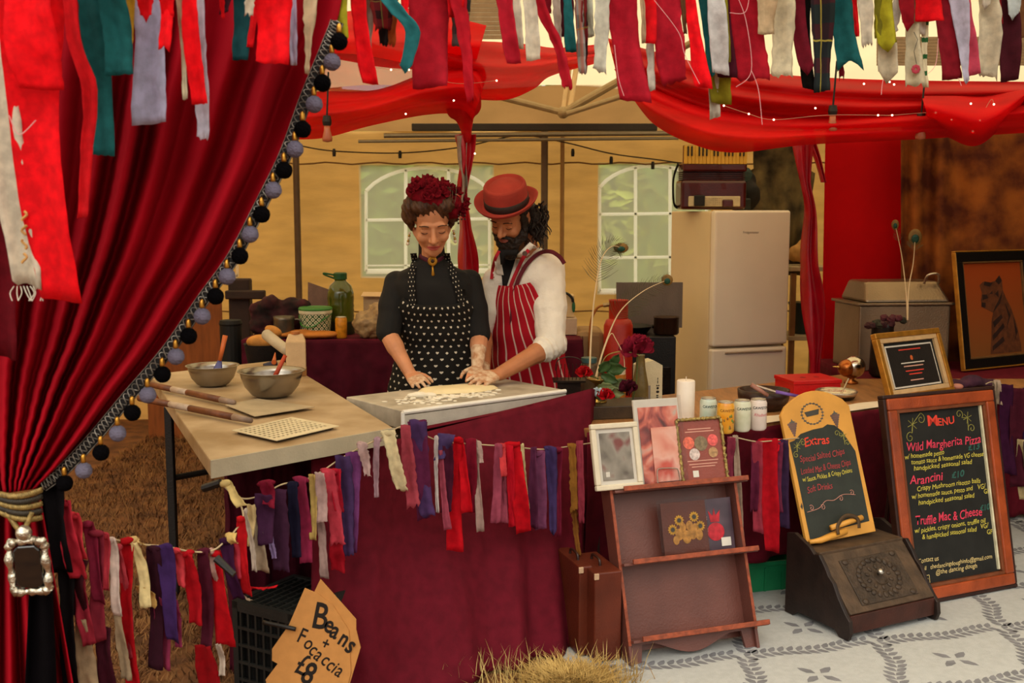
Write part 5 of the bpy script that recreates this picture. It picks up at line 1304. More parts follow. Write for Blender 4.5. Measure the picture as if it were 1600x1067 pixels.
ob('loaf', fuse('loaf', MB().ball((0, 0, .022), (.17, .06, .022)).ball((.06, .01, .026), (.12, .05, .02)).ball((-.03, .0, .030), (.08, .045, .022)), mat('crust', 'b06a22', rough=0.7, var=0.25, scale=14, bump=0.3, bscale=40), .008, 3, disp=lambda c: .004 * NZ.noise(c * 22)), None, t, mx=MX.Translation((.01, 0, -.002)))
t = thing('cloth_bundle', 'heap of black and dark red cloth on the left end of the back counter', 'cloth', bpt(415, 6.15))
mb = MB(); rnd = random.Random(12)
for (x, z, r_) in ((-.02, .06, .08), (.06, .12, .08), (.13, .15, .06), (-.05, .13, .05), (.02, .17, .06), (.17, .08, .06), (.20, .16, .045)): mb.ball((x, rnd.uniform(-.03, .03), z), (r_, r_ * .8, r_))
ob('folds', fuse('folds', mb, mat('bundle_dark', '22100f', rough=0.9, var=0.5, scale=9, col2='4a1820'), .010, 2, disp=lambda c: .016 * NZ.noise(c * 14) + .008 * NZ.noise(c * 40)), None, t)
t = thing('bread_basket', 'dark wicker basket with an orange loaf in it, left end of the back counter', 'basket', V((P(414, 500, 5.75).x, 5.72, 0.0)))
br_ = .105
ob('basket_body', MB().lathe([(br_ * .7, .72), (br_, .90), (br_ * 1.04, .905), (br_ * .9, .90), (br_ * .6, .74), (0, .74)], 24), mat('wicker_dark', '1c1410', rough=0.8, var=0.3, bump=0.6, bscale=120), t, smooth=True)
ob('stool', MB().lathe([(.10, 0), (.10, .70), (.13, .72), (0, .72)], 16), MC['very_dark'], t)
ob('loaf', fuse('loaf', MB().ball((-.01, -.01, .915), (.085, .07, .04)).ball((.05, 0, .97), (.05, .04, .028), 14, 9, MX.Rotation(R(25), 3, 'Y')), mat('loaf_gold', 'b87c34', rough=0.7, var=0.25, scale=16, bump=0.3), .008, 3), None, t)
# crinkled clear bag and box left of the woman
t = thing('plastic_bag', 'crumpled buff plastic bag on the back counter beside the woman', 'bag', bpt(580, 6.0))
bagm = mat('crinkle_bag', 'b39468', rough=0.35, var=0.2, scale=30, bump=0.6, bscale=60, trl=0.3)
ob('crinkled_film', fuse('crinkled_film', MB().ball((0, 0, .07), (.11, .08, .075)).ball((.04, 0, .13), (.07, .06, .07)).ball((-.05, 0, .10), (.05, .05, .05)), bagm, .009, 1, disp=lambda c: .016 * NZ.noise(c * 28) + .008 * NZ.noise(c * 70)), None, t)
t = thing('cardboard_box', 'buff cardboard box standing behind the crinkled bag', 'box', xf(bpt(590, 6.25), R(-8)))
ob('box_body', MB().box((.02, .1, .11), (.22, .2, .216)), cm, t, bevel=.004); ob('flap', MB().box((.02, -.02, .222), (.22, .06, .004), MX.Rotation(R(20), 3, 'X')), cm, t)
# boxes right of the man
t = thing('white_box', 'pair-topmost pale food box right of the man on the back counter', 'box', bpt(884, 6.15, 1.0))
t['label'] = 'pale cream carton resting on a lower box, at the man\'s right elbow'
ob('carton_body', MB().box((0.0, .06, .065), (.10, .12, .125)), mat('cream_card', 'cbb080', rough=0.7, var=0.08), t, bevel=.003)
ob('black_strap', MB().tube(smoothline([(-.05, -.004, .12), (.0, -.01, .14), (.035, -.01, .115), (.042, -.008, .09)], 12), .008, 6), blackm, t)
ob('green_tag', MB().ball((.046, -.008, .062), (.010, .006, .032), 10, 8), mat('tag_green', '1f5a34', rough=0.5), t, smooth=True)
t = thing('white_box', 'wide grey-white box under the cream carton', 'box', bpt(880, 6.12))
ob('carton_body', MB().box((.0, .08, .048), (.16, .16, .094)), mat('greywhite_card', 'c0a68a', rough=0.7, var=0.06), t, bevel=.003)
# far left: brown panel, dark post with crossbar, black bin
t = thing('plywood_panel', 'orange-brown plywood sheet standing at the far left behind the pom-poms', 'panel', V((P(290, 500, 7.6).x, 7.6, 0)))
x0, x1 = P(226, 500, 7.6).x, P(347, 500, 7.6).x; zt = P(300, 462, 7.6).z
ob('sheet', MB().box(((x0 + x1) / 2, 7.6, zt / 2), (x1 - x0, .02, zt)), mat('ply', '8a4a18', rough=0.6, var=0.2, scale=5, stretch=(6, 1, 1)), t, world=True)
t = thing('wooden_cross_post', 'dark wooden post with a short crossbar against the tan tent wall', 'post', V((P(360, 500, 6.6).x, 6.6, 0)))
pz0 = P(360, 435, 6.6).z
ob('post', MB().box((P(362, 0, 6.6).x, 6.6, pz0 / 2), (.13, .08, pz0)), mat('post_dark', '2c180e', rough=0.7, var=0.3, scale=8), t, world=True, bevel=.01)
xa, xb, zc_ = P(340, 0, 6.55).x, P(403, 0, 6.55).x, P(370, 460, 6.55).z
ob('crossbar', MB().box(((xa + xb) / 2, 6.53, zc_), (xb - xa, .06, .052)), MC['post_dark'], t, world=True, bevel=.008)
t = thing('black_bin', 'tall black bin in front of the dark cross post', 'bin', V((P(360, 500, 6.2).x, 6.2, 0)))
bh = P(360, 500, 6.2).z
ob('bin_body', MB().lathe([(.055, 0), (.062, bh - .03), (.066, bh - .02), (.06, bh), (0, bh)], 18), mat('bin_black', '0d0b0a', rough=0.7, var=0.1), t)
# dark stack and chair-like clutter below the back counter
t = thing('storage_crate', 'black plastic box on the ground behind the kneading board', 'crate', V((P(575, 600, 5.2).x, 5.15, 0)))
ob('box_body', MB().box((0, 0, .33), (.34, .3, .66)), mat('box_black', '15110f', rough=0.6, var=0.2), t, bevel=.01); ob('rim', MB().box((0, 0, .665), (.37, .33, .02)), MC['box_black'], t, bevel=.005)

# ------------------------------------------------------------ cooker corner left of the fridge
t = thing('cooker', 'black cooker with a tall dull steel splashback left of the fridge', 'cooker', V((P(1010, 560, 6.3).x, 6.3, 0)))
x0, x1 = P(962, 0, 6.3).x, P(1066, 0, 6.3).x
zt = P(1000, 526, 6.3).z
ob('body', MB().box(((x0 + x1) / 2, 6.55, zt / 2), (x1 - x0, .5, zt)), mat('cooker_black', '14100d', rough=0.4, var=0.2), t, world=True, bevel=.006)
ob('oven_door', MB().box(((x0 + x1) / 2, 6.292, zt * .5), (x1 - x0 - .06, .02, zt * .6)), mat('oven_glass', '1c1410', rough=0.2), t, world=True, bevel=.004)
zs_ = P(1000, 441, 6.8).z
ob('splashback', MB().box(((P(968, 0, 6.8).x + P(1075, 0, 6.8).x) / 2, 6.8, (zt + zs_) / 2), (P(1075, 0, 6.8).x - P(968, 0, 6.8).x, .015, zs_ - zt)), mat('dull_steel', '75665a', rough=0.4, metal=0.5, var=0.2, scale=4, stretch=(1, 1, .4)), t, world=True)
t = thing('frying_pan', 'black frying pan on the cooker with its handle pointing right', 'pan', V((P(1000, 510, 6.5).x, 6.5, zt)))
ob('pan_body', MB().lathe([(.10, 0), (.135, .045), (.14, .045), (.13, .04), (.1, .006), (0, .006)], 24, (-.06, 0, .0)), blackm, t, smooth=True)
ob('handle', MB().tube([(.07, -.02, .04), (.20, -.05, .075)], [.012, .009], 8), blackm, t, smooth=True)
t = thing('saucepan', 'dark brown saucepan on the cooker beside the fridge', 'pan', V((P(1040, 510, 6.45).x, 6.42, zt)))
ob('pan_body', MB().lathe([(.065, 0), (.075, .01), (.075, .10), (.08, .105), (.07, .10), (.068, .01), (0, .01)], 22), mat('pan_brown', '3a2418', rough=0.4, metal=0.4, var=0.2), t, smooth=True)
t = thing('gas_bottle', 'red gas bottle with a valve collar left of the cooker', 'gas bottle', V((P(966, 520, 6.05).x, 6.05, 0)))
gr = 23 * mpp(6.05); gz = P(966, 500, 6.05).z; gt = P(966, 470, 6.05).z
gredm = mat('gas_red', 'a82210', rough=0.4, var=0.15, scale=8)
ob('cylinder', MB().lathe([(gr * .9, 0), (gr, .03), (gr, gz - .03), (gr * .85, gz), (gr * .4, gz + .02), (0, gz + .02)], 24), gredm, t, smooth=True)
ob('collar', MB().lathe([(gr * .66, gz - .01), (gr * .66, gt), (gr * .70, gt + .006), (gr * .60, gt), (gr * .60, gz)], 24, close=False), gredm, t, smooth=True)
ob('valve', MB().tube([(-gr * .6, 0, gt - .02), (-gr * 1.05, 0, gt - .025)], .012, 8), mat('valve_brass', 'a08a60', rough=0.3, metal=0.8), t)
ob('hose', MB().tube(smoothline([(-gr * 1.0, 0, gt - .025), (-gr * 1.5, .02, gt - .05), (-gr * 1.9, .03, gt - .16), (-gr * 1.95, .05, .6)], 20), .007, 6), mat('hose_orange', 'a06020', rough=0.5), t)
t = thing('padded_stool', 'buff padded stool below the maroon cloth corner, right of the man', 'stool', V((P(920, 560, 6.2).x, 6.25, 0)))
ob('seat_pad', MB().box((0, 0, .72), (.16, .3, .42)), mat('buff_pad', '9a7a52', rough=0.8, var=0.1), t, bevel=.03)
for x in (-.06, .06):
    for y in (-.1, .1): ob('leg', MB().box((x, y, .255), (.03, .03, .51)), MC['dark_wood'], t)

# ------------------------------------------------------------ right table: flowers, carton, candle, cans
def rpt(px, py): return Pz(px, py, RZ)
t = thing('black_riser', 'low dark wooden box under the flowers on the right table', 'box', xf(rpt(944, 655) , R(10)))
rz_ = 0.055
ob('riser', MB().box((.05, .09, rz_ / 2), (.34, .20, rz_)), mat('riser_dark', '3a2a18', rough=0.5, var=0.3), t, bevel=.004)
FZ = RZ + rz_
fb = P(932, 612, 4.5)
t = thing('brass_vase', 'slim brass candlestick vase holding peacock feathers and roses', 'vase', V((Pz(935, 648, RZ).x, 4.50, FZ)))
VT = t
brs = mat('brass', 'b8944a', rough=0.25, metal=0.9, var=0.15)
vh = P(935, 592, 4.5).z - FZ
ob('vase_body', MB().lathe([(.035, 0), (.035, .006), (.012, .02), (.011, vh * .6), (.02, vh * .8), (.05, vh), (.052, vh + .003), (.01, vh - .006), (0, vh - .006)], 22), brs, t, smooth=True)
stemm = mat('feather_stem', 'd8bd90', rough=0.5, var=0.05)
barb = mat('feather_barb', '4a4a2a', rough=0.5, var=0.3); eyeg = mat('feather_eye', '16402e', rough=0.3, var=0.2, metal=0.3); eyeb = mat('feather_bronze', '7a5a24', rough=0.4, var=0.3, metal=0.3)
def feather(pts, d, label, wide=60, eye=(16, 20), dense=46, start=.45):
    p3 = [P(x, y, d + .02 * i) for i, (x, y) in enumerate(pts)]; cl = smoothline(p3, 60); k = mpp(d)
    t = thing('peacock_feather', label, 'feather', cl[0], group=None)
    ob('shaft', MB().tube(cl, [lerp(.0042, .0012, i / 60) for i in range(61)], 6), stemm, t, world=True)
    bm_ = MB(); rnd = random.Random(int(pts[0][0]))
    for i in range(dense):
        f = lerp(start, .97, i / dense); j = int(f * 60); tg = (cl[min(j + 1, 60)] - cl[j - 1]).normalized(); sd = tg.cross(V((0, 1, 0))).normalized()
        for s_ in (-1, 1):
            L = wide * k * lerp(.9, .35, i / dense) * rnd.uniform(.6, 1.0)
            bm_.tube([cl[j], cl[j] + sd * s_ * L * .55 + tg * L * .35, cl[j] + sd * s_ * L + tg * L * .95 + V((0, rnd.uniform(-.01, .01), -L * .15))], [.0011, .0009, .0005], 3)
    ob('barbs', bm_, barb, t, world=True, kind='stuff')
    e = cl[58]; 
    ob('eye_outer', MB().ball(e, (eye[0] * k, .003, eye[1] * k), 16, 8), eyeb, t, world=True, smooth=True)
    ob('eye_spot', MB().ball(e - V((0, .003, eye[1] * k * .2)), (eye[0] * .55 * k, .0025, eye[1] * .55 * k), 14, 8), eyeg, t, world=True, smooth=True)
    return t
feather([(921, 592), (924, 520), (930, 455), (940, 405), (956, 385), (972, 388)], 4.52, 'tall peacock feather curving right from the brass vase', 34, (12, 8))
feather([(930, 592), (945, 540), (968, 488), (1005, 455), (1046, 436)], 4.56, 'peacock feather leaning right from the brass vase toward the fridge', 34, (9, 9))
# bent feather stalk
t = thing('dry_stalk', 'pale bent stalk arching over the leaves beside the brass vase', 'stalk', P(950, 560, 4.5))
ob('stalk', MB().tube(smoothline([P(931, 596, 4.5), P(941, 555, 4.5), P(954, 522, 4.5), P(962, 530, 4.5), P(974, 555, 4.49), P(976, 580, 4.48)], 30), .0017, 6), stemm, t, world=True)
ob('stalk', MB().tube(smoothline([P(936, 580, 4.5), P(948, 556, 4.5), P(975, 549, 4.49), P(1000, 556, 4.48)], 24), .0022, 6), mat('stalk_olive', '8a7a3a', rough=0.6), t, world=True)
def bloom(px, py, d, r_px, col, label, n=14, seed=1, base=None, squash=1.0):
    c = P(px, py, d); r = r_px * mpp(d); rnd = random.Random(seed)
    t = thing('fabric_flower', label, 'flower', c)
    m = cloth(col, trl=0.3, var=0.3, scale=40)
    for k in range(n):
        a_ = k * 2.399; el = lerp(.15, 1.35, k / n); dr = V((cos(a_) * sin(el), sin(a_) * sin(el) * .8, cos(el) * squash)).normalized()
        sd = dr.orthogonal().normalized(); s2_ = dr.cross(sd); pr_ = r * lerp(.5, .75, k / n)
        def fn(u, v, dr=dr, sd=sd, s2_=s2_, pr_=pr_):
            x = (u - .5) * 2; w_ = sin(pi * (0.12 + .8 * v)) * pr_
            return dr * (r * .15 + r * .85 * v) + sd * x * w_ * .8 + s2_ * (x * x * .35 * pr_ - .3 * pr_ * v * v) + V((0, 0, 1)) * .12 * pr_ * sin(x * 6 + k)
        ob('petal', MB().grid(fn, 6, 6), m, t, smooth=True, solid=.0008)
    if base: ob('stem', MB().tube(smoothline([V((0, 0, 0)), (V(base) - c) * .5 + V((.01, 0, 0)), V(base) - c], 12), .0025, 6), mat('stem_green', '4a5a2a', rough=0.6), t)
    return t
vt = V((P(935, 592, 4.5).x, 4.5, P(935, 592, 4.5).z))
bloom(912, 586, 4.46, 15, 'b00c14', 'bright red rose at the left rim of the brass vase', seed=2, base=vt)
bloom(996, 552, 4.5, 30, '8a1830', 'large crimson flower head rising above the other flowers', 18, 3, base=P(985, 640, 4.55), squash=1.3)
bloom(946, 621, 4.40, 15, 'b80c18', 'red flower lying low beside the vase foot', seed=5)
bloom(980, 612, 4.42, 20, '4a0c1e', 'dark wine-coloured flower lying above the wrapped print', 12, 7)
def leaf_spray(pts, col, label, d=4.45):
    c = P(pts[0][0], pts[0][1], d); t = thing('leaf_sprig', label, 'leaves', c)
    m = mat('leaf_' + col, col, rough=0.5, var=0.35, scale=30, trl=0.2)
    for i, (x, y, L, a_) in enumerate(pts):
        p = P(x, y, d) - c; L = L * mpp(d); dr = V((cos(R(a_)), -.35, sin(R(a_)))).normalized(); sd = dr.cross(V((0, 1, .2))).normalized(); nn = dr.cross(sd)
        def fn(u, v, p=p, dr=dr, sd=sd, nn=nn, L=L): return p + dr * L * v + sd * (u - .5) * L * .62 * sin(pi * min(1, .05 + v * .95)) * (1 + .18 * sin(v * 20)) + nn * (abs(u - .5) * .25 * L + .08 * L * sin(v * 3))
        ob('leaf', MB().grid(fn, 4, 8), m, t, smooth=True, solid=.0006)
        ob('stem', MB().tube([p, p - V((0.004, 0, .03))], .0012, 5), MC['stem_green'], t)
leaf_spray([(936, 580, 28, 50), (945, 575, 36, 5), (940, 585, 30, -20), (955, 570, 24, 60)], '3f5a2c', 'dark green ivy leaves beside the brass vase')
leaf_spray([(934, 604, 30, 5), (945, 608, 34, -8), (955, 600, 28, 20), (930, 612, 22, -40)], '7f8a58', 'pale green leaves spilling in front of the vase')
t = thing('tinsel_flower', 'small pale blue frosted flower at the vase foot', 'flower', P(934, 612, 4.40))
for k in range(9):
    a_ = k * 2.4; ob('petal', MB().ball((.014 * cos(a_), -.004, .012 * sin(a_)), (.010, .003, .006), 8, 5, MX.Rotation(-a_, 3, 'Y')), mat('frost_blue', '9fb0b4', rough=0.4, var=0.3, scale=60), t, smooth=True)
# jars and wire things behind
t = thing('candle_jar', 'white candle in an orange glass jar behind the pale leaves', 'candle', V((P(966, 590, 4.75).x, 4.75, RZ)))
ob('jar', MB().lathe([(.030, 0), (.034, .01), (.034, P(966, 584, 4.75).z - RZ), (0, P(966, 584, 4.75).z - RZ)], 20), mat('orange_glass', 'b8702a', rough=0.2, var=0.2), t, smooth=False)
hz_ = P(966, 584, 4.75).z - RZ; ob('wax', MB().lathe([(.032, hz_), (.032, hz_ + .028), (.0, hz_ + .026)], 20), mat('wax_white', 'e0cfae', rough=0.5, var=0.05), t)
t = thing('glass_jar', 'brown glass jar with a teal lid behind the red rose', 'jar', V((P(921, 560, 4.9).x, 4.92, RZ)))
jh = P(921, 566, 4.92).z - RZ
ob('jar_body', MB().lathe([(.036, 0), (.04, .01), (.04, jh - .02), (.034, jh), (0, jh)], 20), mat('jar_brown', '5c4a34', rough=0.15, var=0.2, alpha=.8), t, smooth=True)
ob('lid', MB().lathe([(.036, jh), (.036, jh + .022), (0, jh + .022)], 20), mat('teal_lid', '3a5a58', rough=0.4), t)
t = thing('wire_basket', 'dark wire basket with curled handles at the cloth corner', 'basket', V((P(890, 600, 4.62).x, 4.66, RZ + .125)))
wm = mat('wire_dark', '2a1c14', rough=0.4, metal=0.5)
for k in range(7): ob('wire', MB().tube(smoothline([(-.05 + k * .016, 0, 0), (-.055 + k * .018, 0, .04), (-.05 + k * .016, 0, .07)], 8), .0016, 5), wm, t)
ob('hoop', MB().tube(smoothline([(-.06, 0, .04), (-.05, 0, .085), (0, 0, .10), (.05, 0, .085), (.06, 0, .04)], 18), .0022, 6), wm, t)
ob('tray', MB().box((0, .02, -.004), (.14, .10, .008), None), wm, t)
ob('foot', MB().box((0, .02, -.066), (.10, .06, .115)), wm, t)
t = thing('glass_bottle', 'olive glass bottle half hidden behind the crimson flower', 'bottle', V((P(999, 600, 4.75).x, 4.72, RZ)))
bh_ = P(999, 572, 4.75).z - RZ
ob('bottle_body', MB().lathe([(.034, 0), (.038, .01), (.036, bh_ * .55), (.022, bh_), (.018, bh_ + .05), (.020, bh_ + .055), (0, bh_ + .055)], 20), mat('olive_glass', '6a5a34', rough=0.15, var=0.2), t, smooth=True)
# carton with a small black animal mark
c = rpt(1026, 640); bt_ = P(1026, 572, c.y + .35)
t = thing('panda_carton', 'pale grey carton with gable top and a small black printed mark', 'carton', xf((P(1006, 0, 4.8).x, 4.80, RZ), R(12)))
cw = 40 * mpp(4.8); chh = P(1026, 572, 4.8).z - RZ
gcard = mat('pale_carton', 'c9bc98', rough=0.5, var=0.06)
ob('carton_body', MB().box((cw / 2, .04, chh / 2), (cw, .08, chh)), gcard, t, bevel=.002)
ob('gable', MB().prism([(0, chh), (cw, chh), (cw * .62, chh + .024), (cw * .28, chh + .016)], .0, .08), gcard, t)
ob('grey_panel', MB().box((cw * .26, -.0006, chh * .25), (cw * .48, .001, chh * .42)), mat('carton_grey', '827a72', rough=0.5), t)
bmk = MB()
for (x, z, rx_, rz__) in ((.80, .38, .006, .006), (.77, .45, .0035, .0035), (.84, .45, .0035, .0035), (.80, .28, .008, .006), (.80, .55, .002, .008), (.80, .64, .002, .006), (.79, .18, .006, .003), (.79, .13, .006, .003)): bmk.ball((cw * x, -.001, chh * z), (rx_, .0006, rz__), 10, 6)
ob('black_mark', bmk, ink, t, kind='stuff')
t = thing('pillar_candle', 'unlit white pillar candle between the wrapped print and the cans', 'candle', V((P(1072, 650, 4.34).x, 4.36, RZ + .001)))
chh = P(1072, 594, 4.36).z - RZ
ob('wax', MB().lathe([(.036, 0), (.037, .004), (.037, chh - .004), (.033, chh), (.02, chh - .004), (0, chh - .006)], 28), mat('candle_wax', 'e9dccb', rough=0.45, var=0.04, bump=0.05, bscale=30), t, smooth=True)
ob('wick', MB().tube([(0, 0, chh - .006), (.001, 0, chh + .014)], .0018, 5), mat('wick', 'd8c8b0', rough=0.8), t)
def canm(name, c1, c2):
    return mat(name, c1, rough=0.3, var=0.0, scale=22, col2=c2, bump=0, spec=0.6)
cans = [(1106, 669, canm('can_aqua', 'b8c8b4', 'd4d8c4'), 'pale aqua drink can, leftmost of the four, behind the ornate frame', '2e4a44', 'CAWSTON'), (1133, 676, canm('can_orange', 'd88a14', 'e0a83a'), 'orange drink can with a floral print, second from the left', '8a5a14', 'CAWSTON'), (1159, 673, canm('can_mint', 'c4c8a8', 'd8d8c0'), 'pale mint drink can, third from the left', '3a4a40', 'CAWSTON'), (1184, 671, canm('can_pink', 'd4c4b8', 'dccfc4'), 'pale pink-lettered drink can, rightmost beside the brown bowl', '3a3a3a', 'CAWSTON')]
for i, (x, y, m, lab, tc_, tx) in enumerate(cans):
    p = Pz(x, y, RZ + 0.003); t = can('drink_can', lab, p, .033, .122, m, 'drink cans on the right table')
    tm = mat('ink_' + tc_, tc_, var=0, bump=0)
    o = text('lettering', tx, t, 0, 0, .014, tm, align='CENTER', bold=.0004)
    for v in o.data.vertices:
        a_ = v.co.x / .033 + R(12); v.co.x, v.co.z = .0334 * sin(a_), -.0 ; v.co.z = .0334 * cos(a_)
    o.matrix_basis = MX.Translation((0, 0, .086)) @ MX.Rotation(pi / 2, 4, 'X')
    o.matrix_basis = MX.Translation((0, 0, .086)) @ MX(((1, 0, 0, 0), (0, 0, -1, 0), (0, 1, 0, 0), (0, 0, 0, 1)))
    if i == 3:
        o2 = text('lettering', 'Rhubarb', t, 0, 0, .017, mat('ink_pink', 'c04a5a', var=0, bump=0), align='CENTER', shear=.3)
        for v in o2.data.vertices:
            a_ = v.co.x / .033 + R(8); v.co.x = .0334 * sin(a_); v.co.z = .0334 * cos(a_)
        o2.matrix_basis = MX.Translation((0, 0, .058)) @ MX(((1, 0, 0, 0), (0, 0, -1, 0), (0, 1, 0, 0), (0, 0, 0, 1)))
    if i == 1:
        sp_ = MB(); rnd = random.Random(3)
        for k in range(16):
            a_ = rnd.uniform(-1.2, 1.2); z_ = rnd.uniform(.02, .075); sp_.ball((.0328 * sin(a_), -.0328 * cos(a_), z_), (.004, .002, .006), 6, 4)
        ob('fruit_print', sp_, mat('fruit_print', 'c0481c', var=0.4, scale=90, col2='5a8a3a', bump=0), t, kind='stuff')
# brown bowl with tongs
c = rpt(1215, 640)
t = thing('wooden_bowl', 'dark brown round bowl holding tongs behind the cans', 'bowl', V((P(1212, 0, 4.62).x, 4.64, RZ)))
wb = 40 * mpp(4.64); hb = P(1212, 608, 4.64).z - RZ
ob('bowl_shell', MB().lathe([(wb * .7, 0), (wb * .9, .02), (wb * 1.0, hb * .6), (wb * 1.02, hb), (wb * .93, hb), (wb * .9, hb * .6), (wb * .75, .03), (0, .025)], 36), mat('bowl_brown', '301a12', rough=0.35, var=0.2), t, smooth=True)
ob('dry_mix', MB().lathe([(wb * .88, hb * .7), (wb * .4, hb * .78), (0, hb * .8)], 24), mat('dry_mix', '4a3a20', rough=0.9, var=0.6, scale=60, bump=0.6), t, smooth=True)
t = thing('serving_tongs', 'steel tongs with a purple grip and a pink handle laid across the brown bowl', 'tongs', V((P(1212, 0, 4.62).x, 4.6, RZ + hb)))
for a_, b_, c_ in (((1181, 602), (1212, 612), (1248, 619)),):
    p = [P(*q, 4.50) for q in (a_, b_, c_)]
    ob('steel_arm', MB().tube([p[0], p[1]], [(.006, .003)] * 2, 8), mat('tong_steel', 'a89c90', rough=0.3, metal=0.8), t, world=True); ob('purple_grip', MB().tube([p[1], p[2]], [(.009, .006), (.007, .005)], 8), mat('purple_grip', '6a4a9a', rough=0.5), t, world=True, smooth=True)
ob('pink_handle', MB().tube([P(1174, 601, 4.49), P(1200, 618, 4.49)], [(.011, .008), (.008, .007)], 10), mat('dusty_pink', '9a6a5a', rough=0.5), t, world=True, smooth=True)
# red box, steel bowl, samovar ball
t = thing('red_gift_box', 'low bright red lidded box behind the extras board', 'box', xf((P(1257, 0, 5.02).x, 4.99, RZ), R(12)))
rw = 82 * mpp(5.1); rh = P(1290, 590, 5.1).z - RZ; redb = mat('red_box', 'c01010', rough=0.4, var=0.06)
ob('box_body', MB().box((rw / 2, .11, rh * .4), (rw - .008, .20, rh * .8)), redb, t, bevel=.003); ob('lid', MB().box((rw / 2, .11, rh * .86), (rw, .21, rh * .28)), redb, t, bevel=.003)
for x in (.38, .66): ob('stamp', MB().lathe([(.014, 0), (.014, .001)], 12, (rw * x, .1, rh)), mat('red_dark', '8a0a0a', rough=0.5), t)
t = thing('steel_pan', 'dark pot with a shiny steel rim behind the extras board', 'pot', V((P(1334, 0, 4.85).x, 4.9, RZ)))
ph_ = P(1334, 611, 4.9).z - RZ; pr_ = 31 * mpp(4.9)
ob('pot_body', MB().lathe([(pr_ * .8, 0), (pr_ * .85, .01), (pr_ * .9, ph_ - .03), (pr_, ph_ - .012)], 30, close=False), mat('pot_dark', '1c1412', rough=0.3, var=0.2), t, smooth=True)
ob('steel_rim', MB().lathe([(pr_, ph_ - .016), (pr_ * 1.06, ph_), (pr_ * 1.03, ph_ + .004), (pr_ * .94, ph_ - .01), (pr_ * .85, ph_ - .02), (0, ph_ - .022)], 30), mat('rim_steel', 'c8bca8', rough=0.2, metal=0.85, var=0.25, scale=20), t, smooth=True)
ob('ladle_handle', MB().tube([(0.02, 0, ph_ - .02), (.07, .05, ph_ + .05)], .004, 6), MC['rim_steel'], t)
t = thing('brass_ornament', 'round silver and brass ornament on the table beside the gold frame', 'ornament', V((P(1352, 0, 5.35).x, 5.35, RZ)))
oz = P(1352, 573, 5.35).z - RZ; orr = 14 * mpp(5.35)
ob('ball', MB().ball((.012, 0, oz), orr * 1.25, 20, 12), mat('bright_silver', 'c9c0b0', rough=0.12, metal=1.0, var=0.2), t, smooth=True)
ob('brass_cup', MB().ball((-.03, -.015, oz - .004), (orr * .95, orr, orr), 16, 10), mat('copper_brass', 'a8602a', rough=0.25, metal=0.8, var=0.25), t, smooth=True)
ob('spout', MB().tube([(-.05, -.015, oz), (-.10, -.02, oz + .004)], [.008, .002], 8), brs, t)
ob('foot', MB().lathe([(.035, 0), (.035, .008), (.014, .02), (.022, oz - .05), (.03, oz - orr * .8), (0, oz - orr * .8)], 18), MC['copper_brass'], t, smooth=True)
# gold frame
mx, w_, h_ = stand((1394, 627), (1494, 612), RZ + .004, 20, 521)
t = thing('gold_frame', 'gilt picture frame with a small dark notice, leaning behind the menu board', 'picture', mx)
gl1 = mat('gilt', 'b87e2c', rough=0.35, metal=0.5, var=0.2, scale=20); gl2 = mat('gilt_pale', 'cdaa7a', rough=0.5, var=0.1)
frame4(t, w_, h_, 0.026, 0.03, gl1, 'frame_rail'); 
for off, bw, y0, m in ((0.026, 0.022, 0.006, gl2),):
    W_, H_ = w_ - 2 * off, h_ - 2 * off
    for (cx, cz, sx, sz) in ((W_ / 2, bw / 2, W_, bw), (W_ / 2, H_ - bw / 2, W_, bw), (bw / 2, H_ / 2, bw, H_ - 2 * bw), (W_ - bw / 2, H_ / 2, bw, H_ - 2 * bw)):
        ob('inner_slip', MB().box((off + cx, y0 + .01, off + cz), (sx, .02, sz)), m, t, bevel=.003)
ob('black_backing', MB().box((w_ / 2, .024, h_ / 2), (w_ - .09, .006, h_ - .09)), slate, t)
ob('white_card', MB().box((w_ / 2, .020, h_ / 2 - .004), (w_ - .13, .002, h_ - .115)), whitep, t); ob('dark_notice', MB().box((w_ / 2, .0185, h_ / 2 - .004), (w_ - .145, .002, h_ - .13)), mat('notice_dark', '26221f', rough=0.4, var=0.1), t)
ob('emblem', MB().ball((w_ / 2, .0172, h_ * .60), (.010, .0008, .012), 10, 6), mat('emblem_orange', 'c8602a', var=0.2, bump=0), t, smooth=True)
for i, (z, wd, m) in enumerate(((.72, .34, ch_red), (.52, .36, whitep), (.47, .30, pk), (.40, .28, ch_red), (.35, .2, ch_red), (.26, .2, pk))): ob('text_line', polyflat([(w_ * (.5 - wd / 2), h_ * z), (w_ * (.5 + wd / 2), h_ * z), (w_ * (.5 + wd / 2), h_ * z + .005), (w_ * (.5 - wd / 2), h_ * z + .005)], .0170), m, t)
# tiger picture
mx, w_, h_ = stand((1508, 580), (1624, 568), RZ + .01, 9, 392)
t = thing('tiger_picture', 'large black and gold framed picture of a seated tiger on an orange ground', 'picture', mx)
frame4(t, w_, h_, .008, .028, gl1, 'gilt_edge'); 
for off, bw, m, y0 in ((.008, .05, mat('frame_black', '100d0b', rough=0.35, var=0.15), .002), (.058, .010, mat('frame_inner', '6a4a28', rough=0.4), .006)):
    W_, H_ = w_ - 2 * off, h_ - 2 * off
    for (cx, cz, sx, sz) in ((W_ / 2, bw / 2, W_, bw), (W_ / 2, H_ - bw / 2, W_, bw), (bw / 2, H_ / 2, bw, H_ - 2 * bw), (W_ - bw / 2, H_ / 2, bw, H_ - 2 * bw)):
        ob('inner_moulding', MB().box((off + cx, y0 + .012, off + cz), (sx, .022, sz)), m, t, bevel=.003)
m, n, l, u, v, b = uvmat('tiger_ground', 0.5)
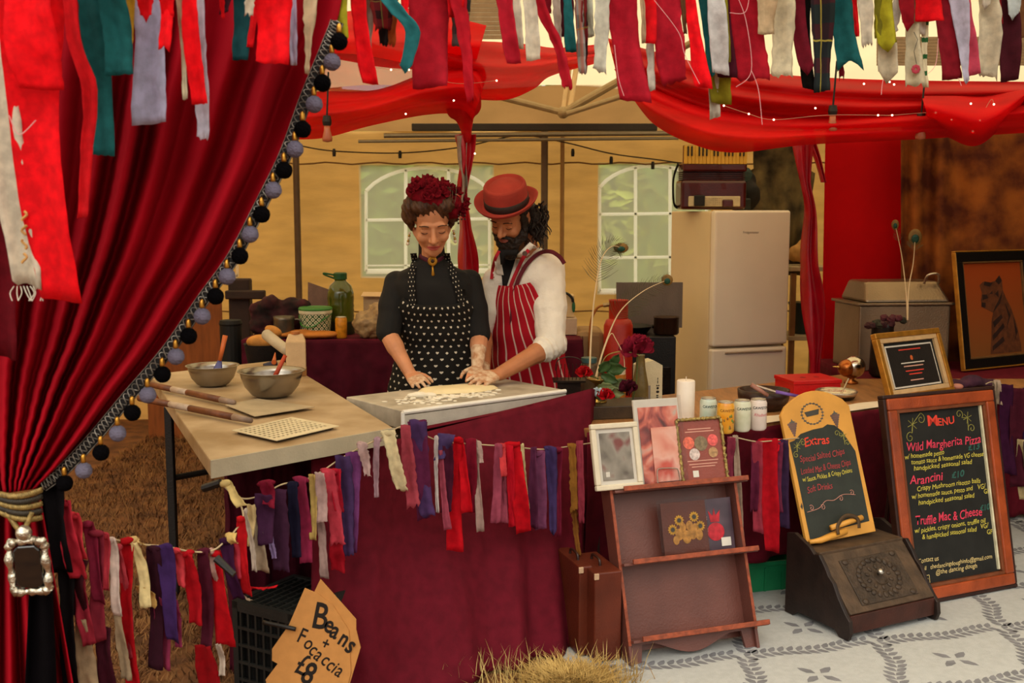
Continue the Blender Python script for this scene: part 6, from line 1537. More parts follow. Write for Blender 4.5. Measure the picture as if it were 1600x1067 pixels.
rr_ = n.new('ShaderNodeValToRGB'); l.new(v, rr_.inputs[0]); rr_.color_ramp.elements[0].color = lin('7a4a24'); rr_.color_ramp.elements[1].color = lin('9a4018'); l.new(rr_.outputs[0], b.inputs['Base Color'])
ob('picture_ground', MB().grid(lambda u, v: V((lerp(.06, w_ - .06, u), .021, lerp(.06, h_ - .06, v))), 1, 1), m, t)
def tp(pts): return [(.066 + x * (w_ - .132), .066 + z * (h_ - .132)) for x, z in pts]
tg_ = mat('tiger_dark', '2a1610', var=0.3, scale=30, bump=0); tg2 = mat('tiger_mid', '5a3018', var=0.3, scale=30, bump=0)
body = [(.36, .02), (.40, .20), (.42, .36), (.46, .46), (.36, .50), (.30, .52), (.27, .60), (.30, .68), (.27, .76), (.34, .80), (.42, .78), (.54, .80), (.62, .86), (.66, .80), (.66, .70), (.70, .62), (.78, .50), (.86, .30), (.90, .10), (.90, .02)]
ob('tiger_figure', polyflat(tp(body), .0200), tg2, t)
for k, pts in enumerate(([(.30, .60), (.40, .62), (.38, .66), (.30, .66)], [(.27, .53), (.34, .52), (.35, .57), (.28, .58)], [(.34, .76), (.44, .74), (.50, .78), (.36, .80)], [(.54, .80), (.62, .86), (.66, .80), (.60, .76)], [(.46, .46), (.60, .56), (.66, .70), (.60, .62), (.50, .52)], [(.44, .36), (.60, .44), (.62, .40), (.46, .30)], [(.42, .22), (.62, .34), (.64, .30), (.42, .16)], [(.68, .56), (.72, .40), (.66, .26), (.76, .42)], [(.80, .40), (.82, .20), (.76, .10), (.86, .24)], [(.40, .10), (.60, .20), (.62, .15), (.40, .05)], [(.52, .66), (.58, .70), (.58, .62)], [(.42, .66), (.48, .70), (.48, .66)])):
    ob('tiger_stripe', polyflat(tp(pts), .0196), tg_, t)
# chafing dish
cd = 5.75
t = thing('chafing_dish', 'stainless steel chafing dish with domed lid beside the tiger picture', 'dish', xf((P(1362, 0, cd).x, cd, RZ), R(6)))
cw = 150 * mpp(cd); chz = P(1400, 478, cd).z - RZ; ctz = P(1400, 441, cd).z - RZ
csm_ = mat('chafing_steel', '8f7a62', rough=0.3, metal=0.8, var=0.15, scale=4)
ob('body', MB().box((cw / 2, .17, chz / 2), (cw, .34, chz)), csm_, t, bevel=.008); ob('water_pan', MB().box((cw / 2, .17, chz + .008), (cw + .03, .37, .014)), csm_, t, bevel=.004)
q0, q1 = .03, cw - .0; z0 = chz + .016
ob('lid', MB().hexa([(q0, 0.0, z0), (q1, 0.0, z0), (q1, .34, z0), (q0, .34, z0)], [(q0 + .02, .06, ctz), (q1 - .05, .06, ctz), (q1 - .05, .28, ctz), (q0 + .02, .28, ctz)]), csm_, t, bevel=.015)
ob('lid_handle', MB().tube(smoothline([(cw * .72, .03, ctz - .01), (cw * .73, -.0, ctz + .035), (cw * .84, -.0, ctz + .04), (cw * .88, .03, ctz - .01)], 16), .007, 8), mat('handle_steel', 'c0b09a', rough=0.2, metal=0.9), t, smooth=True)
# feathers in a dark wreath pot
t = thing('flower_pot', 'dark pot of small plum flowers in front of the chafing dish', 'pot', V((P(1400, 0, 5.55).x, 5.55, RZ)))
pz_ = P(1400, 505, 5.55).z - RZ
ob('pot', MB().lathe([(.04, 0), (.06, .02), (.055, pz_ - .02), (.06, pz_), (0, pz_)], 18), mat('pot_black', '1a1410', rough=0.4), t, smooth=True)
for k in range(14):
    a_ = k * 2.4; ob('flower_head', MB().ball((.1 * cos(a_) * (.3 + k / 20), -.03 - .02 * sin(a_), pz_ + .01 + .02 * sin(a_ * 1.7)), (.022, .018, .018), 8, 6, fuzz=.2), mat('plum_petal%d' % (k % 3), ('3a1418', '2c2a1c', '4a1a22')[k % 3], rough=0.8, var=0.3), t)
feather([(1418, 500), (1416, 460), (1409, 400), (1398, 348)], 5.50, 'peacock feather rising left in front of the red panel', 8, (6, 8), 20, .8)
feather([(1418, 500), (1420, 450), (1427, 410), (1430, 368)], 5.50, 'peacock feather rising right beside the batik cloth', 16, (11, 13), 30, .8)
# scarf behind the menu board
t = thing('purple_scarf', 'crumpled purple scarf with a pink edge on the table behind the menu board', 'scarf', rpt(1500, 606))
c = rpt(1505, 606)
ob('scarf_folds', fuse('scarf_folds', MB().ball(c + V((-.02, 0, .02)), (.08, .05, .024)).ball(c + V((.05, .02, .03)), (.06, .05, .03)).ball(c + V((.12, .03, .018)), (.08, .05, .02)), mat('scarf_purple', '3a1a2e', rough=0.9, var=0.3), .008, 2, disp=lambda q: .010 * NZ.noise(q * 25)), None, t, world=True)
ob('pink_edge', MB().ball(rpt(1490, 608) + V((0, -.04, .02)), (.03, .02, .014), 12, 8), mat('pink_skin', 'b87a68', rough=0.6), t, world=True, smooth=True)
# string of lamps along the wall, hanging bulbs, tiny fairy lights
t = thing('festoon_string', 'dark cable with small lamp holders slung along the tan back wall', 'light string', P(700, 240, 8.2))
cb_ = smoothline([P(x, y, 8.15) for x, y in ((470, 228), (522, 236), (625, 239), (720, 230), (810, 212), (880, 222), (955, 240), (1030, 250), (1110, 262))], 90)
ob('cable', MB().tube(cb_, .005, 6), blackm, t, world=True)
for x, y in ((522, 238), (625, 241), (895, 238), (955, 250), (1020, 258)): 
    p = P(x, y, 8.13); ob('lamp_holder', MB().lathe([(.012, -.03), (.014, 0), (.010, .025), (0, .028)], 10, p), blackm, t, world=True)
def hang_bulb(px, py, d, label, top=None):
    p = P(px, py, d); k = mpp(d)
    t = thing('hanging_bulb', label, 'lamp', p, group=None)
    ob('cable', MB().tube([V((0, 0, .03)), V((0.01, .0, .22))], .004, 6), blackm, t)
    ob('holder', MB().lathe([(.017, .0), (.02, .015), (.016, .04), (0, .042)], 14), blackm, t)
    ob('glass_bulb', MB().lathe([(.013, 0), (.014, -.02), (.022, -.055), (.02, -.066), (0, -.07)], 14), mat('amber_bulb', 'b86a4a', rough=0.15, var=0.1), t, smooth=True)
hang_bulb(1301, 180, 4.6, 'dark-capped amber bulb hanging at the front of the right red swag')
hang_bulb(1439, 192, 4.62, 'dim bulb hanging in front of the batik cloth top')
hang_bulb(511, 196, 4.65, 'amber bulb hanging in front of the left red swag')
warm = mat('fairy_glow', 'ffd2a0', rough=0.5, var=0, bump=0, emit=6.0)
t = thing('fairy_lights', 'fine string of tiny fairy lights over the right red swag', 'light string', P(1500, 180, 4.55))
for x, y in ((1131, 165), (1170, 178), (1209, 187), (1274, 169), (1350, 131), (1397, 132), (1372, 180), (1394, 180), (1462, 176), (1487, 187), (1517, 162), (1520, 205), (1553, 163), (1390, 128), (1531, 188)):
    ob('tiny_lamp', MB().ball(P(x, y, 4.52), .0042, 8, 6), warm, t, world=True)
ob('wire', MB().tube(smoothline([P(*q, 4.53) for q in ((1131, 165), (1170, 178), (1209, 187), (1290, 180), (1372, 180), (1394, 180), (1462, 176), (1487, 187), (1512, 199), (1530, 186), (1548, 156), (1553, 163))], 60), .0012, 5), mat('wire_pale', 'c08a7a', rough=0.5), t, world=True)
t = thing('fairy_lights', 'fine string of tiny fairy lights over the left red swag', 'light string', P(640, 110, 4.7))
for x, y in ((611, 109), (639, 109), (776, 126), (709, 157), (634, 178), (742, 240)): ob('tiny_lamp', MB().ball(P(x, y, 4.64), .0040, 8, 6), warm, t, world=True)
ob('wire', MB().tube(smoothline([P(*q, 4.65) for q in ((560, 100), (611, 109), (639, 109), (709, 130), (776, 126))], 30), .001, 5), MC['wire_pale'], t, world=True)
# ------------------------------------------------------------ people
def skin_mat(name, col):
    m = mat(name, col, rough=0.55, var=0.10, scale=14, bump=0.06, bscale=200, spec=0.35)
    b = m.node_tree.nodes['Principled BSDF']; b.inputs['Subsurface Weight'].default_value = 0.08; b.inputs['Subsurface Radius'].default_value = (0.02, 0.008, 0.004); b.inputs['Subsurface Scale'].default_value = 0.3
    return m
def E(mb, T, c, r, rot=None):
    R3 = T.to_3x3()
    if rot is not None: R3 = R3 @ rot
    mb.ball(T @ V(c), r, 16, 12, R3)
def Cc(mb, T, a, r0, b, r1): k = T.to_scale()[0]; mb.cone2(T @ V(a), r0 * k, T @ V(b), r1 * k, 12)
def head(mb, T, k=1.0, man=False):
    E(mb, T, (0, .012, .040), (.074, .094, .086)); E(mb, T, (0, -.034, -.018), (.060, .056, .086))
    E(mb, T, (0, -.060, -.094), (.030 if man else .025, .024, .022))
    for s in (-1, 1):
        Cc(mb, T, (s * .052, .0, -.045), .020, (s * .018, -.058, -.092), .017)
        E(mb, T, (s * .036, -.062, -.032), (.024, .024, .024))
        E(mb, T, (s * .031, -.077, -.001), (.0165, .010, .011))
        E(mb, T, (s * .074, .012, -.012), (.009, .019, .031), MX.Rotation(R(-s * 18), 3, 'Z'))
        E(mb, T, (s * .0115, -.096, -.034), (.0085, .011, .0075))
    Cc(mb, T, (-.036, -.078, .021), .0115, (.036, -.078, .021), .0115)
    Cc(mb, T, (0, -.084, .012), .008, (0, -.111, -.029), .0115)
    E(mb, T, (0, -.087, -.060), (.023, .010, .006)); E(mb, T, (0, -.086, -.069), (.019, .010, .0065))
def hand(mb, wrist, f, n, thumb_side, curl=0.35, k=1.0, spread=0.10):
    """f: direction of the fingers, n: back of the hand; thumb_side: +1/-1 along n x f"""
    f = V(f).normalized(); n = (V(n) - f * V(n).dot(f)).normalized(); s = n.cross(f) * thumb_side; w = V(wrist)
    lens = (.074, .082, .076, .060); offs = (.030, .010, -.010, -.029); base = (.088, .092, .088, .080)
    for i in range(4):
        a = w + f * .012 * k + s * offs[i] * .55 * k; b = w + f * base[i] * k + s * offs[i] * k
        mb.cone2(a, .0145 * k, b, .0105 * k, 10)
        d = (f + s * (offs[i] / .03) * spread).normalized(); p = b; q = 0
        for j, (fr_, r0, r1) in enumerate(((.45, .0098, .0090), (.30, .0090, .0082), (.25, .0082, .0070))):
            q += curl * (.55, 1.0, .8)[j]
            dd = d * cos(q) - n * sin(q)
            e = p + dd * lens[i] * fr_ * k; mb.cone2(p, r0 * k, e, r1 * k, 10); p = e
    a = w + f * .022 * k + s * .020 * k; b = a + (f * .55 + s * .62 - n * .25).normalized() * .044 * k
    mb.cone2(a, .0145 * k, b, .0115 * k, 10); c = b + (f * .85 + s * .32 - n * .22).normalized() * .034 * k; mb.cone2(b, .0110 * k, c, .0095 * k, 10)
    e = c + (f * .95 + s * .05 - n * .3).normalized() * .028 * k; mb.cone2(c, .0095 * k, e, .0075 * k, 10)
class Torso:
    def __init__(s, secs, yaw): s.secs = sorted(secs); s.yaw = yaw; s.rt = MX.Rotation(yaw, 3, 'Z')
    def at(s, z):
        q = s.secs
        if z <= q[0][0]: return q[0][1:]
        for a, b in zip(q, q[1:]):
            if z <= b[0]:
                t = (z - a[0]) / (b[0] - a[0]); t = t * t * (3 - 2 * t); return tuple(x + (y - x) * t for x, y in zip(a[1:], b[1:]))
        return q[-1][1:]
    def pt(s, z, a, off=0.0):
        cx, cy, rx, ry = s.at(z); return V((cx, cy, z)) + s.rt @ V(((rx + off) * sin(a), -(ry + off) * cos(a), 0))
    def loft(s, mb, z0, z1, off=0.0, n=32, m=22, shrink=0.0):
        vs = []; fs = []
        for j in range(m + 1):
            z = lerp(z0, z1, j / m)
            for k in range(n): vs.append(s.pt(z, 2 * pi * k / n, off))
        for j in range(m):
            for k in range(n): a, b = j * n + k, j * n + (k + 1) % n; fs.append((a, b, b + n, a + n))
        fs.append(tuple(range(n - 1, -1, -1))); fs.append(tuple(m * n + k for k in range(n)))
        return mb.add(vs, fs)
    def panel(s, z0, z1, amax, off, nu=24, nv=30, fold=0.0, flare=0.0, top=None):
        def fn(u, v):
            zt = z1 - (top(u) if top else 0)
            z = lerp(zt, z0, v); am = amax(v)
            a = (u - .5) * 2 * am
            return s.pt(z, a, off + flare * v + fold * v * sin(u * 26 + v * 2))
        return MB().grid(fn, nu, nv)
def floured(o, spots, m_i, rad):
    """give the faces round the given points the floury skin slot"""
    me = o.data if hasattr(o, 'data') else o
    for p in me.polygons:
        c = p.center
        if any((c - q).length < r for q, r in spots): p.material_index = m_i
def strap(pts, w_, m, par, nm='apron_strap', th=.0022, fl=(1, 0, 0), lab=None):
    return ob(nm, MB().tube(smoothline(pts, 34), [(w_, th)] * 35, 8, flat=fl), m, par, world=True, smooth=True, label=lab)

from mathutils.bvhtree import BVHTree
def bvh_of(o):
    me = o.data; mw = o.matrix_parent_inverse if o.parent is None else (TM[o.parent.name] @ o.matrix_parent_inverse @ o.matrix_basis)
    return BVHTree.FromPolygons([mw @ v.co for v in me.vertices], [tuple(p.vertices) for p in me.polygons])
def onto(px, py, trees, off=.006, dflt=4.7):
    o_ = V((0, 0, EYE)); r = ray(px, py).normalized(); best = None
    for t_ in trees:
        h = t_.ray_cast(o_, r)
        if h[0] is not None and (best is None or h[3] < best): best = h[3]
    return o_ + r * (best - off) if best else P(px, py, dflt)
skinw = skin_mat('skin_woman', 'c98a62'); skinm = skin_mat('skin_man', 'b87850')
flour_sk = mat('floured_skin', 'c08a62', rough=0.8, var=0.12, scale=38, bump=0.15, bscale=120, col2='dcc2a2')

# ---- the woman
hC = P(674, 345, 4.60)
TH = MX.Translation(hC) @ MX.Rotation(R(9), 4, 'Z') @ MX.Rotation(R(27), 4, 'X') @ MX.Rotation(R(-3), 4, 'Y') @ MX.Scale(1.13, 4)
def px3(px, py, d): return P(px, py, d)
nb = P(674, 414, 4.70)
secs = [(0.80, -.335, 4.86, .170, .130), (0.90, -.325, 4.85, .165, .125), (1.00, -.318, 4.82, .140, .108), (1.10, -.325, 4.785, .150, .118), (1.20, -.338, 4.745, .165, .130), (1.28, -.342, 4.725, .165, .115), (1.33, -.344, 4.715, .145, .085), (1.365, -.346, 4.705, .085, .065), (1.39, -.346, 4.70, .062, .058)]
TW = Torso(secs, R(6))
mb = MB(); head(mb, TH)
mb.cone2(TH @ V((0, .025, -.05)), .050, nb + V((0, .01, -.03)), .056)
TW.loft(mb, 0.82, 1.36, -.016)
shL, shR = P(619, 444, 4.73), P(733, 441, 4.76)
elL, elR = P(606, 521, 4.66), P(749, 524, 4.74)
wrL, wrR = P(641, 584, 4.53), P(746, 574, 4.60)
for a, b, c in ((shL, elL, wrL), (shR, elR, wrR)):
    mb.cone2(a, .048, b, .040); mb.cone2(b, .041, b.lerp(c, .35), .040); mb.cone2(b.lerp(c, .35), .040, c, .026)
tipL = Pz(672, 613, KZ + .012)
fL = tipL - wrL
hand(mb, wrL, fL, (-.15, -.35, .9), -1 if False else 1, .12, .93)
tipR = Pz(738, 603, KZ + .03)
hand(mb, wrR, tipR - wrR, (.1, -.6, .7), -1, .30, .90)
hip = V((-.335, 4.86, .86))
for s in (-1, 1):
    kn = hip + V((s * .09, -.02, -.42)); an = hip + V((s * .10, .02, -.78)); mb.cone2(hip + V((s * .085, 0, -.04)), .085, kn, .058); mb.cone2(kn, .056, an, .036); mb.cone2(an + V((0, .02, -.045)), .034, an + V((0, -.13, -.055)), .024)
WO = thing('person', 'woman in a black top and dotted apron with a red headpiece, kneading dough', 'person', (hip.x, hip.y, 0))
bw = ob('body', fuse('body', mb, [skinw, flour_sk], .0042, 3), None, WO, world=True)
floured(bw, [(wrL + fL * .62, .105), (wrR, .11)], 1, .1)
# black top with elbow sleeves
mb = MB(); TW.loft(mb, .86, 1.385, .010)
mb.cone2(TH @ V((0, .03, -.085)), .056, nb + V((0, .01, -.02)), .063)
for a, b in ((shL, elL), (shR, elR)):
    mb.cone2(a, .058, a.lerp(b, .5), .063); mb.cone2(a.lerp(b, .5), .064, a.lerp(b, .96), .054)
    mb.cone2(V((lerp(a.x, nb.x, .30), a.y, a.z + .010)), .050, a, .056)
wtop = ob('black_top', fuse('black_top', mb, mat('black_jersey', '13110f', rough=0.85, var=0.2, bump=0.15, bscale=300), .007, 3, disp=lambda c: .0035 * NZ.noise(c * 16)), None, WO, world=True, label='black high-necked top')
# skirt and dotted apron
m, n, l, u, v, b = uvmat('dotted_apron', 0.85)
def dots(m, n, l, u, v, b, nu, nv, base):
    row = mth(n, l, 'FLOOR', mth(n, l, 'MULTIPLY', v, nv)); off = mth(n, l, 'MULTIPLY', mth(n, l, 'MODULO', row, 2), .5)
    fx = mth(n, l, 'SUBTRACT', mth(n, l, 'FRACT', mth(n, l, 'ADD', mth(n, l, 'MULTIPLY', u, nu), off)), .5); fy = mth(n, l, 'SUBTRACT', mth(n, l, 'FRACT', mth(n, l, 'MULTIPLY', v, nv)), .5)
    ax = mth(n, l, 'ABSOLUTE', fx)
    dia = mth(n, l, 'LESS_THAN', mth(n, l, 'ADD', mth(n, l, 'MULTIPLY', ax, 1.1), mth(n, l, 'ABSOLUTE', fy)), .20)
    heart = mth(n, l, 'LESS_THAN', mth(n, l, 'ADD', mth(n, l, 'POWER', fx, 2), mth(n, l, 'POWER', mth(n, l, 'SUBTRACT', fy, mth(n, l, 'MULTIPLY', ax, -.7)), 2)), .027)
    alt = mth(n, l, 'MODULO', mth(n, l, 'FLOOR', mth(n, l, 'ADD', mth(n, l, 'MULTIPLY', u, nu), off)), 2)
    sel = mth(n, l, 'ADD', mth(n, l, 'MULTIPLY', dia, alt), mth(n, l, 'MULTIPLY', heart, mth(n, l, 'SUBTRACT', 1, alt)))
    l.new(mixc(n, l, sel, base, 'd6cdb8'), b.inputs['Base Color'])
dots(m, n, l, u, v, b, 13, 21, '1c1a17')
apm = m
def sk(u, v):
    a = u * 2 * pi; z = lerp(.99, .32, v); q = TW.pt(max(z, .80), a, .018 + .09 * v + .012 * v * sin(u * 60)); q.z = z; return q
m2, n2, l2, u2, v2, b2 = uvmat('dotted_skirt', 0.9)
dots(m2, n2, l2, u2, v2, b2, 40, 26, '2a2018')
ob('skirt', MB().grid(sk, 90, 16), m2, WO, world=True, smooth=True, solid=.002)
def am(v): return lerp(R(47), R(92), min(1, (v / .42)) ** .8)
ob('apron', TW.panel(.60, 1.235, am, .020, 40, 40, fold=.008, flare=.045, top=lambda u: .030 * (1 - (2 * u - 1) ** 4)), apm, WO, world=True, smooth=True, solid=.003, label='black apron dotted with white hearts and diamonds')
WT = [bvh_of(wtop)]
m3, n3, l3, u3, v3, b3 = uvmat('dotted_strap', 0.85)
dots(m3, n3, l3, u3, v3, b3, 2, 14, '1c1a17')
def strap_grid(pts, w_, m, par, nm, lab=None, sid=(1, 0, 0)):
    cl = smoothline(pts, 40)
    def fn(u, v):
        i = int(round(v * 40)); p = cl[i]; tg = (cl[min(i + 1, 40)] - cl[max(i - 1, 0)]).normalized(); sd = tg.cross(V((0, -1, .2))).normalized()
        return p + sd * (u - .5) * w_
    return ob(nm, MB().grid(fn, 3, 40), m, par, world=True, smooth=True, solid=.003, label=lab)
strap_grid([onto(x, y, WT, .016) for x, y in ((645, 478), (644, 462), (643, 446), (643, 430), (645, 418), (648, 408))] + [P(646, 396, 4.655)], .027, m3, WO, 'apron_strap')
strap_grid([onto(x, y, WT, .016) for x, y in ((722, 476), (719, 462), (714, 446), (709, 430), (705, 418), (700, 408))] + [P(698, 396, 4.655)], .027, m3, WO, 'apron_strap')
ob('strap_buckle', MB().tube(smoothline([onto(x, y, WT, .014) for x, y in ((716, 452), (726, 452), (728, 463), (718, 465))], 12), .004, 6), MC['dotted_strap'], WO, world=True)
# hair swept up, headpiece
hairm = mat('hair_brown', '472814', rough=0.5, var=0.4, scale=30, bump=0.5, bscale=90, stretch=(3, 1, 1))
mb = MB()
E(mb, TH, (0, .020, .060), (.088, .096, .086)); E(mb, TH, (-.035, -.032, .088), (.048, .052, .034)); E(mb, TH, (.040, -.032, .086), (.046, .050, .033)); E(mb, TH, (0, -.036, .096), (.058, .044, .030))
E(mb, TH, (-.082, .0, .045), (.028, .05, .055)); E(mb, TH, (.082, .0, .040), (.025, .045, .05)); E(mb, TH, (-.076, .008, .0), (.014, .03, .04)); E(mb, TH, (.074, .01, .0), (.013, .03, .038)); E(mb, TH, (0, .09, .03), (.06, .05, .06))
hw_ = ob('hair', fuse('hair', mb, hairm, .005, 2, disp=lambda c: .0045 * sin((c.x * 1.0 + c.z * .6) * 260) * .5 + .006 * NZ.noise(c * 22)), None, WO, world=True)
st = MB(); rnd = random.Random(3)
for k in range(34):
    a = rnd.uniform(-1, 1); p0 = V((a * .055, -.066 + abs(a) * .012, .060)); p1 = V((a * .085, -.05, .10)); p2 = V((a * .085 + .01, .0, .135))
    st.tube([TH @ q for q in smoothline([p0, p1, p2], 8)], .0022, 4)
ob('hair_strands', st, hairm, hw_, kind='stuff')
fasm = cloth('7a0c1c', trl=0.25, var=0.35, scale=50)
fz_ = thing_c = None
hp = MB(); rnd = random.Random(9)
FT = TH @ MX.Translation((.0, .0, .106)) @ MX.Rotation(R(14), 4, 'Y')
ob('headpiece_base', fuse('headpiece_base', MB().ball(FT @ V((0, 0, 0)), (.095, .075, .04), 16, 10, FT.to_3x3()).ball(FT @ V((.085, -.005, -.03)), (.04, .05, .05), 14, 10, FT.to_3x3()), fasm, .006, 2, disp=lambda c: .006 * NZ.noise(c * 45)), None, WO, world=True)
for k in range(58):
    a = rnd.uniform(0, 2 * pi); q = sqrt(rnd.uniform(0, 1)); x = .105 * q * cos(a); y = .075 * q * sin(a)
    if k > 40: x = .095 + rnd.uniform(-.02, .035); y = rnd.uniform(-.04, .03); 
    z = .022 + .022 * (1 - q) if k <= 40 else rnd.uniform(-.06, .0)
    c = FT @ V((x, y, z)); dr = FT.to_3x3() @ V((x * 6, y * 8 - .2, .6)).normalized(); sd = dr.orthogonal().normalized(); s2_ = dr.cross(sd); r_ = rnd.uniform(.013, .022); ph = rnd.uniform(0, 6)
    def fn(u, v, c=c, dr=dr, sd=sd, s2_=s2_, r_=r_, ph=ph):
        an = u * 2 * pi; q = r_ * v; return c + sd * q * cos(an) + s2_ * q * sin(an) + dr * (r_ * .8 * v * v + r_ * .28 * v * sin(an * 5 + ph))
    ob('ruffle', MB().grid(fn, 20, 3), fasm, WO, world=True, smooth=True, solid=.0006)
# face details
def face(T, par, man=False):
    brow = mat('brow_brown', '4a2e1a' if not man else '1c120c', rough=0.7, var=0.2); lash = mat('lash_dark', '2a1610', rough=0.6, var=0); lipm = mat('lip_man' if man else 'lip_woman', '8a4434' if man else 'a8443c', rough=0.4, var=0.08)
    for s in (-1, 1):
        ob('eyebrow', MB().tube([T @ V(q) for q in smoothline([(s * .016, -.0925, .0225), (s * .032, -.0915, .0265), (s * .050, -.079, .0195)], 8)], [(.0032, .0018)] * 9, 6), brow, par, world=True, smooth=True)
        ob('eyelash', MB().tube([T @ V(q) for q in smoothline([(s * .0185, -.0838, -.0045), (s * .031, -.0885, -.0078), (s * .0445, -.0815, -.0045)], 8)], .0013, 5), lash, par, world=True)
    for z, r_ in ((-.0585, .0042), (-.0672, .0050)):
        ob('lip', MB().tube([T @ V(q) for q in smoothline([(-.025, -.084, -.0615), (-.012, -.0945, z), (0, -.0965, z + .0006), (.012, -.0945, z), (.025, -.084, -.0615)], 14)], [r_ * (.25 + .75 * sin(pi * (i / 14) * .94 + .1)) for i in range(15)], 8), lipm, par, world=True, smooth=True)
face(TH, WO)
# earrings, brooch, choker
pearl = mat('pearl', 'd8c8b0', rough=0.25, var=0.1); 
for s in (-1, 1):
    for k in range(5):
        p = TH @ V((s * .082, -.004, -.045)) + V((s * .002 * k, -.004 * k, -.011 * k)); ob('earring_bead', MB().ball(p, .0058 if k != 4 else .0075, 10, 7), pearl if k % 2 == 0 else brs, WO, world=True, smooth=True)
for k in range(7):
    p = TH @ V((.098 + .012 * (k % 3), -.03, .062 - .008 * (k // 3) * 2)) ; ob('headpiece_bead', MB().ball(p + V((0, 0, -.03)), .0045, 8, 6), mat('dark_bead', '2a1a14', rough=0.2), WO, world=True, smooth=True)
ob('choker', MB().tube(smoothline([onto(x, y, WT, .004) for x, y in ((656, 399), (664, 405), (676, 409), (688, 405), (696, 398))], 20), [(.010, .003)] * 21, 8, flat=(0, 0, 1)), mat('choker_plum', '4a0c26', rough=0.6, var=0.2), WO, world=True, smooth=True)
bp0 = onto(676, 408, WT, .010)
gbm = mat('brooch_gold', 'b8862c', rough=0.3, metal=0.7, var=0.2)
br0 = ob('brooch', MB().lathe([(.019, 0), (.021, .003), (.017, .006), (.010, .005), (0, .005)], 20, bp0, MX.Rotation(R(90), 3, 'X')), gbm, WO, world=True, smooth=True)
ob('brooch_stone', MB().ball(bp0 - V((0, .006, 0)), (.008, .004, .008), 12, 8), mat('stone_dark', '3a2412', rough=0.1), WO, world=True, smooth=True)
ob('brooch_drop', MB().tube([bp0 + V((0, -.004, -.02)), bp0 + V((.001, -.005, -.038)), bp0 + V((.002, -.005, -.058)), bp0 + V((.002, -.005, -.064))], [.0035, .0045, .0085, .004], 10), gbm, WO, world=True, smooth=True)

# ---- the man
mC = P(797, 336, 4.78)
TM_ = MX.Translation(mC) @ MX.Rotation(R(-30), 4, 'Z') @ MX.Rotation(R(34), 4, 'X') @ MX.Rotation(R(8), 4, 'Y') @ MX.Scale(1.05, 4)
nbm = P(828, 398, 4.92)
secs = [(0.80, .10, 5.04, .165, .125), (0.95, .075, 5.02, .165, .125), (1.08, .062, 4.99, .165, .125), (1.20, .060, 4.965, .180, .130), (1.30, .066, 4.945, .185, .120), (1.355, .072, 4.93, .150, .095), (1.40, .078, 4.92, .075, .068), (1.43, .08, 4.915, .064, .062)]
TMn = Torso(secs, R(-46))
mb = MB(); head(mb, TM_, man=True)
mb.cone2(TM_ @ V((0, .03, -.05)), .060, nbm + V((0, .02, -.03)), .065)
TMn.loft(mb, .82, 1.38, -.018)
msh, mel, mwr = P(858, 424, 4.88), P(860, 540, 4.74), P(781, 584, 4.54)
fsh, fel, fwr = P(774, 438, 4.92), P(754, 520, 4.95), P(755, 582, 4.70)
for a, b, c in ((msh, mel, mwr), (fsh, fel, fwr)):
    mb.cone2(a, .056, b, .046); mb.cone2(b, .047, b.lerp(c, .3), .047); mb.cone2(b.lerp(c, .3), .047, c, .030)
tipm = Pz(708, 603, KZ + .035); fm_ = tipm - mwr
hand(mb, mwr, fm_, (.1, -.45, .85), -1, .22, 1.02)
hand(mb, fwr, Pz(738, 612, KZ + .02) - fwr, (.2, -.3, .9), 1, .3, .98)
hipm = V((.10, 5.04, .88))
for s in (-1, 1):
    o_ = MX.Rotation(R(-32), 3, 'Z') @ V((s * .09, 0, 0)); kn = hipm + o_ + V((0, -.02, -.42)); an = hipm + o_ * 1.1 + V((0, .03, -.80)); mb.cone2(hipm + o_ + V((0, 0, -.03)), .09, kn, .062); mb.cone2(kn, .06, an, .04)
    fdir = MX.Rotation(R(-32), 3, 'Z') @ V((0, -1, 0)); mb.cone2(an + V((0, 0, -.045)), .036, an + fdir * .16 + V((0, 0, -.053)), .027)
MA = thing('person', 'bearded man in a red hat, white shirt and striped red apron, leaning over the dough', 'person', (hipm.x, hipm.y, 0))
bm_ = ob('body', fuse('body', mb, [skinm, flour_sk], .0042, 3), None, MA, world=True)
floured(bm_, [(mwr + fm_ * .55, .125), (fwr + V((-.03, -.04, -.05)), .12)], 1, .1)
face(TM_, MA, True)
# white shirt
shirt = mat('white_shirt', 'ece4d4', rough=0.85, var=0.05, scale=8, bump=0.2, bscale=90)
mb = MB(); TMn.loft(mb, .90, 1.39, .010)
for a, b, e in ((msh, mel, 1.0), (fsh, fel, .98)):
    q_ = 1 if e == 1 else .8
    mb.cone2(a, .076 * q_, a.lerp(b, .5), .078 * q_); mb.cone2(a.lerp(b, .5), .078 * q_, a.lerp(b, .97), .066 * q_)
mb.cone2(msh.lerp(nbm, .55) + V((0, 0, .005)), .066, msh, .070); mb.cone2(fsh.lerp(nbm, .5), .058, fsh, .058)
mshirt = ob('shirt', fuse('shirt', mb, shirt, .008, 3, disp=lambda c: .008 * NZ.noise(c * 11) + .003 * NZ.noise(c * 30)), None, MA, world=True, label='white shirt with rolled sleeves')
cuf = mel.lerp(mwr, .02)
mb = MB(); dcu = (mwr - mel).normalized()
mb.cone2(mel - dcu * .015, .064, mel + dcu * .035, .060)
ob('rolled_cuff', fuse('rolled_cuff', mb, shirt, .005, 2, disp=lambda c: .004 * sin(c.dot(dcu) * 220)), None, MA, world=True)
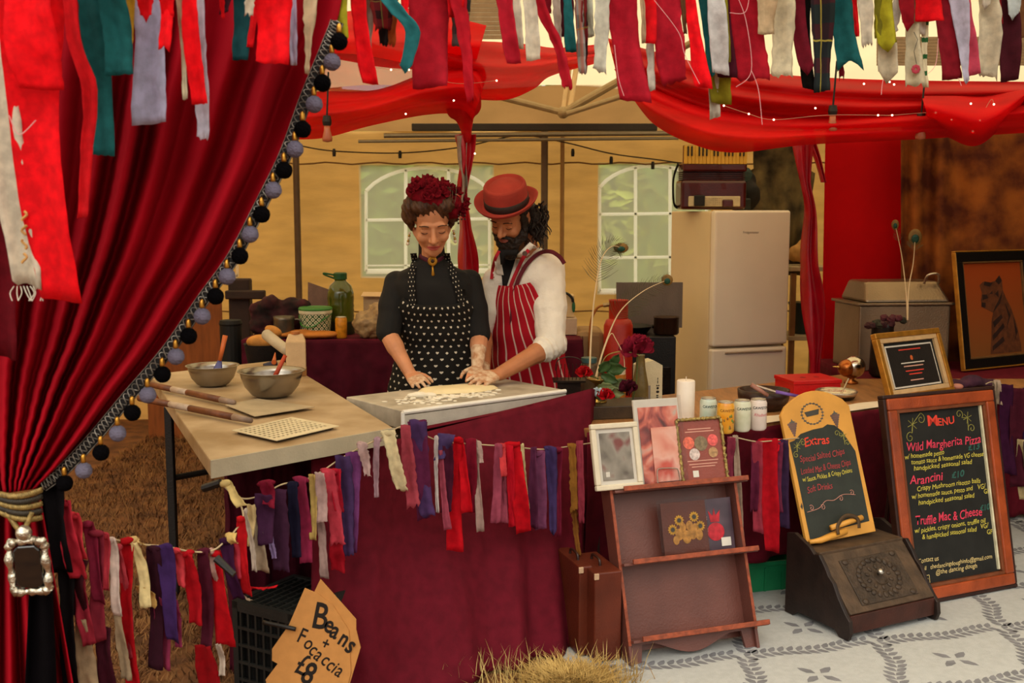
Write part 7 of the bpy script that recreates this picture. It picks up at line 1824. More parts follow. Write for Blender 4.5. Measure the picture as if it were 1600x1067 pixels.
# collar flaps and dark undershirt in the open neck
fw_ = MX.Rotation(R(-32), 3, 'Z')
FT_ = [bvh_of(mshirt)]
def flap(pts):
    def fn(u, v):
        a = [lerp(pts[0][i], pts[1][i], u) for i in (0, 1)]; b = [lerp(pts[3][i], pts[2][i], u) for i in (0, 1)]
        return onto(lerp(a[0], b[0], v), lerp(a[1], b[1], v), FT_, .006 + .003 * sin(pi * u), 4.78)
    ob('collar_flap', MB().grid(fn, 6, 6), shirt, MA, world=True, smooth=True, solid=.004)
flap(((828, 378), (846, 392), (806, 424), (808, 398)))
flap(((772, 400), (781, 394), (787, 430), (775, 428)))
UT = [bvh_of(mshirt)]
ob('undershirt', MB().grid(lambda u, v: onto(lerp(lerp(780, 786, v), lerp(810, 790, v), u), lerp(390, 452, v), UT, .004, 4.76), 6, 8), mat('undershirt_black', '14100f', rough=0.9, var=0.2), MA, world=True, smooth=True, solid=.003, label='black undershirt')
ob('collar_badge', MB().lathe([(.011, 0), (.011, .002), (0, .002)], 14, onto(820, 396, FT_, .018), MX.Rotation(R(90), 3, 'X')), mat('badge_ring', '5a4030', rough=0.4, var=0.3), MA, world=True)
# red striped apron
m, n, l, u, v, b = uvmat('striped_apron', 0.85)
fr_ = mth(n, l, 'FRACT', mth(n, l, 'MULTIPLY', u, 13)); sel = mth(n, l, 'LESS_THAN', fr_, .16)
nz = n.new('ShaderNodeTexNoise'); nz.inputs['Scale'].default_value = 14
l.new(mixc(n, l, sel, 'a81222', 'd8b8a8'), b.inputs['Base Color'])
def amm(v): return lerp(R(40), R(98), min(1, (v / .45)) ** .8)
ob('apron', TMn.panel(.58, 1.29, amm, .022, 40, 40, fold=.008, flare=.05, top=lambda u: .02 * (1 - (2 * u - 1) ** 2)), m, MA, world=True, smooth=True, solid=.003, label='red apron with thin white stripes')
apr = mat('apron_red', '8a1420', rough=0.85, var=0.12)
apr2 = mat('apron_red2', 'b01828', rough=0.85, var=0.1)
MT = [bvh_of(mshirt)]
def rib(pts, w_, m, par, nm='apron_strap', lab=None, off=.016):
    return strap_grid([onto(x, y, MT, off, 4.76) for x, y in pts], w_, m, par, nm, lab)
rib(((796, 452), (802, 436), (810, 418), (818, 402), (826, 390)), .016, apr2, MA)
rib(((768, 436), (770, 420), (774, 404), (780, 392)), .014, apr2, MA)
rib(((799, 520), (800, 492), (803, 462), (811, 434), (824, 412), (842, 396), (860, 393), (874, 401), (882, 412)), .018, mat('strap_maroon', '5e1420', rough=0.85, var=0.1), MA, lab='maroon shoulder strap')
def leg_(u, v):
    a = u * 2 * pi; z = lerp(.97, .10, v); q = TMn.pt(max(z, .80), a, .014 + .01 * v); q.z = z; return q
ob('trousers', MB().grid(leg_, 50, 14), mat('beige_trousers', 'b39a78', rough=0.9, var=0.08), MA, world=True, smooth=True, solid=.003)
# beard, hair, hat
hm = mat('hair_black', '20150d', rough=0.6, var=0.4, scale=40, bump=0.6, bscale=120)
mb = MB()
E(mb, TM_, (0, -.060, -.100), (.054, .040, .044)); E(mb, TM_, (0, -.068, -.138), (.044, .034, .038))
for s in (-1, 1):
    Cc(mb, TM_, (s * .066, .0, -.02), .016, (s * .056, -.028, -.075), .026); Cc(mb, TM_, (s * .056, -.028, -.075), .026, (s * .020, -.062, -.10), .030)
    Cc(mb, TM_, (s * .070, -.022, .045), .014, (s * .068, -.008, -.02), .017)
    Cc(mb, TM_, (s * .004, -.096, -.047), .0065, (s * .030, -.082, -.062), .0085)
    Cc(mb, TM_, (s * .030, -.082, -.062), .010, (s * .034, -.070, -.085), .016)
ob('beard', fuse('beard', mb, hm, .004, 1, disp=lambda c: .005 * NZ.noise(c * 60) + .003 * NZ.noise(c * 150)), None, MA, world=True)
mb = MB()
E(mb, TM_, (0, .03, .03), (.082, .082, .078)); E(mb, TM_, (.055, .06, -.03), (.045, .05, .06)); E(mb, TM_, (-.03, .075, -.02), (.05, .04, .06)); E(mb, TM_, (.060, .065, -.085), (.045, .045, .05)); E(mb, TM_, (.03, .08, -.11), (.045, .04, .05)); E(mb, TM_, (.085, .06, -.06), (.04, .045, .06)); E(mb, TM_, (.075, .07, -.12), (.035, .035, .045))
hr = ob('hair', fuse('hair', mb, hm, .006, 1, disp=lambda c: .008 * NZ.noise(c * 35) + .004 * NZ.noise(c * 90)), None, MA, world=True)
cu = MB(); rnd = random.Random(21)
for k in range(80):
    p0 = TM_ @ V((rnd.uniform(.02, .125), rnd.uniform(.03, .10), rnd.uniform(-.06, .02))); L = rnd.uniform(.06, .13); ph = rnd.uniform(0, 6); dx = rnd.uniform(-.01, .03)
    cu.tube([p0 + V((dx * t_ + .007 * sin(t_ * 11 + ph), .007 * cos(t_ * 11 + ph) - .004, -L * t_)) for t_ in [i / 12 for i in range(13)]], [.0045 * (1 - .5 * i / 12) for i in range(13)], 5)
ob('curls', cu, hm, hr, kind='stuff')
HT = MX.Translation(P(792, 319, 4.75)) @ MX.Rotation(R(-24), 4, 'Z') @ MX.Rotation(R(28), 4, 'X') @ MX.Rotation(R(5), 4, 'Y')
felt = mat('red_felt', 'a2372a', rough=0.95, var=0.12, scale=12, bump=0.25, bscale=300)
hat = ob('hat', MB(), felt, MA) if False else None
def hatring(prof, n=48, ell=1.10):
    vs = []; fs = []
    for (r, z, up) in prof:
        for k in range(n):
            a = 2 * pi * k / n; vs.append(HT @ V((r * cos(a), r * ell * sin(a), z + up * abs(cos(a)) ** 2)))
    for i in range(len(prof) - 1):
        for k in range(n): a, b = i * n + k, i * n + (k + 1) % n; fs.append((a, b, b + n, a + n))
    fs.append(tuple(range(n))); fs.append(tuple((len(prof) - 1) * n + k for k in range(n)))
    return MB().add(vs, fs)
ht = ob('hat', hatring([(.02, -.004, 0), (.085, -.004, 0), (.112, -.006, .006), (.128, .002, .014), (.136, .012, .018), (.138, .018, .018), (.132, .016, .018), (.112, .002, .008), (.096, .006, .002), (.0945, .02, 0), (.094, .045, 0), (.093, .075, 0), (.091, .090, 0), (.086, .099, 0), (.080, .097, 0), (.075, .089, 0), (.068, .089, 0), (.05, .103, 0), (.02, .109, 0)]), felt, MA, world=True, smooth=True, label='red felt hat')
ob('hat_band', hatring([(.095, .004, .002), (.0972, .006, .002), (.0965, .036, 0), (.094, .038, 0)]), mat('hat_ribbon', '2e231d', rough=0.7, var=0.15, scale=80), ht, smooth=True, label='dark hat band')
# ------------------------------------------------------------ rag garlands
SR = random.Random(77)
def plaid(name, base, c1, c2, line):
    m, n, l, u, v, b = uvmat(name, 0.9)
    a = mth(n, l, 'LESS_THAN', mth(n, l, 'FRACT', mth(n, l, 'MULTIPLY', v, 4.0)), .45); c = mth(n, l, 'LESS_THAN', mth(n, l, 'FRACT', mth(n, l, 'ADD', mth(n, l, 'MULTIPLY', u, 1.6), .2)), .45)
    k1 = mixc(n, l, a, base, c1); k2 = mixc(n, l, mth(n, l, 'MULTIPLY', c, .6), k1, c2)
    t1 = mth(n, l, 'LESS_THAN', mth(n, l, 'ABSOLUTE', mth(n, l, 'SUBTRACT', mth(n, l, 'FRACT', mth(n, l, 'MULTIPLY', v, 2.4)), .5)), .015); t2 = mth(n, l, 'LESS_THAN', mth(n, l, 'ABSOLUTE', mth(n, l, 'SUBTRACT', u, .45)), .025)
    l.new(mixc(n, l, mth(n, l, 'MAXIMUM', t1, t2), k2, line), b.inputs['Base Color']); return m
PL = {'plaid_dark': plaid('plaid_dark', '1e2624', '3a1a1e', '14161a', '9a8a3a'), 'plaid_grey': plaid('plaid_grey', '4a4440', '2c2c2c', '5a3a34', '8a7a3a'), 'plaid_red': plaid('plaid_red', '5a1014', '2a0c0c', '7a1a16', '6a5a2a'), 'tweed': plaid('tweed', '8a7f78', '6f6862', '9a4a34', 'a06a3a')}
m, n, l, u, v, b = uvmat('green_striped', 0.9); l.new(mixc(n, l, mth(n, l, 'LESS_THAN', mth(n, l, 'FRACT', mth(n, l, 'MULTIPLY', v, 8)), .28), 'd0c4a0', '2a5a30'), b.inputs['Base Color']); PL['green_striped'] = m
NAMES = {'plaid_dark': 'dark tartan', 'plaid_grey': 'grey tartan', 'plaid_red': 'dark red tartan', 'tweed': 'tweed', 'green_striped': 'green-striped', 'floral': 'floral cream'}
def tone(c):
    r, g, b_ = [int(c[i:i + 2], 16) for i in (0, 2, 4)]
    mxx, mn = max(r, g, b_), min(r, g, b_)
    if mxx < 50: return 'black'
    if mxx - mn < 42: return 'white' if mxx > 190 else 'grey'
    if b_ >= r and b_ > g: return 'lilac' if mn > 140 else 'purple'
    if g >= r and g > b_ * 1.02 or (g > r): return 'teal' if b_ > 70 else 'green'
    if r > 130 and g > 110 and b_ < 90: return 'olive yellow' if g > r * .85 else 'golden'
    if mn > 110: return 'cream'
    if r > 150 and g < 50: return 'red' if b_ < 45 else 'crimson'
    if b_ > g * 1.5 and r < 140: return 'plum'
    if r > 150: return 'coral' if g < 110 else 'tan'
    return 'maroon' if g < 60 else 'brown'
def strip(par, top, bot, w0, w1, d, col, d1=None, end='s', sway=None, mid=None, fold=None, back=0.0, seed=None, nv=20, trl=.22):
    """a torn ribbon of cloth from pixel top to pixel bot; widths in pixels"""
    rnd = random.Random(SR.random() if seed is None else seed)
    d1 = d if d1 is None else d1; nu = 8
    sway = rnd.uniform(-.10, .10) if sway is None else sway
    L = sqrt((bot[0] - top[0]) ** 2 + (bot[1] - top[1]) ** 2) + 1e-6
    ph = rnd.uniform(0, 6); fo = rnd.uniform(.15, .5) if fold is None else fold; tw = rnd.uniform(-.5, .5)
    jag = [rnd.uniform(-1, 1) for _ in range(nu + 1)]; slant = rnd.uniform(-.15, .15)
    pts = [top] + (mid or []) + [bot]
    cl = smoothline([(a, b, 0) for a, b in pts], nv) if mid else None
    def fn(u, v):
        i = int(round(v * nv))
        if cl: cx, cy = cl[i].x, cl[i].y
        else:
            cx = lerp(top[0], bot[0], v) + sway * L * .35 * sin(pi * v) ; cy = lerp(top[1], bot[1], v)
        w_ = lerp(w0, w1, v) * (1 + .06 * sin(v * 9 + ph))
        x = (u - .5) * 2
        if v > .999:
            if end == 'p': cy += (1 - abs(x)) * w1 * .7 - w1 * .35
            elif end == 'n': cy += abs(x) * w1 * .5 - w1 * .3
            elif end == 'r': cy += jag[int(round(u * nu))] * 4
            cy += x * slant * w1
        q = P(cx + x * w_ / 2 + (rnd.uniform(-1.2, 1.2) if end == 'r' and abs(x) > .95 else 0), cy, lerp(d, d1, v) + back)
        k = mpp(d)
        q += V((0, 0, .0025 * NZ.noise(V((x * 3, v * 9 + ph, ph))))) + V((.0022 * NZ.noise(V((v * 14, ph, x))), 0, 0)) * abs(x)
        q.y += .006 * NZ.noise(V((x * 1.4 + ph, v * L * .05, ph))) + w_ * k * (fo * (cos(x * pi * .9 + ph * .3) * .35 + .22 * sin(v * 6 + ph) * x) + tw * x * .5 * sin(v * 4 + ph)) + .010 * sin(v * 5 + ph)
        return q
    mm = PL[col] if col in PL else cloth(col, trl=trl, var=.16, scale=38, bump=.35)
    return ob('fabric_strip', MB().grid(fn, nu, nv), mm, par, world=True, smooth=True, solid=.0012, label=(NAMES.get(col) or tone(col)) + ' fabric strip')
twine = mat('twine', 'b5a07c', rough=0.9, var=0.15)
def cord(par, pts, d, r=.0022, nm='cord', m=None):
    p = [P(x, y, dd) for (x, y), dd in zip(pts, d if isinstance(d, list) else [d] * len(pts))]
    return ob(nm, MB().tube(smoothline(p, 80), r, 6), m or twine, par, world=True, smooth=True)
def thread(par, pts, d, m=None): ob('loose_thread', MB().tube(smoothline([P(x, y, d) for x, y in pts], 24), .0011, 4), m or mat('thread_pale', 'd89a98', rough=0.9, var=.1), par, world=True)
# --- overhead
RED, RED2, CRIM = 'f00f1a', 'd80c16', 'b2182a'
TEAL, CRE, LIL, OLV, MAR = '1c5c5c', 'd9cfb8', 'bdbdd8', 'a8a024', '541420'
t1 = thing('rag_garland', 'overhead garland of big red, teal and white rags hanging in front of the velvet curtain', 'garland', P(250, -70, 2.35))
cord(t1, [(-120, -66), (60, -72), (250, -70), (480, -68), (520, -66)], [2.3, 2.3, 2.35, 2.45, 2.5], .004)
def dd(px): return 2.3 + max(0, px) * (0.22 / 500) if px < 500 else lerp(2.75, 3.55, (px - 500) / 1100)
left = [ # x top, x bottom, w top, w bottom, y bottom, colour, layer, end
 (48, 98, 92, 74, 470, RED, 0, 's'), (38, 66, 88, 66, 140, RED, -1, 's'), (18, 30, 34, 40, 330, 'd0ccc4', 1, 's'), (-14, 42, 46, 50, 447, CRE, .6, 'r'), (-18, 2, 60, 40, 185, RED2, 1.4, 's'), (-8, 8, 50, 34, 560, '6a0c18', 3, 's'),
 (134, 163, 40, 36, 243, TEAL, 0, 's'), (165, 186, 46, 42, 117, TEAL, -1, 's'), (193, 203, 26, 8, 85, 'c89a2c', .4, 'p'), (222, 236, 46, 54, 194, LIL, 1, 's'), (220, 226, 40, 20, 27, RED2, -1, 'p'),
 (252, 258, 20, 20, 78, RED, -1, 'n'), (266, 262, 22, 20, 24, RED, -1, 's'), (276, 291, 12, 9, 156, 'cfc4a4', 0, 's'), (301, 311, 22, 26, 162, RED, -.5, 's'), (306, 316, 22, 20, 216, 'd0cede', 1, 'r'), (345, 347, 14, 5, 28, RED2, 0, 'p'), (352, 350, 18, 14, 20, '3a1420', .5, 's'),
 (373, 377, 26, 26, 95, '16464a', .6, 's'), (388, 388, 18, 14, 22, CRE, -1, 'r'), (396, 392, 16, 10, 75, RED2, .3, 's'), (422, 426, 62, 54, 100, RED, -1, 's'), (450, 459, 14, 10, 102, LIL, .4, 's'), (494, 478, 30, 5, 113, 'd0bc98', -.5, 'r')]
for (xt, xb, wt, wb, yb, c, ly, e) in left: strip(t1, (xt, -70), (xb, yb), wt, wb, dd(xt) + ly * .045, c, end=e)
strip(t1, (108, -70), (128, 340), 26, 18, 2.27, 'c81018', mid=[(118, 60), (140, 140), (132, 250)])
for k in range(9): thread(t1, [(22 + k * 5, 447), (20 + k * 6 + SR.uniform(-5, 5), 458), (24 + k * 5.5 + SR.uniform(-8, 8), 470)], 2.33, mat('thread_white', 'd8cfbc', rough=.9, var=.1))
thread(t1, [(14, 180), (30, 210), (56, 188)], 2.26)
for k in range(4): ob('embroidered_knot', MB().tube([P(38 + 4 * sin(k * 2 + i), 330 + k * 22 + i * 3, 2.318) for i in range(6)], .003, 6), mat('knot_ochre', 'b88a4a', rough=.8), t1, world=True)
t2 = thing('rag_garland', 'overhead garland of torn red, cream, tartan and teal rags across the middle and right', 'garland', P(1050, -70, 3.1))
cord(t2, [(500, -66), (800, -72), (1050, -70), (1350, -72), (1680, -66)], [2.75, 2.97, 3.15, 3.37, 3.6], .004)
right = [
 (508, 512, 20, 17, 62, RED2, 0, 's'), (522, 538, 44, 14, 64, OLV, -1, 'p'), (556, 580, 26, 24, 132, RED, 0, 's'), (568, 575, 18, 10, 82, 'a89a8a', 1, 'r'), (590, 600, 54, 26, 46, 'plaid_red', 0, 'r'), (598, 600, 18, 14, 72, '1c1412', .5, 'r'), (606, 612, 22, 12, 70, 'a04a1c', .2, 'r'), (628, 630, 14, 12, 36, RED, -.4, 's'),
 (666, 672, 66, 52, 138, 'b01828', .3, 's'), (700, 735, 30, 12, 160, 'b81424', -.3, 'r'), (720, 719, 34, 26, 72, 'plaid_grey', .6, 's'), (708, 712, 28, 24, 26, RED2, 0, 's'),
 (784, 803, 30, 22, 100, CRIM, 0, 's'), (804, 811, 18, 15, 76, CRE, .4, 's'), (818, 833, 22, 21, 95, CRE, .1, 's'), (862, 873, 14, 9, 68, 'b8a898', .3, 'r'), (880, 884, 26, 20, 58, MAR, .8, 's'), (885, 892, 12, 17, 82, TEAL, 0, 's'), (902, 909, 13, 13, 114, 'tweed', .1, 'r'), (909, 913, 8, 8, 112, 'plaid_red', .3, 'r'),
 (917, 922, 20, 14, 58, 'c9c9b4', .3, 's'), (938, 937, 24, 20, 110, 'd8d6c4', -.2, 'r'), (965, 993, 46, 46, 159, CRIM, -.4, 's'), (994, 1005, 9, 6, 68, 'b89a78', 0, 's'), (1008, 1014, 24, 19, 69, RED2, -.1, 's'), (1016, 1019, 18, 11, 140, 'd4cec0', .5, 'r'),
 (1044, 1052, 62, 36, 130, CRIM, .2, 'r'), (1070, 1098, 12, 27, 138, RED, -.2, 's'), (1064, 1072, 9, 6, 52, '6a4428', 0, 's'), (1090, 1112, 22, 8, 118, TEAL, .3, 'p'), (1113, 1127, 26, 28, 115, 'cccac6', -.3, 's'), (1118, 1136, 30, 28, 122, '4a1020', .8, 's'), (1124, 1127, 34, 34, 162, '8f8620', 1, 's'), (1112, 1118, 20, 18, 184, 'cfc8b8', 1.4, 's'),
 (1160, 1176, 66, 48, 126, 'ac1626', .6, 'r'), (1196, 1198, 30, 28, 53, 'cdb48c', -.6, 's'), (1210, 1222, 36, 34, 118, 'd9ceac', .2, 'r'), (1240, 1260, 32, 20, 112, '6a1020', .3, 'p'), (1262, 1262, 20, 18, 140, '14120f', .9, 's'), (1278, 1285, 36, 27, 143, 'plaid_dark', 0, 's'), (1306, 1329, 34, 36, 104, TEAL, -.3, 'n'), (1300, 1316, 18, 8, 122, '7a1420', .5, 'r'), (1328, 1336, 14, 10, 58, RED2, .2, 's'),
 (1350, 1357, 28, 18, 70, CRE, 0, 'r'), (1380, 1386, 30, 24, 74, OLV, -.3, 'p'), (1372, 1374, 14, 12, 60, '7a7420', 0, 's'), (1396, 1398, 14, 12, 52, 'd6cfbe', .2, 'r'), (1382, 1385, 24, 26, 122, 'cdc0a2', .4, 'p'), (1415, 1419, 26, 20, 42, '981420', -.4, 'p'), (1450, 1452, 56, 40, 33, RED2, -.6, 's'), (1420, 1430, 22, 26, 135, 'c9bd9c', .2, 'r'), (1436, 1440, 16, 14, 54, 'd0c8b8', .4, 's'), (1446, 1448, 11, 9, 136, 'green_striped', .3, 's'),
 (1462, 1488, 30, 36, 124, '8c1826', .4, 's'), (1480, 1512, 34, 10, 128, 'c4c0d2', -.2, 'p'), (1506, 1519, 24, 22, 118, 'c84a60', .3, 's'), (1536, 1543, 28, 32, 120, 'cfc4a8', 0, 'r'), (1538, 1540, 24, 10, 12, 'd8d0bc', -.6, 'p'), (1554, 1556, 22, 16, 38, '8a1420', -.2, 's'), (1577, 1576, 34, 30, 127, '4a1620', .1, 's'), (1586, 1580, 34, 14, 28, 'b8c0c0', -.6, 'p'), (1600, 1598, 18, 16, 60, '7a5030', .2, 's'), (850, 855, 20, 14, 20, '8a1828', .5, 's'), (1625, 1630, 40, 36, 100, RED2, .2, 's')]
for (xt, xb, wt, wb, yb, c, ly, e) in right: strip(t2, (xt, -70), (xb, yb), wt, wb, dd(xt) + ly * .05, c, end=e)
strip(t2, (596, -70), (632, 108), 30, 20, 2.76, '2a7478', end='p', mid=[(604, -10), (622, 18), (645, 50)], fold=.2)
strip(t2, (838, -70), (886, 138), 16, 15, 2.95, 'b01626', end='r', mid=[(846, 10), (868, 60), (880, 100)])
fl2 = MB(); c = P(1431, 108, dd(1431) - .01)
for k in range(8): fl2.ball(c + V((.0085 * cos(k * .785), 0, .0085 * sin(k * .785))), (.006, .0015, .006), 8, 5)
ob('flower_print', fl2, mat('print_rose', 'a02838', var=.2, bump=0), t2, world=True, kind='stuff')
ob('stem_print', MB().tube([P(1432, 100, dd(1431) - .008), P(1428, 80, dd(1431) - .008), P(1434, 62, dd(1431) - .008), P(1428, 50, dd(1431) - .008)], .001, 4), MC['print_dark'], t2, world=True)
for pts in ([(1022, 0), (1060, 50), (1070, 85), (1093, 131)], [(1140, 20), (1165, 18), (1172, -20)], [(1145, -20), (1165, 30), (1174, 110), (1150, 136)], [(1174, 110), (1185, 140), (1191, 195)], [(960, 70), (966, 120), (975, 150)], [(1380, 124), (1378, 135), (1377, 148)], [(1497, 122), (1500, 128), (1502, 134)], [(840, 0), (850, 30), (872, 70)], [(1450, 115), (1462, 100), (1466, 60)]): thread(t2, pts, dd(pts[0][0]) - .03)
# --- along the front of the tables
t3 = thing('rag_garland', 'twine garland of purple, rose and cream rags along the front of the work tables', 'garland', P(620, 680, 3.5))
def dt(px):
    if px < 620: return lerp(3.14, 3.56, (px - 340) / 280)
    return lerp(3.56, 3.98, (px - 620) / 280)
cp_ = [(346, 756), (375, 778), (405, 775), (440, 757), (470, 752), (500, 738), (530, 718), (565, 698), (600, 682), (622, 668), (642, 668), (660, 678), (690, 690), (740, 694), (800, 698), (850, 702), (905, 695), (935, 690)]
ob('cord', MB().tube(smoothline([P(x, y, dt(x) - .03) for x, y in cp_], 120), .0026, 6), twine, t3, world=True, smooth=True)
ob('tape_end', MB().tube([P(318, 763, 3.14), P(345, 754, 3.12)], [.012, .012], 8), blackm, t3, world=True)
T3 = [(352, 756, 380, 790, 16, 20, 'd0b878', 's'), (393, 792, 391, 852, 16, 10, 'c8b07c', 's'), (404, 800, 411, 894, 14, 24, 'a8967c', 's'), (412, 776, 415, 850, 34, 26, '42203e', 's'), (432, 768, 440, 892, 40, 32, '402038', 'r'), (424, 840, 428, 874, 9, 9, '8f7aa8', 's'), (416, 756, 420, 790, 26, 22, '7a142c', 's'), (458, 758, 463, 872, 20, 18, '17142a', 's'),
 (470, 750, 478, 880, 24, 22, '8a2444', 's'), (487, 746, 490, 842, 12, 12, 'bda05c', 's'), (500, 742, 503, 816, 20, 18, 'b89a94', 's'), (499, 816, 508, 902, 12, 16, '9a7f78', 's'), (513, 738, 528, 850, 24, 28, 'b83a48', 'r'), (526, 850, 528, 894, 26, 26, '980c1c', 's'), (524, 738, 530, 800, 18, 16, 'a01428', 's'), (536, 716, 545, 866, 30, 20, '463058', 'r'), (552, 712, 547, 862, 26, 26, '70386c', 's'),
 (566, 696, 574, 744, 18, 14, 'b89a94', 'r'), (590, 688, 588, 778, 12, 8, 'a88890', 's'), (606, 678, 628, 768, 24, 22, 'd4c498', 'r'), (634, 668, 646, 792, 20, 24, 'a84450', 'r'), (653, 662, 668, 806, 30, 26, '4e3460', 'r'), (652, 664, 662, 812, 34, 24, '5e2042', 's'), (682, 686, 684, 800, 7, 6, 'c8bcb8', 's'), (698, 682, 686, 718, 34, 18, '4c3a66', 's'), (688, 708, 700, 826, 8, 14, 'a04658', 's'), (700, 700, 697, 800, 20, 18, '46142a', 's'), (716, 688, 711, 860, 14, 30, 'bc0818', 's'), (718, 690, 730, 800, 12, 20, 'bc0818', 's'), (736, 690, 733, 802, 20, 20, '7c1028', 's'), (741, 692, 751, 830, 9, 14, 'a88c82', 's'), (747, 694, 752, 724, 12, 8, 'b89c92', 's'),
 (779, 698, 774, 816, 14, 18, '9a4458', 's'), (783, 698, 788, 744, 14, 10, 'c83c40', 's'), (786, 744, 788, 816, 10, 14, '8a3c4c', 's'), (800, 696, 818, 832, 26, 28, 'bc0818', 's'), (796, 700, 800, 824, 14, 12, 'b80c20', 's'), (816, 698, 825, 794, 6, 6, 'ccbc88', 's'), (834, 704, 832, 826, 10, 22, '562440', 's'), (842, 710, 845, 828, 22, 22, '743c5c', 's'), (860, 702, 864, 832, 22, 12, '40305c', 'p'), (872, 704, 872, 838, 16, 12, '701830', 's'), (893, 698, 897, 800, 14, 12, '8a5c22', 'r'), (897, 800, 905, 868, 10, 8, '7a4c1c', 'r'), (906, 694, 909, 818, 12, 10, '983848', 's')]
for (xa, ya, xb, yb, wa, wb, c, e) in T3: strip(t3, (xa, ya - 5), (xb, yb), wa * .88, wb * .88, dt(xa) - .05 - SR.uniform(0, .025), c, d1=dt(xa) - .10, end=e, sway=SR.uniform(-.05, .05))
for (xa, ya, xb, yb, wa, wb, c, e) in T3:
    if ya < 760 and SR.random() < .75: ob('knot', MB().ball(P(xa, ya - 1, dt(xa) - .055), (.55 * wa * mpp(3.4), .010, .011), 10, 7, MX.Rotation(SR.uniform(-.4, .4), 3, 'Y'), fuzz=.08), cloth(c, trl=.1), t3, world=True, smooth=True)
# --- hanging from the curtain tie across the crate
t4 = thing('rag_garland', 'sagging garland of coral and white rags hung beside the black crate', 'garland', P(230, 850, 2.9))
cp4 = [(70, 772), (95, 790), (125, 822), (150, 834), (180, 843), (215, 850), (260, 854), (300, 862), (332, 860), (352, 845), (368, 828), (380, 808), (372, 782), (350, 760)]
d4 = [2.72, 2.74, 2.77, 2.8, 2.83, 2.86, 2.9, 2.94, 2.97, 3.0, 3.03, 3.06, 3.09, 3.12]
ob('cord', MB().tube(smoothline([P(x, y, d) for (x, y), d in zip(cp4, d4)], 100), .0026, 6), twine, t4, world=True, smooth=True)
def d4x(px): return lerp(2.74, 3.06, (px - 90) / 290)
T4 = [(97, 786, 122, 905, 26, 30, 'b82838', 's'), (112, 806, 128, 872, 24, 22, 'c83440', 's'), (116, 868, 140, 1008, 22, 22, '9a2838', 's'), (78, 752, 98, 892, 34, 40, '0e0a0d', 's'), (120, 880, 128, 975, 40, 24, '3a1018', 's'), (100, 890, 112, 1080, 26, 26, '0d090b', 's'), (136, 820, 158, 940, 18, 22, '7c1c34', 's'), (150, 834, 156, 1002, 26, 24, '8a2838', 's'), (128, 968, 142, 1110, 24, 36, 'a48c6c', 's'), (160, 985, 172, 1110, 28, 34, '40101e', 's'), (164, 838, 168, 920, 14, 12, 'b03440', 's'), (174, 845, 186, 960, 13, 18, 'd0bcb0', 's'), (186, 856, 202, 1028, 12, 16, 'b03a44', 's'), (184, 950, 196, 1064, 14, 20, 'a48e70', 's'), (198, 846, 212, 1100, 22, 24, 'b00c18', 's'), (210, 850, 229, 948, 14, 20, 'd8c48c', 's'), (222, 918, 234, 944, 22, 26, 'b89050', 'r'), (206, 845, 222, 852, 22, 12, 'd8b878', 'r'), (240, 858, 244, 1044, 24, 28, '34101f', 's'), (256, 856, 272, 1000, 26, 24, '3e2458', 's'), (250, 935, 256, 1042, 22, 26, '802a46', 's'), (272, 940, 280, 1010, 16, 14, '8a2c50', 's'), (272, 862, 286, 915, 22, 12, 'c83c44', 's'), (292, 866, 306, 975, 28, 22, 'b4101c', 's'), (318, 862, 322, 1014, 24, 22, '501628', 's'), (330, 862, 339, 912, 10, 7, 'c0988c', 's'), (336, 866, 352, 1010, 20, 36, 'bc0c18', 's'), (342, 1008, 348, 1054, 9, 12, 'b8a898', 's'), (318, 1010, 330, 1110, 30, 44, '900a12', 's'), (352, 846, 374, 936, 20, 24, '3a1436', 's'), (362, 842, 372, 902, 18, 14, 'b83444', 's'), (376, 812, 388, 928, 14, 18, 'c4141e', 's'), (360, 838, 366, 850, 18, 14, 'd8b870', 's'), (384, 800, 398, 892, 7, 8, 'b8a898', 's'), (384, 925, 424, 916, 16, 24, 'b8101a', 's'), (366, 932, 394, 936, 5, 6, 'b09a80', 's')]
for (xa, ya, xb, yb, wa, wb, c, e) in T4: strip(t4, (xa, ya - 4), (xb, yb), wa * .9, wb * .9, d4x(xa) - .02 - SR.uniform(0, .03), c, end=e, sway=SR.uniform(-.06, .06))
for (xa, ya, xb, yb, wa, wb, c, e) in T4:
    if ya < 870: ob('knot', MB().ball(P(xa, ya - 1, d4x(xa) - .03), (.5 * wa * mpp(2.9), .010, .010), 10, 7, MX.Rotation(SR.uniform(-.4, .4), 3, 'Y'), fuzz=.08), cloth(c, trl=.1), t4, world=True, smooth=True)
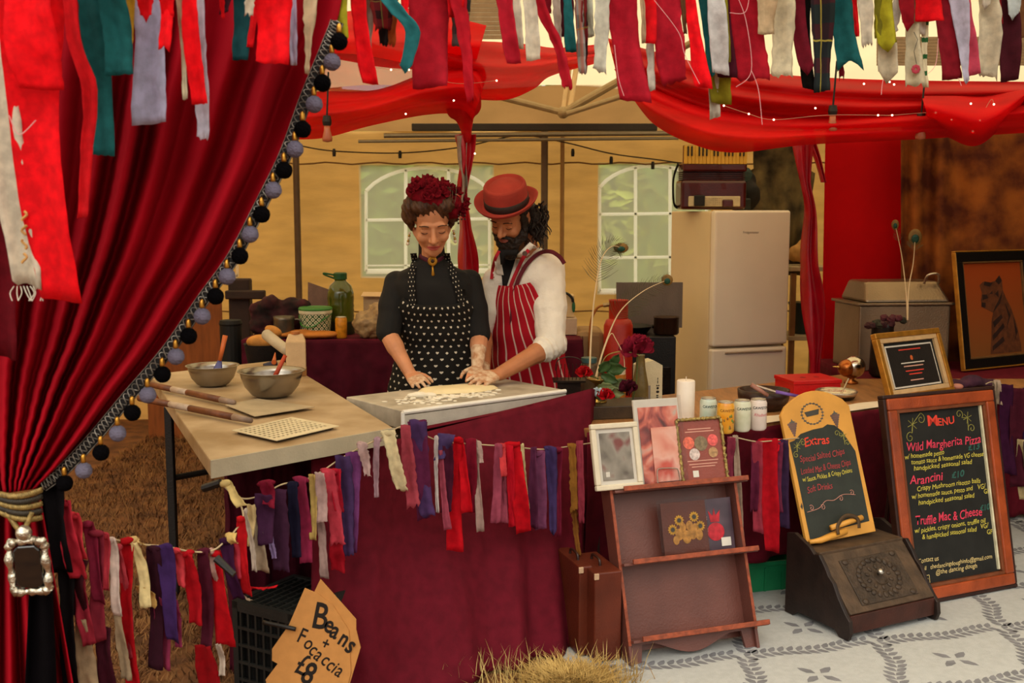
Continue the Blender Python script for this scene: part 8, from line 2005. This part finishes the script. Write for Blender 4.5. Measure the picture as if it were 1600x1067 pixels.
ob('black_peg', MB().tube([P(338, 872, 2.9), P(366, 898, 2.88)], [.012, .009], 8), blackm, t4, world=True)
# --- along the right table
t5 = thing('rag_garland', 'short garland of rose, red and purple rags between the rack and extras board', 'garland', P(1180, 690, 4.2))
ob('cord', MB().tube(smoothline([P(1139, 683, 4.10), P(1152, 684, 4.11), P(1185, 690, 4.14), P(1228, 686, 4.22), P(1256, 684, 4.3)], 40), .0026, 6), twine, t5, world=True, smooth=True)
for (xa, ya, xb, yb, wa, wb, c, e) in [(1142, 686, 1142, 750, 12, 10, '8a3448', 's'), (1149, 684, 1157, 842, 8, 14, 'a8907c', 's'), (1182, 692, 1185, 832, 16, 16, '9a3444', 's'), (1200, 690, 1206, 862, 30, 24, 'b40c1c', 's'), (1214, 690, 1204, 712, 18, 10, 'c00e20', 's'), (1216, 694, 1216, 800, 14, 14, '782c48', 's'), (1224, 690, 1226, 824, 14, 14, '3c2644', 's'), (1180, 700, 1178, 800, 12, 12, '64203a', 's')]:
    strip(t5, (xa, ya - 4), (xb, yb), wa, wb, lerp(4.08, 4.24, (xa - 1140) / 100) - .01, c, end=e, sway=SR.uniform(-.04, .04))
t6 = thing('rag_garland', 'dark garland of maroon and purple rags on the cloth right of the menu board', 'garland', P(1575, 600, 4.98))
ob('cord', MB().tube(smoothline([P(1540, 600, 4.9), P(1556, 597, 4.9), P(1600, 612, 4.96), P(1660, 606, 5.0)], 30), .0026, 6), twine, t6, world=True, smooth=True)
for (xa, ya, xb, yb, wa, wb, c, e) in [(1556, 597, 1562, 632, 12, 9, 'b8a088', 's'), (1553, 600, 1557, 670, 8, 8, '8a7a64', 's'), (1572, 604, 1576, 740, 20, 22, '3a1030', 's'), (1590, 610, 1592, 760, 22, 24, '4a1424', 's'), (1610, 610, 1612, 740, 24, 24, '2c1238', 's'), (1596, 690, 1600, 780, 14, 16, 'b09a70', 's'), (1632, 608, 1632, 760, 24, 24, '5a0f20', 's')]:
    strip(t6, (xa, ya - 4), (xb, yb), wa, wb, 4.88, c, end=e, sway=SR.uniform(-.04, .04))
